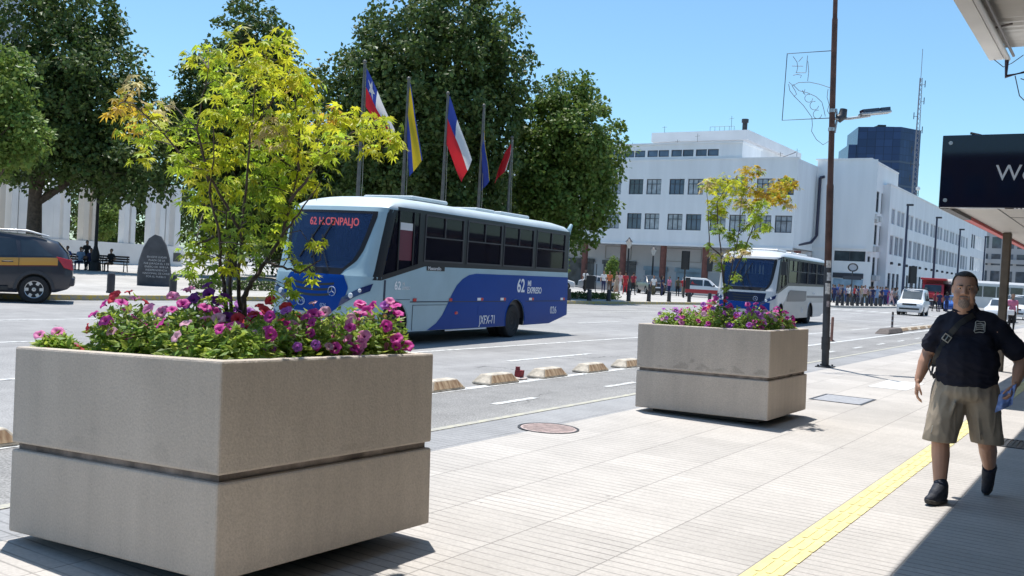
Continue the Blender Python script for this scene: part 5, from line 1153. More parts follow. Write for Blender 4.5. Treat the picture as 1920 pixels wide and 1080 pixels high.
flexpost('faded red plastic delineator post just right of the rusty street pole', -7.5, 29.1, .72, M('post_redbrown', (.16, .075, .055), .7, var=.3), ())
flexpost('dark delineator post with pale bands at the nose of the far separators', -7.9, 39.5, .78, M('post_dark', (.05, .035, .035), .7), (.2, .4, .6))
t = thing('traffic_island', 'dark rubber nose piece on the road at the foot of the banded delineator post', 'traffic island', (-7.7, 38.2, .006))
m = MB(); m.loft([[(-.25+.08*f, -1.5+.5*f, .18*f), (.25-.08*f, -1.5+.5*f, .18*f), (.25-.08*f, 1.2, .18*f), (-.25+.08*f, 1.2, .18*f)] for f in (0, 1)]); m.build('body', M('island_rubber', (.12, .10, .09), .9, var=.3), t, bevel=.03)
for k in range(9):
    separator(f'low yellow and white kerb block of the far separator row, {ordinal(k)} behind the banded post', 40.9+1.9*k, -7.8, 1.5, 'far separator kerbs')

# ------------------------------------------------------------------ street pole with lamp, light motif
pole = thing('street_pole', 'tall rusty brown steel street pole with stickers near its foot', 'pole', (-5.107, 19.463, .01), rot=(rad(.6), rad(-1.75), 0))
rust = M('rusty_brown', (.115, .055, .038), .7, metal=.2, var=.35, scale=5, bump=.2)
m = MB(); m.lathe([(.072, 0), (.072, 2.0)], 18); m.build('lower_section', M('pole_grey', (.06, .06, .065), .6, metal=.2, var=.3, scale=6), pole, smooth=40)
m = MB(); m.lathe([(.070, 2.001), (.069, 3.6), (.058, 3.65), (.055, 6.9), (.045, 6.95), (.042, 9.6)], 18); m.build('shaft', rust, pole, smooth=40)
m = MB(); m.box(-.16, .16, -.16, .16, 0, .02); [m.lathe([(.02, .02), (.02, .05)], 6, (sx*.11, sy*.11, 0)) for sx in (-1, 1) for sy in (-1, 1)]; m.build('foot_plate', dark_metal, pole)
m = MB(); m.lathe([(.085, 0.35), (.085, .6)], 16); m.build('hatch', dark_metal, pole)
for k, (z, a0, a1, h, c) in enumerate(((1.45, -1.9, -.5, .22, (.55, .52, .48)), (1.72, -1.5, -.2, .16, (.5, .5, .5)), (1.98, -1.8, -.4, .14, (.6, .55, .5)), (1.2, -1.4, -.6, .12, (.35, .3, .3)))):
    m = MB(); n_ = 8; m.loft([[(.0735*math.cos(a0+(a1-a0)*i/n_), .0735*math.sin(a0+(a1-a0)*i/n_), zz) for i in range(n_+1)] for zz in (z, z+h)], cap=False, closed=False)
    m.build('sticker', M(f'sticker_{"abcd"[k]}', c, .7, var=.5, scale=20), pole, smooth=60)
Rv = Vector((.8387, .5446, 0)); Zv = Vector((0, 0, 1))
PB = Vector((-5.107, 19.463, 0)); LEAN = Vector((-.0305, -.0105, 1))
def pole_at(z): return PB + LEAN*z
arm = thing('street_light', 'grey solar street light on a short arm of the rusty pole', 'street light', pole_at(4.95))
m = MB(); m.tube([Rv*.03, Rv*.35+Zv*.02, Rv*.75+Zv*.10], .028, 8); m.build('arm', steel, arm, smooth=50)
m = MB(); m.lathe([(.064, -.25), (.064, -.18)], 14); m.lathe([(.064, .12), (.064, .19)], 14); m.tube([Rv*.07-Zv*.28, Rv*.10, Rv*.07+Zv*.2], .022, 6); m.build('bracket', steel, arm)
m = MB(); m.tube([Rv*.12+Zv*.0, Rv*.2+Zv*.05, Rv*.22+Zv*.2], [.09, .09, .07], 10); m.build('driver_box', dark_metal, arm, smooth=50)
head = MB(); A0, A1 = Rv*.55+Zv*.08, Rv*1.14+Zv*.17; up_ = Vector((-.15*Rv.x, -.15*Rv.y, 1)).normalized(); sd = Rv.cross(Zv)
head.loft([[p+sd*.11, p-sd*.11, p-sd*.11+up_*.05, p+sd*.11+up_*.05] for p in (A0, A0.lerp(A1, .5), A1)]); head.build('lamp_head', steel, arm, bevel=.012)
sp_ = MB(); [sp_.loft([[p+sd*.10+up_*.052, p-sd*.10+up_*.052, p-sd*.10+up_*.115, p+sd*.10+up_*.115] for p in (A0.lerp(A1, a), A0.lerp(A1, b_))]) for a, b_ in ((.06, .60), (.66, .97))]; sp_.build('solar_panel', M('solar_dark', (.012, .02, .05), .15, spec=.8), arm)
wf = thing('wire_ornament', 'square wire frame with a wire ornament outline hanging on the rusty pole', 'ornament', pole_at(4.9))
wire = M('thin_wire', (.26, .27, .28), .6); wire_d = M('dark_wire', (.08, .08, .09), .6)
def W_(px, py):      # ornament drawn in its own plane: right, up (metres) from the lower pole clamp
    return Rv*px + Zv*py
F_ = MB(); F_.tube([W_(-.03, .06), W_(-.99, -.04), W_(-.97, 1.28), W_(0, 1.40)], .0095, 6); F_.build('frame', wire_d, wf)
def px_(x, y): return W_((x-1557)/94.0, (214-y)/94.0)
segs = [[(1477, 98), (1485, 108), (1487, 118), (1485, 128)], [(1495, 98), (1488, 107)], [(1476, 116), (1497, 115)], [(1484, 128), (1503, 127)], [(1504, 95), (1503, 126)], [(1505, 105), (1508, 125), (1507, 142)],
        [(1479, 133), (1487, 131), (1495, 132), (1493, 137)], [(1472, 146), (1480, 152), (1490, 146), (1510, 144), (1530, 147), (1548, 152), (1556, 155)], [(1472, 150), (1475, 162), (1484, 172), (1502, 188), (1519, 209)],
        [(1478, 152), (1484, 160), (1488, 168), (1483, 172)], [(1480, 150), (1492, 161), (1508, 164), (1524, 170), (1536, 180), (1541, 195), (1544, 206)], [(1546, 155), (1545, 170), (1550, 184), (1547, 195), (1554, 206)],
        [(1519, 209), (1521, 224), (1520, 235), (1530, 250), (1543, 259), (1556, 250)], [(1498, 160), (1504, 168)], [(1503, 158), (1500, 166)]]
mw = MB()
for s in segs: mw.tube([px_(*q) for q in s], .0065, 5)
for cx, cy, r in ((1511, 174, 7.5), (1522, 187, 8), (1529, 203, 8)): mw.tube([px_(cx+r*math.cos(2*PI*k/14), cy+r*math.sin(2*PI*k/14)) for k in range(12)], .006, 5)
mw.build('outline', wire, wf)

# ------------------------------------------------------------------ flagpoles and flags
pole_m = M('flagpole_grey', (.12, .115, .105), .5, metal=.3, var=.2)
f_blue = M('flag_blue', (.03, .06, .32), .8, trans=.25); f_red = M('flag_red', (.62, .02, .03), .8, trans=.25); f_white = M('flag_white', (.75, .75, .75), .8, trans=.3)
f_yel = M('flag_yellow', (.62, .45, .02), .8, trans=.3); f_dk = M('flag_dark', (.02, .02, .04), .8)
poles = ((-27.3, 29.9, 9.7), (-27.4, 32.9, 9.6), (-27.45, 35.85, 9.5), (-27.3, 38.6, 9.4), (-27.2, 41.1, 8.2))
def cloth(fn, colour, nu=22, nv=14):
    m = MB(); m.grid(fn, nu, nv); m.m = []
    for j in range(nv):
        for i in range(nu): m.m.append(colour((i+.5)/nu, (j+.5)/nv))
    return m
def flag(label, top, sc, A, B, C, D, colour, mats, rip=.10, seed=0, star=False):
    """cloth hung by its hoist A-D, its fly B-C blown down and out; pixel-sized sketch coordinates scaled to metres"""
    t = thing('flag', label, 'flag', top, group='flags in front of the trees')
    V = [Rv*(q[0]/sc) - Zv*(q[1]/sc) for q in (A, B, C, D)]; dv = Rv.cross(Zv)
    def fn(u, v):
        p = (V[0]*(1-u)+V[1]*u)*(1-v)+(V[3]*(1-u)+V[2]*u)*v
        w_ = rip*min(1, u*2.5)*(math.sin(v*7+seed+u*2)+.6*math.sin(u*6+v*3+seed)); return p + dv*(w_+.03) + Rv*(w_*.35) + Zv*(-.25*u*(1-u)*.3)
    fl = cloth(fn, colour).build('cloth', mats, t, smooth=180)
    if star:
        c = Vector(fn(.2, .25)) ; ex = (Vector(fn(.25, .25))-c).normalized(); ey = (Vector(fn(.2, .2))-c).normalized(); nrm = ex.cross(ey).normalized(); nrm = nrm if nrm.dot(Vector((.5, -.85, 0))) > 0 else -nrm
        m = MB(); pts = []
        for k in range(10): a = PI/2+PI*k/5; r = .34 if k % 2 == 0 else .14; pts.append(c+nrm*.05+(ex*math.cos(a)+ey*math.sin(a))*r)
        m.prism(pts, nrm*.01); m.build('star', f_white, fl)
def chile(u, v): return (0 if u < .36 else 1) if v < .5 else 2
def mun(u, v): return 1 if .06 < v < .74 else 0
plabels = ('grey flagpole carrying the first flag from the left', 'grey flagpole carrying the yellow and blue flag', 'grey flagpole carrying the fully visible red white and blue flag', 'grey flagpole carrying the limp yellow and blue flag', 'short thin flagpole at the right end of the row')
for (x, y, h), lab in zip(poles, plabels):
    t = thing('flagpole', lab, 'flagpole', (x, y, .15), rot=(0, 0, 0), group='row of flagpoles')
    m = MB(); m.lathe([(.10, 0), (.085, h*.5), (.05, h-.05)], 12); m.build('shaft', pole_m, t, smooth=50)
    m = MB(); m.lathe([(.2, 0), (.2, .06), (.11, .08), (.105, .3)], 12); m.build('base', dark_metal, t)
    m = MB(); m.ell((0, 0, h), (.09, .09, .09)); m.build('finial', pole_m, t, smooth=60)
    m = MB(); q = Rv*.16; m.tube([tuple(Rv*.06+Zv*(h-.1)), tuple(q+Zv*(h*.5)), tuple(Rv*.1+Zv*1.2)], .012, 4); m.build('halyard', M('rope', (.4, .38, .33), .9), t)
def ftop(i, dz): return Vector((poles[i][0], poles[i][1], .15+poles[i][2]-dz)) + Rv*.09
flag('large tricolour flag with a white star, partly behind the maple leaves', ftop(0, .25), 45, (0, 0), (58, 112), (62, 150), (2, 72), chile, [f_blue, f_white, f_red], .12, 1, star=True)
flag('yellow and blue flag hanging almost straight down, second from the left', ftop(1, .2), 42, (0, 0), (30, 140), (8, 172), (-6, 60), mun, [f_blue, f_yel], .07, 2.4)
flag('tricolour flag with its white part blown to the right, third from the left', ftop(2, .1), 40, (0, 0), (49, 117), (32, 160), (-3, 86), chile, [f_blue, f_white, f_red], .10, 3)
flag('limp narrow dark blue and yellow flag, fourth from the left', ftop(3, 1.2), 38, (0, 0), (16, 92), (-4, 122), (-6, 34), mun, [f_yel, f_blue], .14, 4)
flag('limp dark red flag at the right end of the row of flags', ftop(4, .1), 36, (0, 0), (-10, 56), (-34, 84), (-15, 26), lambda u, v: 1 if v < .12 else 0, [f_red, f_white], .16, 5)

# ------------------------------------------------------------------ bollards on the plaza edge
def bollard(label, x, y, h=.62, r=.12):
    t = thing('bollard', label, 'bollard', (x, y, .15), group='dark bollards along the plaza kerb')
    m = MB(); m.lathe([(r, 0), (r, h-.05), (r*.8, h)], 14); m.build('shaft', M('bollard_dark', (.035, .032, .035), .6, var=.2), t, smooth=40)
    m = MB(); m.lathe([(r+.015, 0), (r+.015, .06)], 14); m.build('foot', dark_metal, t)
def kx(y):
    for (a, b_), (c, d) in zip(KERB, KERB[1:]):
        if y <= d: return a+(c-a)*(y-b_)/(d-b_)
    return KERB[-1][0]
ys = [14.9, 18.6, 20.95, 23.2] + [43.6, 45.7, 47.8, 50.1, 52.6, 55.3, 58.2, 61.4, 64.8, 68.0]
for k, y in enumerate(ys):
    lab = ('low dark cylindrical bollard on the kerb left of the bus, %s from the left' % ordinal(k)) if k < 4 else ('dark bollard between the two buses, %s right of the blue bus tail' % ordinal(k-4))
    bollard(lab, kx(y)-(1.4 if k < 4 else .5), y)
for k in range(10):
    bollard('dark bollard in the dense row before the far crowd, %s from the left' % ordinal(k), -20.3+.093*1.22*k, 79.8+1.22*k, .75, .13)

# ------------------------------------------------------------------ things on the plaza
st = thing('stone_monument', 'dark pointed stone slab with white inscription standing on the plaza', 'monument', (-32.85, 24.35, .15), rz=rad(50))
prof = [(-.84, 0), (-.86, .5), (-.80, 1.0), (-.62, 1.5), (-.36, 1.88), (-.05, 2.05), (.28, 1.98), (.55, 1.65), (.74, 1.15), (.84, .6), (.86, 0)]
m = MB(); m.loft([[(x*.74*f, y, z*(1-.03*(1-f))) for x, z in prof] for y, f in ((-.20, .93), (-.13, 1), (.13, 1), (.2, .94))]); m.build('slab', M('dark_stone', (.06, .062, .068), .75, var=.3, scale=3, bump=.5, bscale=14), st, smooth=50)
pt = M('inscription_white', (.5, .5, .5), .7)
for k, s in enumerate(('EN ESTE LUGAR', 'PLAZA DE LA', 'FUE JURADA EL 1 DE', 'ENERO DE 1818 LA', 'INDEPENDENCIA', 'NACIONAL DE CHILE', 'POR EL PUEBLO')):
    text(s, .105, pt, st, (.08, -.212, 1.12-.13*k), ROT_NY, name='inscription', align='CENTER')
bench_m = M('bench_wood', (.05, .035, .03), .7, var=.3)
def bench(label, loc, rz, L=1.8):
    t = thing('park_bench', label, 'bench', loc, rz)
    for z, y in ((.44, -.2), (.44, -.07), (.44, .06), (.44, .19)): m = MB(); m.box(-L/2, L/2, y-.055, y+.055, z-.02, z+.02); m.build('seat_slat', bench_m, t)
    for z in (.62, .76, .9): m = MB(); m.box(-L/2, L/2, .24, .28, z-.05, z+.05); m.build('backrest_slat', bench_m, t)
    for s in (-1, 1):
        m = MB(); x = s*(L/2-.12); m.tube([(x, -.24, 0), (x, -.2, .42), (x, .22, .42), (x, .30, .95)], .03, 6); m.tube([(x, .25, .42), (x, .34, 0)], .03, 6); m.tube([(x, -.24, .62), (x, .25, .64)], .025, 6); m.tube([(x, -.22, .42), (x, -.24, .62)], .025, 6); m.build('leg', dark_metal, t)
bench('dark wooden park bench with three people sitting, behind the taxi', (-52.6, 33.9, .15), rad(33), 2.3)
bench('dark park bench with one person, right of the lamp post on the plaza', (-51.05, 34.95, .15), rad(33), 1.7)
def lamp_post(label, loc, h, head=True):
    t = thing('lamp_post', label, 'lamp post', loc)
    m = MB(); m.lathe([(.32, 0), (.32, .5), (.2, .6), (.26, .9), (.14, 1.3), (.10, 1.5), (.075, h)], 12); m.build('post', M('cast_iron', (.03, .03, .033), .6, metal=.3), t, smooth=45)
    m = MB(); m.lathe([(.1, h), (.3, h+.55), (.33, h+.58), (.1, h+.8)], 8); m.build('lantern', M('lantern_glass', (.5, .5, .48), .3), t)
    m = MB(); m.lathe([(.36, h+.585), (.12, h+.85), (.02, h+1)], 8); m.build('cap', dark_metal, t)
lamp_post('dark cast iron lamp post standing between the two park benches', (-51.7, 34.2, .15), 6.5)
lamp_post('slender lamp post with a pale lantern before the arcade, left one', (-37.9, 77, .15), 3.9)
lamp_post('slender lamp post with a pale lantern before the arcade, right one', (-40.2, 87.2, .15), 3.6)
def street_column(label, x, y, h):
    t = thing('lighting_column', label, 'lighting column', (x, y, 0), group='lighting columns along the long white building')
    m = MB(); m.lathe([(.14, 0), (.1, h)], 10); m.build('shaft', M('column_navy', (.03, .04, .08), .5), t, smooth=50)
    m = MB(); m.box(-.12, .5, -.12, .12, h, h+.18); m.build('lamp_head', dark_metal, t)
for k, (y, h) in enumerate(((98.8, 9.9), (115, 9.9), (132, 9.7), (156, 10.2))): street_column('dark slender lighting column in front of the long white building, %s from the near end' % ordinal(k), -19, y, h)
def signal(label, loc, h, rz):
    t = thing('traffic_light', label, 'traffic light', loc, rz)
    m = MB(); m.lathe([(.07, 0), (.07, h)], 10); m.build('post', dark_metal, t)
    m = MB(); m.box(-.32, .32, -.04, .04, h-.5, h+.95); m.box(-.2, .2, -.25, .02, h-.5, h+.9); m.build('backboard', black_plastic, t)
    for z in (-.25, .2, .65): m = MB(); m.lathe([(.13, 0), (.12, .05)], 12, (0, .05, h+z), axis='Y'); m.build('lens', M('dark_lens', (.05, .02, .02), .2), t)
    m = MB(); m.box(.1, .45, -.2, .1, h-2.0, h-1.1); m.build('pedestrian_head', black_plastic, t)
signal('dark backed traffic light before the arcade near the white and red van', (-29.6, 70.2, .15), 2.7, rad(20))
signal('dark traffic light at the far corner above the white van', (-15.7, 85.3, 0), 2.8, rad(20))
sg = thing('street_sign', 'round and rectangular street sign on a thin post in the far crowd', 'street sign', (-20.35, 84.4, .15), rz=rad(25))
m = MB(); m.lathe([(.045, 0), (.045, 3.3)], 8); m.build('post', dark_metal, sg)
m = MB(); m.tube([(.38*math.cos(2*PI*k/20), -.06, 3.25+.32*math.sin(2*PI*k/20)) for k in range(21)], .06, 6, cap=False); m.build('round_sign', dark_metal, sg)
m = MB(); m.lathe([(.34, -.05), (.34, -.03)], 18, (0, 0, 3.25), axis='Y'); m.build('sign_face', M('sign_pale', (.45, .46, .5), .5), sg)
m = MB(); m.box(-.75, .75, -.08, -.05, 2.2, 2.5); m.build('name_plate', M('name_plate', (.04, .045, .06), .5), sg)
b = thing('litter_bin', 'dark litter bin hung between two thin posts on the plaza right of the bus tail', 'litter bin', (-28.6, 53.0, .15), rz=rad(30))
m = MB(); m.prism([(-.28, -.22, .5), (.28, -.22, .5), (.28, .22, .5), (-.28, .22, .5)], (0, 0, .85)); m.build('bin', M('bin_dark', (.025, .025, .03), .5), b, bevel=.03)
for s in (-1, 1): m = MB(); m.tube([(s*.33, 0, 0), (s*.33, 0, 2.1)], .03, 6); m.build('post', dark_metal, b)

# ------------------------------------------------------------------ canopy over the pavement (upper right), shelter with sign
cn = thing('street_canopy', 'pale metal canopy over the pavement with gutter pipe and ribbed ceiling', 'canopy', (0, 0, 0))
cream = M('canopy_cream', (.62, .58, .53), .6, var=.04, scale=2)
ZC = 5.40
m = MB(); m.box(-2.20, -1.99, -9, 17.15, ZC, ZC+.05); m.box(-2.20, -2.17, -9, 17.15, ZC+.051, ZC+.35); m.build('fascia', cream, cn)
m = MB(); m.tube([(-1.93, -9, ZC+.01), (-1.93, 17.1, ZC-.01)], .042, 10); m.build('gutter_pipe', M('pipe_cream', (.48, .44, .40), .5), cn, smooth=50)
m = MB(); m.tube([(-1.85, -9, ZC+.06), (-1.85, 17.1, ZC+.04)], .022, 8); m.build('conduit', M('pipe_dark', (.16, .13, .12), .6), cn, smooth=50)
m = MB(); n_ = 27*16; m.grid(lambda u, v: (-1.97+8*v, -9+26.1*u, ZC+.16+.022*max(-1, min(1, 1.9*math.sin(u*26.1*2*PI/.26)))), 26*12, 1); m.build('ribbed_ceiling', M('ribbed_sheet', (.55, .51, .46), .55, metal=.1), cn)
m = MB(); m.box(-2.16, 6.5, -9, 17.1, ZC+.25, ZC+.33); m.build('roof_deck', cream, cn)
m = MB(); [m.tube([(-2.1, y, ZC+.02), (-1.7, y+.05, ZC+.11)], .016, 6) for y in (3, 6, 9, 12, 15.3)]; m.build('tie_rod', M('pipe_dark', (.16, .13, .12), .6), cn)
m = MB(); m.tube([(-1.93, 17.0, ZC), (-1.93, 17.02, ZC-.30), (-1.55, 17.02, ZC-.22), (-.6, 17.02, ZC-.2)], .035, 8); m.build('downpipe', M('downpipe_dark', (.04, .02, .035), .5), cn)
m = MB(); m.tube([(-2.15, 17.1, ZC+.02), (-1.98, 17.05, ZC-.14), (-1.86, 17.0, ZC-.1), (-1.7, 17.0, ZC+.02)], .007, 5); m.tube([(-1.8, 17, ZC-.3), (-1.72, 17, ZC-.62), (-1.6, 17, ZC-.75)], .008, 5); m.tube([(-1.72, 17, ZC-.35), (-1.6, 17, ZC-.4)], .008, 5); m.build('cable', wire_d, cn)
m = MB(); m.box(4.2, 4.4, -9, 17, .012, ZC+.2); m.build('back_wall', M('back_wall_grey', (.12, .11, .10), .8, var=.2), cn)  # wall added out of view to cut sky light beneath the canopy
for y in (-6, 2, 10, 16.5): m = MB(); m.lathe([(.12, 0), (.12, ZC+.2)], 14, (3.2, y, 0)); m.build('post', steel, cn)

sh = thing('bus_shelter', 'shelter with a glossy black sign reading Wo, white ceiling and red edge', 'shelter', (0, 16, 0))
blackglass = M('sign_black_gloss', (.003, .005, .022), .04, spec=.5)  # black glass; the navy in its base colour imitates reflected sky
m = MB(); m.box(-2.62, 2.4, -.09, .09, 2.92, 4.02); m.build('sign_panel', blackglass, sh, bevel=.01)
text('Wo', .335, M('sign_letter', (.62, .63, .66), .4), sh, (-1.86, -.092, 3.33), ROT_NY, name='sign_lettering')
for x, z in ((-2.5, 3.90), (-2.53, 3.03)): m = MB(); m.lathe([(.03, -.105), (.03, -.092)], 12, (x, 0, z), axis='Y'); m.build('bolt', steel, sh)
m = MB(); m.tube([(-2.1, 0, 4.02), (-2.25, 0, 4.06)], .02, 5); m.build('spike', dark_metal, sh)
soff = M('soffit_white', (.70, .66, .60), .55, var=.03)
m = MB(); m.box(-2.497, 3, .10, 46, 2.975, 3.03); m.build('ceiling', soff, sh)
m = MB(); [m.box(x, x+.02, .11, 46, 2.969, 2.974) for x in (-1.9, -1.2, -.4)]; [m.box(-1.88, -.4, y, y+.03, 2.969, 2.974) for y in (2.5, 7, 12, 18)]; m.build('ceiling_seam', M('seam_grey', (.2, .19, .18), .7), sh)
m = MB(); m.box(-2.62, -2.50, 2.5, 46, 2.915, 2.969, 0); m.box(-2.62, -2.50, .092, 2.497, 2.915, 2.969, 1); m.box(-2.64, -2.621, .092, 46, 2.92, 3.16, 2); m.build('edge_trim', [M('trim_red', (.72, .012, .015), .45), black_plastic, M('trim_grey', (.12, .12, .12), .6)], sh)
m = MB(); m.box(-2.57, 3, .1, 46, 3.031, 3.14); m.build('roof', white_paint, sh)
for y in (6.8, 24, 42): m = MB(); m.box(-2.45, -2.29, y, y+.22, .01, 2.968); m.build('pillar', M('pillar_bronze', (.13, .10, .07), .6, var=.2), sh, bevel=.02)
m = MB(); m.box(2.2, 2.3, .2, 46, .01, 2.96); m.build('back_wall', M('shelter_back', (.3, .3, .3), .6), sh)
# ------------------------------------------------------------------ people
from mathutils.bvhtree import BVHTree
skin = M('skin', (.50, .275, .185), .5, var=.08, scale=9, spec=.4, bump=.05, bscale=120)
skin_far = M('skin_far', (.36, .2, .14), .6)
hair_dark = M('hair_dark', (.018, .015, .013), .6, var=.3, scale=60, bump=.5, bscale=150)
def hand(mb, wrist, fdir, pdir, thumb, L=.185, curl=.5, spread=.25):
    """palm with five bent fingers: fdir along the hand, pdir out of the palm, thumb to the thumb side"""
    f, p, s = fdir.normalized(), pdir.normalized(), thumb.normalized()
    c0, c1 = wrist, wrist + f*L*.50
    for k in (-1, 0, 1): cap_(mb, c0 + s*k*.020, c1 + s*k*.026, .017, .015, 10)
    lens = (.41, .47, .44, .34)
    for i, (off, ln) in enumerate(zip((1.5, .5, -.5, -1.5), lens)):
        b = c1 + s*off*.0195 + f*(-.004*abs(off)); d = (f + s*spread*off*.12).normalized(); seg = L*ln
        a1, a2, a3 = curl*.5, curl*1.25, curl*1.9; q = [b]
        for a, l_ in ((a1, .42), (a2, .32), (a3, .26)): q.append(q[-1] + (d*math.cos(a)+p*math.sin(a))*seg*l_)
        for a, b_, r0, r1 in zip(q, q[1:], (.0098, .009, .0082), (.0092, .0084, .0072)): cap_(mb, a, b_, r0, r1, 8)
    t0 = wrist + f*L*.12 + s*.026; t1 = t0 + (f*.75+s*.75+p*.35).normalized()*.040; t2 = t1 + (f*.95+s*.28+p*.45).normalized()*.032; t3 = t2 + (f+p*.4).normalized()*.026
    cap_(mb, t0, t1, .0155, .0125, 8); cap_(mb, t1, t2, .0115, .0105, 8); cap_(mb, t2, t3, .0102, .0085, 8)
    return c1

MAN = thing('person', 'heavyset man in black shirt and khaki shorts walking with a strap and blue paper', 'person', (-1.03, 8.15, .010))
V3 = Vector
b = MB()
HD = V3((-.086, -.035, 1.634)); RH = Matrix.Rotation(rad(9), 3, 'Z') @ Matrix.Rotation(rad(3), 3, 'X')
def h_(x, y, z): return HD + RH @ V3((x, y, z))
def hell(mb, c, r): mb.ell(h_(c[0]*1.10, c[1], c[2]), (r[0]*1.12, r[1]*1.04, r[2]*1.03), 20, 14, M=RH)
# head: skull, face, jaw, cheeks, brow, nose, lips, ears
hell(b, (0, .022, .040), (.079, .098, .088)); hell(b, (0, -.010, -.008), (.074, .085, .098)); hell(b, (0, -.022, -.070), (.060, .066, .056)); hell(b, (0, -.060, -.098), (.034, .030, .024))
for s in (-1, 1):
    hell(b, (s*.040, -.058, -.042), (.034, .036, .040)); hell(b, (s*.048, -.020, -.085), (.030, .05, .034)); hell(b, (s*.030, -.080, .028), (.030, .015, .009))
    hell(b, (s*.079, .012, -.005), (.010, .020, .033)); hell(b, (s*.014, -.104, -.030), (.0115, .013, .0095))
cap_(b, h_(0, -.088, .022), h_(0, -.110, -.024), .011, .0150); hell(b, (0, -.112, -.027), (.0145, .013, .012))
hell(b, (0, -.088, -.062), (.028, .015, .008)); hell(b, (0, -.085, -.074), (.024, .015, .009))
cap_(b, (-.075, .035, 1.36), h_(0, .015, -.06), .095, .080); cap_(b, (-.08, .0, 1.42), h_(0, -.03, -.10), .07, .058)
# trunk, arms
b.ell((-.04, .03, 1.24), (.17, .10, .18)); b.ell((-.04, -.02, 1.02), (.18, .14, .18))
RS, RE, RW = V3((-.235, .03, 1.345)), V3((-.345, .065, 1.115)), V3((-.392, -.035, .905))
LS, LE, LW = V3((.175, .03, 1.345)), V3((.350, .115, 1.105)), V3((.335, -.085, .955))
for S, E, W_h in ((RS, RE, RW), (LS, LE, LW)):
    cap_(b, (-.04, .03, 1.31), S, .08, .060); cap_(b, S, E, .078, .056); cap_(b, E, E.lerp(W_h, .4), .054, .055); cap_(b, E.lerp(W_h, .4), W_h, .054, .033)
hand(b, RW+V3((-.004, -.010, -.018)), V3((-.02, -.12, -1)), V3((.95, .25, 0)), V3((.25, -1, .1)), .185, .55)
hand(b, LW+V3((-.004, -.02, -.012)), V3((-.25, -.35, -.9)), V3((-.85, .2, .1)), V3((-.2, -.95, .3)), .185, .85)
# legs
RHp, RK, RA = V3((-.135, 0, .86)), V3((-.180, -.135, .475)), V3((-.140, -.262, .105))
LHp, LK, LA = V3((.065, .02, .86)), V3((.140, .065, .465)), V3((.135, .395, .215))
cap_(b, (-.04, 0, .95), RHp, .16, .12); cap_(b, (-.04, 0, .95), LHp, .16, .12)
for Hp, K, A in ((RHp, RK, RA), (LHp, LK, LA)):
    cap_(b, Hp, K, .115, .073); cap_(b, K, K.lerp(A, .35)+V3((0, .018, 0)), .070, .071); cap_(b, K.lerp(A, .35)+V3((0, .018, 0)), A, .070, .045); b.ell(K+V3((0, -.028, .0)), (.05, .045, .055))
cap_(b, RA, RA+V3((-.01, -.03, -.03)), .040, .030); cap_(b, LA, LA+V3((-.0, .0, -.04)), .040, .030)
body = mobj('body', blob(b, .0062, 5, .5), skin, MAN)
# face details
eye_w = M('eye_white', (.45, .42, .40), .3); eye_d = M('eye_dark', (.012, .008, .006), .2, spec=.8); lip = M('lip', (.26, .10, .085), .5)
for s in (-1, 1):
    e = MB(); hell(e, (s*.030, -.0805, .008), (.0135, .0088, .0072)); eo = e.build('eye', eye_w, MAN, smooth=60)
    e = MB(); hell(e, (s*.030, -.0868, .008), (.0066, .0040, .0066)); e.build('iris', eye_d, eo, smooth=60)
    e = MB(); e.tube([h_(s*.016, -.0935, .029), h_(s*.031, -.0955, .032), h_(s*.052, -.082, .026)], [.004, .005, .0028], 7); e.build('eyebrow', hair_dark, MAN, smooth=60)
m = MB(); m.tube([h_(-.024, -.094, -.069), h_(-.010, -.1015, -.067), h_(0, -.1025, -.0675), h_(.010, -.1015, -.067), h_(.024, -.094, -.069)], [.001, .0022, .0022, .0022, .001], 6); m.build('mouth', lip, MAN)
# hair and goatee follow the head's own surface
bt = BVHTree.FromPolygons([v.co for v in body.data.vertices], [tuple(p.vertices) for p in body.data.polygons])
def cap_patch(name, inside, off, mat, step=.0042):
    """thin shell over the part of the head where inside(x,y,z) holds"""
    vs = {}; fs = []; bd = body.data
    Ri = RH.transposed()
    for p in bd.polygons:
        c = Ri @ (p.center - HD)
        if p.center.z > 1.3 and inside(c.x, c.y, c.z):
            idx = []
            for vi in p.vertices:
                if vi not in vs: vs[vi] = len(vs)
                idx.append(vs[vi])
            fs.append(idx)
    ptsl = [None]*len(vs)
    for vi, i in vs.items(): v = bd.vertices[vi]; ptsl[i] = tuple(v.co + v.normal*(off if True else 0))
    m = MB(); m.add(ptsl, fs); o = m.build(name, mat, MAN, smooth='keep')
    o.data.polygons.foreach_set('use_smooth', [True]*len(o.data.polygons))
    sd_ = o.modifiers.new('thick', 'SOLIDIFY'); sd_.thickness = off*1.2; sd_.offset = -1; return o
cap_patch('hair', lambda x, y, z: (z > .100+.12*(abs(x) < .05)*0 - .35*(abs(x)-.05)*(abs(x) > .05) and y < .03) or (y >= .02 and z > -.015+.5*max(0, .04-y)) or (y > .0 and abs(x) > .06 and z > .03), .010, hair_dark)
_unused = ('stubble', lambda x, y, z: z < -.035 and y < .03 and abs(x) > .045 and z > -.13 and y < -.0, .0016, M('stubble', (.27, .15, .105), .7, var=.35, scale=120))
cap_patch('goatee', lambda x, y, z: y < -.045 and ((x/.042)**2+((z+.108)/.036)**2 < 1 or (abs(x) < .036 and -.060 < z < -.049) or (.028 < abs(x) < .038 and -.09 < z < -.055)), .0026, M('goatee_grey', (.27, .205, .175), .8, var=.35, scale=140, bump=.3, bscale=200))
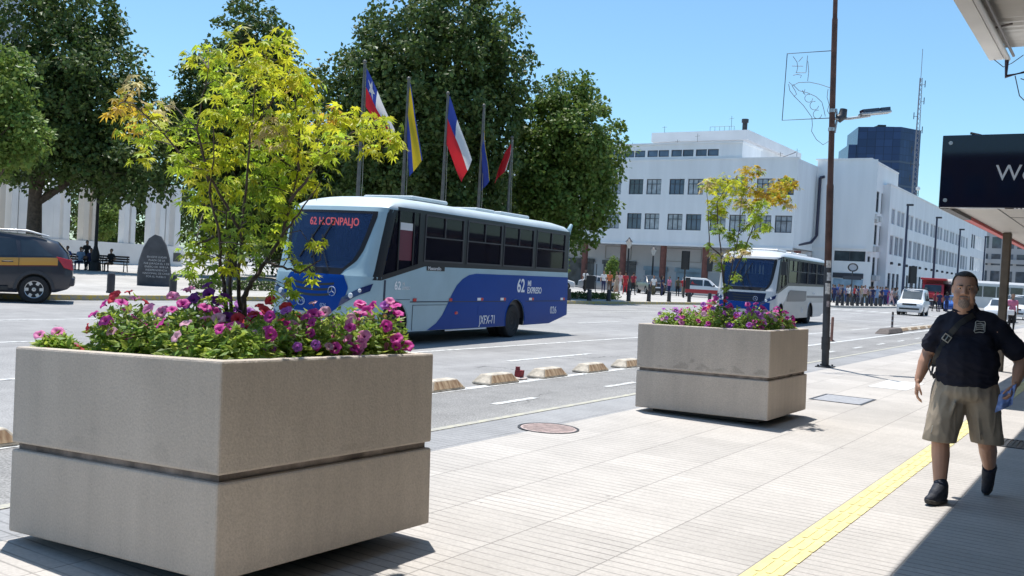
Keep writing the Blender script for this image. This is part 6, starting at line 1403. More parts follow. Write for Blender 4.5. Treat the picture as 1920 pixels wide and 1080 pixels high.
# t-shirt
shirt_m = M('black_cotton', (.012, .013, .024), .85, var=.25, scale=7, spec=.25, bump=.25, bscale=9)
b = MB(); b.ell((-.035, .035, 1.26), (.248, .150, .19)); b.ell((-.035, -.045, 1.085), (.252, .195, .21)); b.ell((-.035, -.015, .96), (.250, .188, .16)); cap_(b, (-.195, .03, 1.342), (.135, .03, 1.342), .082, .082); cap_(b, (-.070, .03, 1.34), (-.076, .022, 1.468), .185, .100); cap_(b, (-.06, .035, 1.385), (-.16, .03, 1.37), .105, .10); cap_(b, (-.06, .035, 1.385), (.10, .03, 1.37), .105, .10)
b.ell((-.14, -.065, 1.235), (.10, .08, .09)); b.ell((.06, -.065, 1.235), (.10, .08, .09))
for S, E in ((RS, RE), (LS, LE)):
    cap_(b, S, S.lerp(E, .45), .082, .080); out = V3((1 if S.x > 0 else -1, 0, 0)); cap_(b, S.lerp(E, .30)+out*.004, S.lerp(E, .66)+out*.008, .079, .089)
rg = random.Random(4)
for k in range(0):    # folds
    z = .92+.055*k; s = rg.choice((-1, 1)); x0 = -.04+s*.20; cap_(b, (x0, -.07, z), (x0-s*.15, -.185+.05*abs(z-1.08)*2, z-.05+.03*rg.random()), .022, .012)
sm_ = blob(b, .0085, 9, .5)
for v in sm_.vertices:                                   # clean lower hem, dipping at the front of the belly
    lim = .865 + .07*max(0, abs(v.co.x+.03)-.10)/.15 + (.02 if v.co.y > .02 else 0)
    if v.co.z < lim and abs(v.co.x+.03) < .29: v.co.z = lim
def wrinkle(me, sx, sy, sz, amp, seed):
    N_ = [v.normal.copy() for v in me.vertices]
    for v, nv in zip(me.vertices, N_):
        q = Vector((v.co.x*sx+seed, v.co.y*sy, v.co.z*sz+.35*math.sin(v.co.x*9)))
        a = noise.noise(q); r = 1-abs(noise.noise(q*1.7+Vector((7, 3, 1)))); v.co += nv*amp*(a*.7+(r**4)*.8-.35)
    me.update()
wrinkle(sm_, 5, 5, 13, .0085, 3)
shirt = mobj('t_shirt', sm_, shirt_m, MAN)
sbt = BVHTree.FromPolygons([v.co for v in shirt.data.vertices], [tuple(p.vertices) for p in shirt.data.polygons])
def on_shirt(x, z, off=.004):
    hit = sbt.ray_cast(V3((x, -1, z)), V3((0, 1, 0)))
    return (hit[0] + hit[1]*off) if hit[0] else V3((x, -.1, z))
m = MB(); m.tube([V3((-.078+.092*math.cos(a), .010+.092*math.sin(a), 1.487-.016*(math.sin(a) < 0)*abs(math.sin(a))-.01)) for a in [2*PI*k/24 for k in range(25)]], .0085, 6, cap=False); m.build('collar', shirt_m, shirt, smooth=60)
bad = M('badge_white', (.48, .48, .46), .6)
def shirt_strip(mb, pts, w, off=.005):
    P = [on_shirt(x, z, off) for x, z in pts]
    mb.tube(P, w, 5)
m = MB(); bx, bz, hw, hh = .052, 1.352, .036, .043
for q in ([(-hw, hh*.75), (-hw*.8, hh), (0, hh*.92), (hw*.8, hh), (hw, hh*.75)], [(hw, hh*.75), (hw*.9, 0), (hw, -hh*.75), (hw*.8, -hh), (0, -hh*.93), (-hw*.8, -hh), (-hw, -hh*.75), (-hw*.9, 0), (-hw, hh*.75)]): shirt_strip(m, [(bx+a, bz+c) for a, c in q], .0036)
for c, l_ in ((.022, .7), (.008, .8), (-.006, .8), (-.020, .7)): shirt_strip(m, [(bx-hw*l_*.8, bz+c), (bx, bz+c+.003), (bx+hw*l_*.8, bz+c)], .0045)
for a in (-.026, .026): shirt_strip(m, [(bx+a, bz-.026), (bx+a, bz+.026)], .003)
m.build('shirt_badge', bad, shirt)
# shorts
khaki = M('khaki_cotton', (.34, .28, .215), .85, var=.12, scale=5, bump=.3, bscale=11, spec=.25)
b = MB(); b.ell((-.035, -.005, .905), (.232, .180, .115)); b.ell((-.035, -.03, .85), (.225, .17, .10))
cap_(b, (-.138, -.005, .86), (-.182, -.125, .475), .148, .128); cap_(b, (-.16, -.02, .84), (-.205, -.115, .46), .128, .118)
cap_(b, (.075, .01, .86), (.140, .055, .49), .142, .125); cap_(b, (.095, .01, .84), (.158, .05, .475), .125, .112)
for (x0, z0, x1, z1, y_) in ((-.06, .80, -.22, .62, -.16), (-.08, .76, -.15, .50, -.19), (.06, .78, .11, .50, -.10), (-.25, .80, -.27, .55, -.05), (.20, .75, .23, .52, -.02)): cap_(b, (x0, y_, z0), (x1, y_-.0, z1), .016, .010)
sb = blob(b, .009, 9, .5)
wrinkle(sb, 9, 9, 3.2, .0075, 11)
for v in sb.vertices:                                    # flat, clean hems
    lim = .455 if v.co.x < -.02 else .462
    if v.co.z < lim: v.co.z = lim
shorts = mobj('shorts', sb, khaki, MAN)
m = MB(); m.tube([(-.262, -.155, .48), (-.235, -.235, .53), (-.228, -.24, .58)], .004, 5); m.build('pocket_zip', steel, shorts)
# shoes
shoe_m = M('shoe_navy', (.014, .018, .032), .7, var=.3, scale=20, bump=.3, bscale=60); sole_m = M('shoe_sole', (.06, .055, .05), .8)
def shoe(A, toe_dir, up, name='shoe'):
    """A: ankle joint, toe_dir: heel to toe, up: out of the foot's top"""
    f = toe_dir.normalized(); s = f.cross(up).normalized(); u = s.cross(f).normalized()
    def q(x, y, z): return A + s*x + f*y + u*z
    b = MB(); cap_(b, q(0, -.035, -.052), q(0, .10, -.058), .050, .050); cap_(b, q(0, .10, -.062), q(.008, .16, -.070), .050, .036); cap_(b, q(0, -.01, .0), q(0, .08, -.034), .058, .050); cap_(b, q(0, -.02, -.03), q(0, -.012, .03), .057, .058); cap_(b, q(0, .02, 0), q(0, .05, -.02), .056, .052)
    o = mobj(name, blob(b, .008, 4, .5), shoe_m, MAN)
    pr = [(-.040, -.07), (.0, -.085), (.040, -.07), (.045, .0), (.047, .09), (.045, .15), (.015, .200), (-.02, .195), (-.042, .15), (-.045, .09), (-.042, .0)]
    m = MB(); m.prism([q(x, y, -.108+(.02*max(0, y-.12)/.08)) for x, y in pr], u*.028); m.build('sole', sole_m, o, bevel=.006)
    m = MB()
    for k in range(4): m.tube([q(-.024, .035+.022*k, -.004-.010*k), q(0, .04+.022*k, .004-.011*k), q(.024, .035+.022*k, -.004-.010*k)], .0032, 5)
    m.tube([q(0, .03, .005), q(-.03, .02, .02), q(-.045, .03, -.005)], .0025, 4); m.build('lace', M('lace', (.25, .27, .32), .7), o)
    m = MB(); m.tube([q(0, -.005, .02), q(0, -.005, .055)], [.054, .052], 16); m.build('sock', M('sock_navy', (.012, .018, .04), .9), o)
shoe(RA+V3((0, 0, .006)), V3((-.30, -1, .0)), V3((0, 0, 1)))
shoe(LA+V3((0, -.005, .0)), V3((-.06, -.42, -.90)), V3((0, -.9, .42)))
# cross-body strap and bag
bag = thing('shoulder_bag', 'black cross-body bag strap with a metal buckle across the walking man\'s chest', 'bag', MAN.location)
pts = [(-.005, 1.435), (-.025, 1.42), (-.06, 1.395), (-.105, 1.35), (-.15, 1.29), (-.185, 1.235), (-.225, 1.15), (-.255, 1.08), (-.275, 1.02)]
fine = []
for a, c in zip(pts, pts[1:]):
    for j in range(4): fine.append((a[0]+(c[0]-a[0])*j/4, a[1]+(c[1]-a[1])*j/4))
fine.append(pts[-1])
C_ = [on_shirt(x, z, .007) for x, z in fine]; C_ = [C_[0]]+[(C_[i-1]+C_[i]+C_[i+1])/3 for i in range(1, len(C_)-1)]+[C_[-1]]
m = MB(); hw = .022
secs = []
for i, p in enumerate(C_):
    t = (C_[min(i+1, len(C_)-1)]-C_[max(i-1, 0)]).normalized(); n = V3((0, -1, .15)).normalized(); s = t.cross(n).normalized(); n = s.cross(t).normalized()
    if n.y > 0: n = -n
    wv = .8 if i > 20 else 1
    secs.append([p+s*hw*wv, p-s*hw*wv, p-s*hw*wv+n*.005, p+s*hw*wv+n*.005])
m.loft(secs); m.build('strap', M('strap_black', (.012, .012, .013), .55), bag)
pc = C_[19]; t = (C_[21]-C_[17]).normalized(); n = V3((0, -1, .1)); s = t.cross(n).normalized()
m = MB(); q = [pc+s*.028+t*.024, pc-s*.028+t*.024, pc-s*.028-t*.024, pc+s*.028-t*.024]; q = [v+n*.012 for v in q]; m.tube(q+[q[0]], .0055, 6); m.tube([pc+n*.013-t*.03, pc+n*.013+t*.02], .004, 5); m.build('buckle', M('buckle_metal', (.45, .43, .38), .3, metal=.9), bag)
m = MB(); e = C_[-1]; m.tube([e, e+V3((-.005, -.02, -.05)), e+V3((.015, -.01, -.09))], .009, 6); m.tube([e+V3((-.02, -.0, .06)), e+V3((-.035, -.01, 0)), e+V3((-.01, -.0, -.07))], .006, 6); m.build('clip', dark_metal, bag)
m = MB(); m.cbox((-.16, .22, 1.0), (.28, .09, .22)); m.build('pouch', M('strap_black', (.012, .012, .013), .55), bag, bevel=.03)
pp = thing('folded_paper', 'crumpled light blue paper held in the walking man\'s left hand', 'paper', MAN.location)
c0 = LW + V3((-.055, -.045, -.115)); m = MB()
def pf(u, v):
    x, z = (u-.5)*.13, (v-.5)*.16; w_ = .018*math.sin(u*9+v*3)+.012*math.sin(v*13)
    return tuple(c0 + V3((x*.85-z*-.15, w_-.03*u, z+x*.55)))
m.grid(pf, 12, 12); m.grid(lambda u, v: tuple(V3(pf(u*.8, v*.9+.1))+V3((-.01, -.022, -.02))), 10, 10)
o = m.build('sheet', M('paper_blue', (.24, .36, .72), .7, trans=.25, var=.2, scale=9), pp, smooth=60); sd_ = o.modifiers.new('thick', 'SOLIDIFY'); sd_.thickness = .002

for o in (MAN, bag, pp): o.scale = (.945, .96, 1.0)

# ------------------------------------------------------------------ smaller figures
def figure_mesh(name, step=.25, arm=.2, dress=False, sit=False, seed=0, hair=0, voxel=.022, wide=1.0):
    """one continuous body; zones: 0 skin, 1 top, 2 trousers, 3 hair, 4 shoes"""
    b = MB(); rg = random.Random(seed); hz = .90 if not sit else .50
    b.ell((0, 0, hz+.42), (.175*wide, .105, .20)); b.ell((0, -.01, hz+.17), (.155*wide, .11, .16)); b.ell((0, 0, hz+.02), (.165*wide, .115, .11)); cap_(b, (-.14*wide, 0, hz+.53), (.14*wide, 0, hz+.53), .06, .06)
    cap_(b, (0, .005, hz+.52), (0, -.01, hz+.68), .058, .05); b.ell((0, -.015, hz+.76), (.075, .092, .112), 12, 10); b.ell((0, -.105, hz+.745), (.013, .018, .02))
    if hair: b.ell((0, .02, hz+.79), (.092, .098, .100)); 
    if hair == 2: cap_(b, (0, .06, hz+.78), (0, .075, hz+.58), .075, .06)
    for s in (-1, 1):
        a = s*arm; sh_ = V3((s*.185*wide, 0, hz+.51)); el = sh_+V3((s*.05, .04+a*.4, -.27)); wr = el+V3((s*.01, -.08+a*.7, -.23)) if not sit else el+V3((-s*.08, -.24, -.03))
        cap_(b, sh_, el, .052, .042); cap_(b, el, wr, .040, .030); cap_(b, wr, wr+V3((0, -.01, -.10)) if not sit else wr+V3((-s*.03, -.08, -.02)), .034, .022)
        if sit: kn = V3((s*.11, -.42, hz-.02)); an = V3((s*.11, -.40, .09))
        else: kn = V3((s*.085, -s*step*.45-.03, .49)); an = V3((s*.08, -s*step+(.04 if s < 0 else 0), .09))
        cap_(b, (s*.085, 0, hz-.0), kn, .092*wide, .062); cap_(b, kn, an, .058, .040); cap_(b, an+V3((0, .03, -.045)), an+V3((0, -.14, -.055)), .042, .034)
    if dress: cap_(b, (0, 0, hz+.05), (0, 0, .42), .17, .23)
    me = blob(b, voxel, 4, .5)
    for p in me.polygons:
        c = p.center; ax = abs(c.x)
        if c.z > hz+.72 and hair and (c.y > .0 or c.z > hz+.83): z = 3
        elif hair == 2 and c.y > .03 and c.z > hz+.52: z = 3
        elif c.z > hz+.575: z = 0
        elif ax > .19*wide and c.z < hz+.36: z = 0
        elif c.z > hz+.06 and (not sit or c.y > -.17): z = 1
        elif sit and ax > .15 and c.z > hz+.1: z = 0
        elif c.z < .10: z = 4
        elif dress: z = 1 if c.z > .36 else 0
        else: z = 2
        p.material_index = z
    for _ in range(5): me.materials.append(skin_far)
    me.name = name; return me
FM = [figure_mesh('walker', .26, .2, hair=1, seed=1), figure_mesh('walker', -.22, -.2, hair=1, seed=2, wide=1.12), figure_mesh('stander', .05, .05, hair=1, seed=3), figure_mesh('stander', .04, .1, hair=2, seed=4), figure_mesh('walker', .2, .15, dress=True, hair=2, seed=5), figure_mesh('sitter', sit=True, hair=1, seed=6), figure_mesh('sitter', sit=True, hair=2, seed=7)]
shoe_far = M('shoe_far', (.03, .03, .03), .7)
CLM = {}
def cloth_m(c):
    if c not in CLM: CLM[c] = M('cloth_%d' % len(CLM), c, .85)
    return CLM[c]
COL = {'white': (.7, .7, .7), 'orange': (.55, .16, .06), 'beige': (.42, .33, .25), 'pale pink': (.62, .42, .42), 'red': (.42, .03, .04), 'dark red': (.26, .03, .05), 'navy': (.02, .025, .08), 'pink': (.60, .18, .30), 'olive': (.10, .09, .05),
       'black': (.015, .015, .018), 'blue': (.04, .09, .32), 'grey': (.25, .25, .27), 'light blue': (.22, .32, .48), 'magenta': (.32, .04, .22), 'dark blue': (.025, .04, .14), 'brown': (.10, .06, .04), 'khaki': (.28, .23, .16)}
def person(label, x, y, z, rz, mesh, top, trousers, hair=(.02, .015, .012), group=None, s=1.0):
    o = bpy.data.objects.new('person', FM[mesh]); link(o); o.location = (x, y, z); o.rotation_euler = (0, 0, rz); o.scale = (s, s, s)
    for sl_, mt in zip(o.material_slots, (skin_far, cloth_m(COL[top]), cloth_m(COL[trousers]), cloth_m(hair), shoe_far)): sl_.link = 'OBJECT'; sl_.material = mt
    tag(o, label, 'person', group); return o
random.seed(5)
PLP = [(-37.5, 68.6, 2, 'white', 'black', 'person in a white top and black trousers, leftmost on the plaza behind the bus tail'), (-36.3, 69.5, 0, 'white', 'navy', 'walking person in a white top and navy trousers by the second sapling'),
       (-36.7, 71.3, 1, 'orange', 'brown', 'walking person in an orange top behind the woman in a beige dress'), (-33.1, 65.5, 4, 'beige', 'beige', 'woman in a long beige dress walking toward the bollards'),
       (-35.6, 71.0, 1, 'pale pink', 'white', 'person in pale pink and white clothes just right of the beige dress'), (-33.0, 66.8, 0, 'red', 'red', 'person dressed all in red walking across the plaza'),
       (-32.9, 68.0, 1, 'dark red', 'black', 'person in a dark red top and black trousers beside the red dressed one'), (-33.0, 72.0, 2, 'white', 'olive', 'person in a white top and olive trousers left of the traffic light'),
       (-32.4, 72.3, 3, 'navy', 'navy', 'person dressed all in navy left of the traffic light post'), (-33.4, 76.0, 2, 'pink', 'navy', 'person in a bright pink top and navy trousers by the traffic light'),
       (-33.2, 77.4, 0, 'olive', 'black', 'person in an olive top behind the pink one near the traffic light'), (-32.0, 75.8, 1, 'red', 'khaki', 'person in a red top and khaki trousers in front of the white and red van')]
for x, y, me, a, c, lab in PLP: person(lab, x, y, .15 if y < 71.5 else .006, random.uniform(-.9, .9) + (PI if random.random() < .4 else 0), me, a, c, group='people crossing the plaza')
RC = [('dark blue', 'navy'), ('blue', 'navy'), ('navy', 'black'), ('blue', 'dark blue'), ('white', 'brown'), ('red', 'black'), ('dark blue', 'navy'), ('beige', 'grey'), ('pale pink', 'olive'), ('black', 'black'), ('navy', 'dark blue'), ('light blue', 'light blue'), ('navy', 'navy'), ('blue', 'navy'), ('magenta', 'magenta'), ('pale pink', 'pale pink'), ('grey', 'navy')]
XY = [(-24.2, 94.0), (-24.4, 96.2), (-23.3, 93.3), (-24.0, 97.7), (-22.4, 92.7), (-22.6, 95.0), (-22.8, 97.3), (-21.8, 94.3), (-22.0, 96.6), (-22.1, 98.9), (-20.9, 95.0), (-20.8, 96.2), (-20.6, 97.5), (-20.1, 96.6), (-20.6, 99.9), (-19.6, 97.0), (-19.4, 98.3)]
for k, ((x, y), (a, c)) in enumerate(zip(XY, RC)):
    person(f'person in {a} and {c}, {ordinal(k)} from the left in the far crowd', x, y, .15, random.uniform(0, 6.28), random.choice((0, 1, 2, 3)), a, c, group='crowd on the far corner', s=random.uniform(.95, 1.05))
    if k % 2 == 0: a2, c2 = random.choice((('navy', 'black'), ('grey', 'navy'), ('white', 'black'), ('black', 'brown'))); person(f'person in {a2} half hidden behind {ordinal(k)} of far crowd', x-.45, y+1.1, .15, random.uniform(0, 6.28), random.choice((2, 3)), a2, c2, group='crowd on the far corner')
person('person in a dark red top beside the right rear of the white van', -14.7, 90.6, .006, 2.6, 1, 'dark red', 'black', group='people behind the white van')
person('person in a navy top behind the white van, next to the one in dark red', -14.2, 89.7, .006, 3.0, 2, 'navy', 'navy', group='people behind the white van')
person('person in dark blue behind the white van, nearest to the blue car', -13.9, 91.6, .006, 2.9, 3, 'dark blue', 'navy', group='people behind the white van')
person('woman in a pink top with a white bag at the right edge of the pavement', -4.75, 49.8, .01, .3, 3, 'pink', 'black')
bg_ = thing('handbag', 'white handbag carried by the woman in pink at the right edge', 'handbag', (-4.75, 49.6, .01)); m = MB(); m.box(-.2, .12, -.16, -.05, .78, 1.02); m.build('bag', white_letter, bg_, bevel=.03)
m = MB(); m.tube([(-.15, -.1, 1.0), (-.05, -.1, 1.25), (.08, -.1, 1.0)], .012, 5); m.build('handle', dark_metal, bg_)
def q_(s, f): p = V3((-52.6, 33.9, .15)) + Rv*s + V3((-.545, .839, 0))*f; return p.x, p.y, p.z
x, y, z = q_(-.85, -.02); person('person in a blue top sitting at the left end of the park bench', x, y, z-.02, rad(33), 5, 'blue', 'navy', s=1.02)
x, y, z = q_(-.05, -.02); person('person in a pale grey top sitting in the middle of the park bench', x, y, z-.02, rad(33), 5, 'light blue', 'navy', s=1.02)
x, y, z = q_(.02, .60); person('person in dark clothes with long hair standing behind the park bench', x, y, z, rad(33), 3, 'black', 'black', s=1.0)
x, y, z = q_(.55, -.02); person('person in dark clothes sitting on the park bench right beside the lamp post', x, y, z-.02, rad(33), 6, 'navy', 'black', s=.98)
x, y, z = q_(1.75, -.0); person('person in black bending forward on the second park bench', x, y, z-.02, rad(20), 5, 'black', 'brown', s=1.0)
# ------------------------------------------------------------------ vehicles
car_glass = M('car_glass', (.03, .04, .05), .05, spec=.8, var=.4, scale=1.5)
def vehicle(name, label, cat, loc, rz, st, paint, wheels, wr=.33, glass_z=(.06, .10), sides=(), screen=None, rear=None, group=None, trim=None, rim_m=None, scale=1.0):
    """st: stations (y, z_bottom, z_belt, z_top, half width, half width at roof), nose at -Y"""
    t = thing(name, label, cat, loc, rz, group); t.scale = (scale,)*3
    def S(y):
        if y <= st[0][0]: return st[0][1:]
        for a, c in zip(st, st[1:]):
            if y <= c[0]:
                f = (y-a[0])/(c[0]-a[0]); return tuple(a[i]+(c[i]-a[i])*f for i in range(1, 6))
        return st[-1][1:]
    def half(y):
        zb, zl, zt, w, r = S(y); up = zt-zl
        return [(0, zb), (w*.9, zb), (w*.985, zb+.12), (w, zb+.35*(zl-zb)), (w, zl-.12), (w*.975, zl), (r+(w*.975-r)*.15, zl+up*.80), (r*.93, zl+up*.97), (r*.6, zt+.012), (0, zt+.018)]
    def sec(y): h = half(y); return [(x, y, z) for x, z in h] + [(-x, y, z) for x, z in h[::-1][1:-1]]
    m = MB(); ys_ = []
    for a, c in zip(st, st[1:]):
        n = 3; ys_ += [a[0]+(c[0]-a[0])*k/n for k in range(n)]
    ys_.append(st[-1][0]); m.loft([sec(y) for y in ys_])
    me = m.mesh('tmp', paint); body = bpy.data.objects.new('body', me); link(body)
    cut = MB(); W = max(s[4] for s in st)
    for wy in wheels:
        for s in (-1, 1): cut.lathe([(wr*1.14, s*(W-.30)), (wr*1.14, s*(W+.1))], 28, (0, wy, wr), axis='X')
    co = cut.build('cut', paint); bo = body.modifiers.new('b', 'BOOLEAN'); bo.object = co; bo.operation = 'DIFFERENCE'; bo.solver = 'EXACT'
    dg = bpy.context.evaluated_depsgraph_get(); dg.update(); me2 = bpy.data.meshes.new_from_object(body.evaluated_get(dg))
    bpy.data.objects.remove(body); bpy.data.objects.remove(co)
    me2.polygons.foreach_set('use_smooth', [True]*len(me2.polygons)); me2.set_sharp_from_angle(angle=rad(32)); me2.name = 'body'
    body = bpy.data.objects.new('body', me2); link(body); body.parent = t
    for wy in wheels:
        for s in (-1, 1): hs_ = MB(); hs_.lathe([(wr*1.12, s*(W-.31)), (wr*1.12, s*(W-.28))], 24, (0, wy, wr), axis='X'); hs_.build('wheel_housing', black_plastic, t)
    def side_pt(y, f, s, off):      # f 0..1 belt to roof on the side
        zb, zl, zt, w, r = S(y); up = zt-zl; x0, x1 = w*.975, r+(w*.975-r)*.15
        return (s*(x0+(x1-x0)*f+off), y, zl+up*.80*f)
    for (y0b, y0t, y1t, y1b) in sides:
        for s in (-1, 1):
            g = MB(); g.grid(lambda u, v: side_pt((y0b+(y0t-y0b)*v)*(1-u)+(y1b+(y1t-y1b)*v)*u, .06+.90*v, s, .006), 8, 4); g.build('side_window', car_glass, t, smooth=60)
    def top_pt(y, a, off): h = half(y); zb, zl, zt, w, r = S(y); return (a*r*.9, y, zt+.016-.02*abs(a)**3+off)
    if screen:
        y0, y1 = screen
        g = MB(); g.grid(lambda u, v: ((-1+2*u)*(S(y0+(y1-y0)*v)[4]*.90), y0+(y1-y0)*v-.012, S(y0+(y1-y0)*v)[2]+.022), 8, 6); g.build('windscreen', car_glass, t, smooth=60)
    if rear:
        y0, y1 = rear
        g = MB(); g.grid(lambda u, v: ((-1+2*u)*(S(y0+(y1-y0)*v)[4]*.88), y0+(y1-y0)*v+.012, S(y0+(y1-y0)*v)[2]+.02), 8, 6); g.build('rear_window', car_glass, t, smooth=60)
    for wy in wheels:
        for s in (-1, 1):
            xo = W-.012; w_ = MB(); w_.lathe([(wr*.62, -.02), (wr*.66, 0), (wr*.93, -.002), (wr*.985, -.025), (wr, -.06), (wr, -.16), (wr*.95, -.2), (wr*.5, -.205)], 32, axis='X')
            w_.v = [((xo+x)*s, wy+y, wr+z) for x, y, z in w_.v]; wo_ = w_.build('wheel', rubber, t, smooth=45)
            rm = MB(); R = wr*.64
            rm.lathe([(R, -.012), (R*.93, -.02), (R*.9, -.07)], 28, axis='X', cap=False); rm.lathe([(.01, -.012), (R*.22, -.014), (R*.25, -.03)], 14, axis='X', cap=False)
            for k in range(6):
                a = 2*PI*k/6; ca, sa = math.cos(a), math.sin(a); na, nb = -sa, ca; w0, w1 = R*.13, R*.19
                rm.prism([(-.022, ca*R*.2+na*w0, sa*R*.2+nb*w0), (-.018, ca*R*.93+na*w1, sa*R*.93+nb*w1), (-.018, ca*R*.93-na*w1, sa*R*.93-nb*w1), (-.022, ca*R*.2-na*w0, sa*R*.2-nb*w0)], (-.02, 0, 0))
            rm.v = [((xo+x)*s, wy+y, wr+z) for x, y, z in rm.v]; ro = rm.build('rim', rim_m or alloy, wo_)
            dk = MB(); dk.lathe([(.01, -.075), (R*.92, -.075)], 20, axis='X', cap=False); dk.v = [((xo+x)*s, wy+y, wr+z) for x, y, z in dk.v]; dk.build('brake_disc', M('brake_dark', (.03, .03, .03), .6), wo_)
    return t, S, half, side_pt
def pane_box(t, name, x0, x1, y0, y1, z0, z1, mt, bevel=0): m = MB(); m.box(x0, x1, y0, y1, z0, z1); return m.build(name, mt, t, bevel=bevel)
# --- taxi sport utility vehicle
tx_navy = M('taxi_dark', (.022, .024, .034), .3, coat=.5, var=.08); tx_org = M('taxi_orange', (.62, .30, .045), .35, coat=.3)
st = [(-2.32, .45, .62, .64, .70, .5), (-2.25, .30, .80, .86, .86, .6), (-1.7, .26, .98, 1.02, .92, .66), (-1.05, .24, 1.03, 1.10, .93, .68), (-.45, .24, 1.05, 1.52, .93, .70), (-.1, .24, 1.06, 1.66, .93, .70), (.6, .24, 1.09, 1.71, .93, .69), (1.45, .25, 1.13, 1.67, .92, .66), (2.0, .28, 1.16, 1.52, .90, .62), (2.25, .36, 1.10, 1.22, .86, .66), (2.36, .46, .85, .90, .80, .64)]
tx, S_, half_, sp_ = vehicle('taxi_car', 'dark blue-grey taxi suv with an orange stripe, cut off by the left edge', 'taxi', (-24.86-.02, 15.12, 0.004), rad(-33), st, tx_navy, (-1.33, 1.52), .335, sides=((-.62, -.15, .28, .32), (.38, .36, 1.06, 1.14), (1.22, 1.16, 1.52, 1.92)), rear=(2.02, 2.24), screen=(-1.0, -.15), scale=1.08)
tx.location = Vector((-24.4, 14.4, .004)) - (Matrix.Rotation(rad(-33), 3, 'Z') @ Vector((.93*1.08, 1.52*1.08, 0)))
def side_strip(t, S_, y0, y1, z0, z1, mt, name, off=.007, n=14, sides=(-1, 1)):
    for s in sides:
        g = MB()
        def fn(u, v):
            y = y0+(y1-y0)*u; zb, zl, zt, w, r = S_(y); z = z0(y)+(z1(y)-z0(y))*v
            x = w if z < zl-.12 else w*(1-.025*(z-zl+.12)/.12); return (s*(x+off), y, z)
        g.grid(fn, n, 3); g.build(name, mt, t, smooth=60)
side_strip(tx, S_, -1.55, 2.02, lambda y: S_(y)[1]-.20, lambda y: S_(y)[1]-.015, tx_org, 'orange_stripe')
side_strip(tx, S_, -1.55, 2.02, lambda y: S_(y)[1]-.225, lambda y: S_(y)[1]-.202, M('stripe_dark_red', (.16, .03, .02), .5), 'stripe_edge')
for s in (-1, 1):
    m = MB(); m.loft([[(s*.905, 1.98, 1.17), (s*.80, 2.29, 1.10), (s*.83, 2.35, .84), (s*.885, 2.16, .90)], [(s*.925, 1.98, 1.17), (s*.815, 2.32, 1.10), (s*.845, 2.385, .84), (s*.905, 2.17, .90)]]); m.build('tail_lamp', red_lamp, tx, bevel=.01)
    m = MB(); m.tube([(s*.62, -.2, 1.70), (s*.64, 0, 1.76), (s*.64, 1.3, 1.77), (s*.60, 1.75, 1.66)], .022, 8); m.build('roof_rail', alloy, tx, smooth=50)
    for wy in (-1.33, 1.52):
        m = MB(); ar = [(wy+.40*math.cos(PI*k/14), .335+.40*math.sin(PI*k/14)) for k in range(15)]; ar2 = [(wy+.46*math.cos(PI*k/14), .335+.47*math.sin(PI*k/14)) for k in range(15)]
        m.loft([[(s*.925, y, z) for y, z in ar], [(s*.95, y, z) for y, z in ar], [(s*.945, y, z) for y, z in ar2], [(s*.92, y, z) for y, z in ar2]], cap=False, closed=False); m.build('wheel_arch', M('arch_grey', (.035, .036, .042), .5), tx, smooth=60)
    m = MB(); m.box(s*.935, s*.96, -.9, .95, .30, .40); m.build('side_sill', black_plastic, tx, bevel=.008)
    for y in (.05, .92): m = MB(); m.tube([(s*.945, y-.12, .99), (s*.965, y-.08, .995), (s*.965, y+.08, 1.0), (s*.945, y+.12, 1.0)], .014, 6); m.build('door_handle', tx_navy, tx)
    m = MB(); m.box(s*.934-.003, s*.934+.003, .335, .345, .42, 1.06); m.box(s*.932-.003, s*.932+.003, 1.16, 1.17, .75, 1.10); m.build('door_seam', black_plastic, tx)
m = MB(); m.box(-.82, .82, 2.26, 2.42, .44, .66); m.build('rear_bumper', tx_navy, tx, bevel=.05); pane_box(tx, 'number_plate', -.25, .25, 2.37, 2.385, .86, .98, white_letter)
# --- small vans and cars
def van_front(t, w, y, zg, zl, paint_m):
    pane_box(t, 'grille', -w*.55, w*.55, y-.02, y+.05, zg, zg+.12, black_plastic, .01); pane_box(t, 'air_intake', -w*.78, w*.78, y-.03, y+.05, zg-.30, zg-.20, black_plastic, .01); pane_box(t, 'number_plate', -.25, .25, y-.045, y-.03, zg-.16, zg-.05, white_letter)
    for s in (-1, 1): m = MB(); m.loft([[(s*w*.58, y-.01, zl), (s*w*.95, y+.14, zl+.06), (s*w*.95, y+.18, zl+.20), (s*w*.60, y+.04, zl+.15)], [(s*w*.58, y+.1, zl), (s*w*.9, y+.25, zl+.06), (s*w*.9, y+.28, zl+.2), (s*w*.6, y+.15, zl+.15)]]); m.build('headlight', lamp_glass, t)
vwhite = M('van_white', (.72, .72, .72), .3, coat=.4); vred = M('van_red', (.42, .02, .03), .3, coat=.4); vsil = M('car_silver', (.38, .39, .41), .3, metal=.4, coat=.4); vblk = M('pickup_black', (.02, .022, .028), .3, coat=.4); vblu = M('car_blue', (.03, .10, .38), .3, coat=.4)
stv = [(-2.05, .42, .60, .62, .66, .5), (-1.98, .24, .74, .80, .80, .6), (-1.5, .22, .94, .98, .84, .66), (-1.05, .22, .98, 1.06, .85, .68), (-.35, .22, 1.02, 1.66, .85, .68), (0, .22, 1.02, 1.78, .85, .70), (1.9, .24, 1.02, 1.80, .85, .72), (2.08, .26, 1.0, 1.70, .84, .72), (2.12, .34, .9, 1.0, .82, .70)]
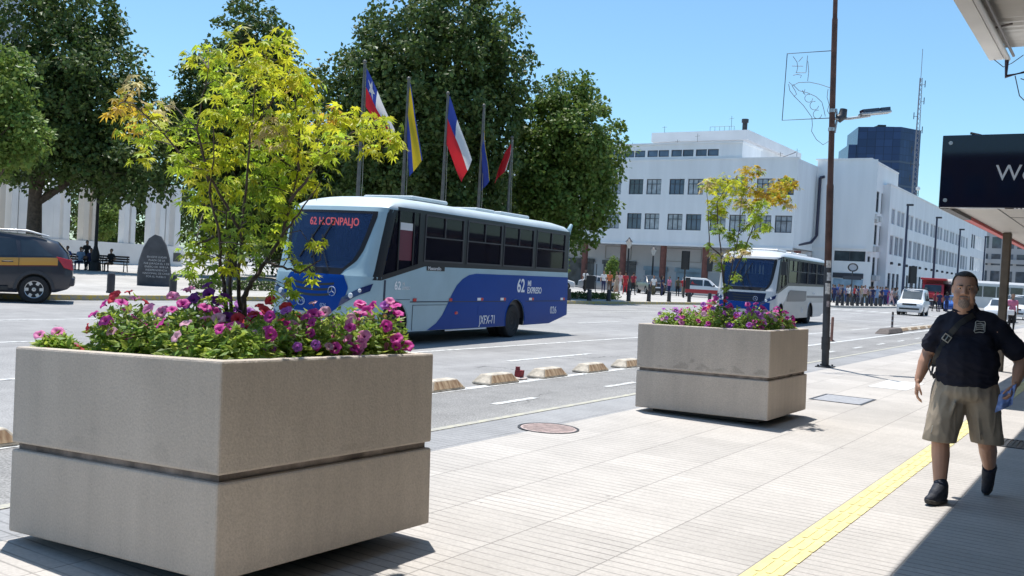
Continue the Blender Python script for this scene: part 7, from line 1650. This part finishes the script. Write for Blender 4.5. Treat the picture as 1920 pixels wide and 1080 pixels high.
def small_van(label, loc, rz, paint):
    t, S1, h1, s1 = vehicle('small_van', label, 'van', loc, rz, stv, paint, (-1.25, 1.45), .31, sides=((-.70, -.22, .18, .22), (.32, .32, 1.6, 1.6)), screen=(-1.0, -.12))
    van_front(t, .8, -2.03, .70, .66, paint)
    for s in (-1, 1): pane_box(t, 'mirror', s*.98-.1, s*.98+.1, -.78, -.64, 1.02, 1.2, black_plastic, .02)
    return t, S1
wv, S1 = small_van('small white van with roof bars driving toward the camera on the avenue', (-12.85, 70.6, .004), rad(4), vwhite)
m = MB(); [m.box(-.68, .68, y, y+.05, 1.86, 1.90) for y in (.2, .9, 1.6)]; [m.box(s*.66-.02, s*.66+.02, .1, 1.8, 1.90, 1.94) for s in (-1, 1)]; m.build('roof_rack', dark_metal, wv)
rv, S2 = small_van('white van with a red lower half parked before the arcade', (-33.9, 85.4, .004), rad(118), vwhite)
side_strip(rv, S2, -1.6, 2.0, lambda y: .36, lambda y: .72, vred, 'red_panel')
for s in (-1, 1): m = MB(); m.poly([(s*.866, .7, 1.15), (s*.866, 1.4, 1.2), (s*.862, 1.3, 1.5), (s*.866, 1.1, 1.22)]); m.build('red_mark', vred, rv)
stc = [(-2.1, .36, .52, .54, .62, .5), (-2.02, .2, .68, .72, .78, .6), (-1.4, .2, .86, .90, .84, .64), (-.85, .2, .90, .98, .85, .62), (-.05, .2, .92, 1.42, .85, .58), (.5, .2, .93, 1.47, .85, .58), (1.1, .2, .94, 1.40, .84, .56), (1.75, .22, .96, 1.04, .82, .58), (2.05, .26, .88, .94, .76, .6), (2.12, .4, .6, .64, .7, .6)]
def sedan(label, loc, rz, paint): return vehicle('parked_car', label, 'car', loc, rz, stc, paint, (-1.3, 1.3), .31, sides=((-.62, -.1, .3, .34), (.4, .38, 1.0, 1.3)), screen=(-.80, -.1), rear=(1.12, 1.72))[0]
sedan('silver car standing behind the people and saplings on the plaza', (-42.2, 80.2, .004), rad(118), vsil)
sedan('white car at the left end of the plaza street, half hidden by the bus tail', (-47.5, 80.5, .004), rad(118), vwhite)
sedan('bright blue car on the avenue behind the white van', (-14.0, 96.5, .004), rad(6), vblu)
sedan('white car near the shelter pillar at the right edge', (-7.2, 68.5, .004), rad(2), vwhite)
small_van('white minivan behind the white car at the right edge', (-7.4, 80, .004), rad(2), vwhite)
small_van('second white minivan farther back at the right edge', (-5.6, 92, .004), rad(2), vwhite)
stp = [(-2.5, .5, .7, .72, .75, .5), (-2.42, .34, .95, 1.0, .88, .6), (-1.7, .32, 1.08, 1.12, .92, .68), (-1.1, .32, 1.1, 1.18, .92, .68), (-.5, .32, 1.12, 1.72, .92, .66), (.1, .32, 1.12, 1.78, .92, .66), (.75, .32, 1.12, 1.74, .92, .66), (.9, .32, 1.10, 1.16, .92, .8), (2.4, .34, 1.10, 1.14, .90, .8), (2.5, .45, .9, .92, .86, .76)]
pk = vehicle('pickup_truck', 'black pickup truck standing before the arcade', 'pickup', (-39.0, 84.4, .004), rad(40), stp, vblk, (-1.55, 1.6), .37, sides=((-.72, -.36, .0, .05), (.14, .12, .66, .72)), screen=(-1.05, -.45))[0]; van_front(pk, .86, -2.47, .78, .82, vblk)
# --- red box truck and far white bus
tr = thing('box_truck', 'red truck behind the white van at the far end of the avenue', 'truck', (-17.8, 109, .004), rad(4))
m = MB(); m.loft([[(-1.05*f, y, .7), (1.05*f, y, .7), (1.05*f, y, z), (-1.05*f, y, z)] for y, z, f in ((-2.0, 1.5, .96), (-1.9, 1.7, 1), (-1.5, 2.55, .95), (-.2, 2.65, .95))]); m.build('cab', vred, tr, bevel=.05)
m = MB(); m.poly([(-.85, -1.915, 1.75), (.85, -1.915, 1.75), (.78, -1.585, 2.45), (-.78, -1.585, 2.45)]); m.build('windscreen', car_glass, tr)
m = MB(); m.box(-1.2, 1.2, -.1, 4.6, .95, 3.0); m.build('cargo_box', vred, tr, bevel=.03); m = MB(); m.box(-1.25, 1.25, -1.7, 1.0, 2.95, 3.15); m.build('wind_deflector', vred, tr, bevel=.05)
for y in (-1.1, 3.2):
    for s in (-1, 1): m = MB(); m.lathe([(.2, 0), (.45, 0), (.45, .25), (.2, .25)], 20, (s*.98-.12, y, .45), axis='X'); m.build('wheel', rubber, tr)
van_front(tr, .95, -2.02, .95, .9, vred)
fb_ = thing('city_bus', 'far white bus partly hidden behind the walking man\'s head', 'bus', (-13.0, 112, .004), rad(-48))
m = MB(); m.loft([[(-1.2, y, .35), (1.2, y, .35), (1.25, y, 1.4), (1.2, y, zt-.25), (.9, y, zt), (-.9, y, zt), (-1.2, y, zt-.25), (-1.25, y, 1.4)] for y, zt in ((-5, 2.9), (-4.85, 3.15), (4.8, 3.15), (5, 2.95))]); m.build('body', bus_white, fb_, bevel=.04)
for k in range(6):
    for s in (-1, 1): m = MB(); m.box(s*1.262-.008, s*1.262+.008, -4.6+1.55*k, -3.2+1.55*k, 1.5, 2.6); m.build('window', car_glass, fb_)
m = MB(); m.box(-1.05, 1.05, -5.08, -5.0, 1.3, 2.6); m.build('windscreen', car_glass, fb_)
for y in (-3.2, 2.8):
    for s in (-1, 1): m = MB(); m.lathe([(.2, 0), (.48, 0), (.48, .25), (.2, .25)], 20, (s*1.1-.12, y, .48), axis='X'); m.build('wheel', rubber, fb_)
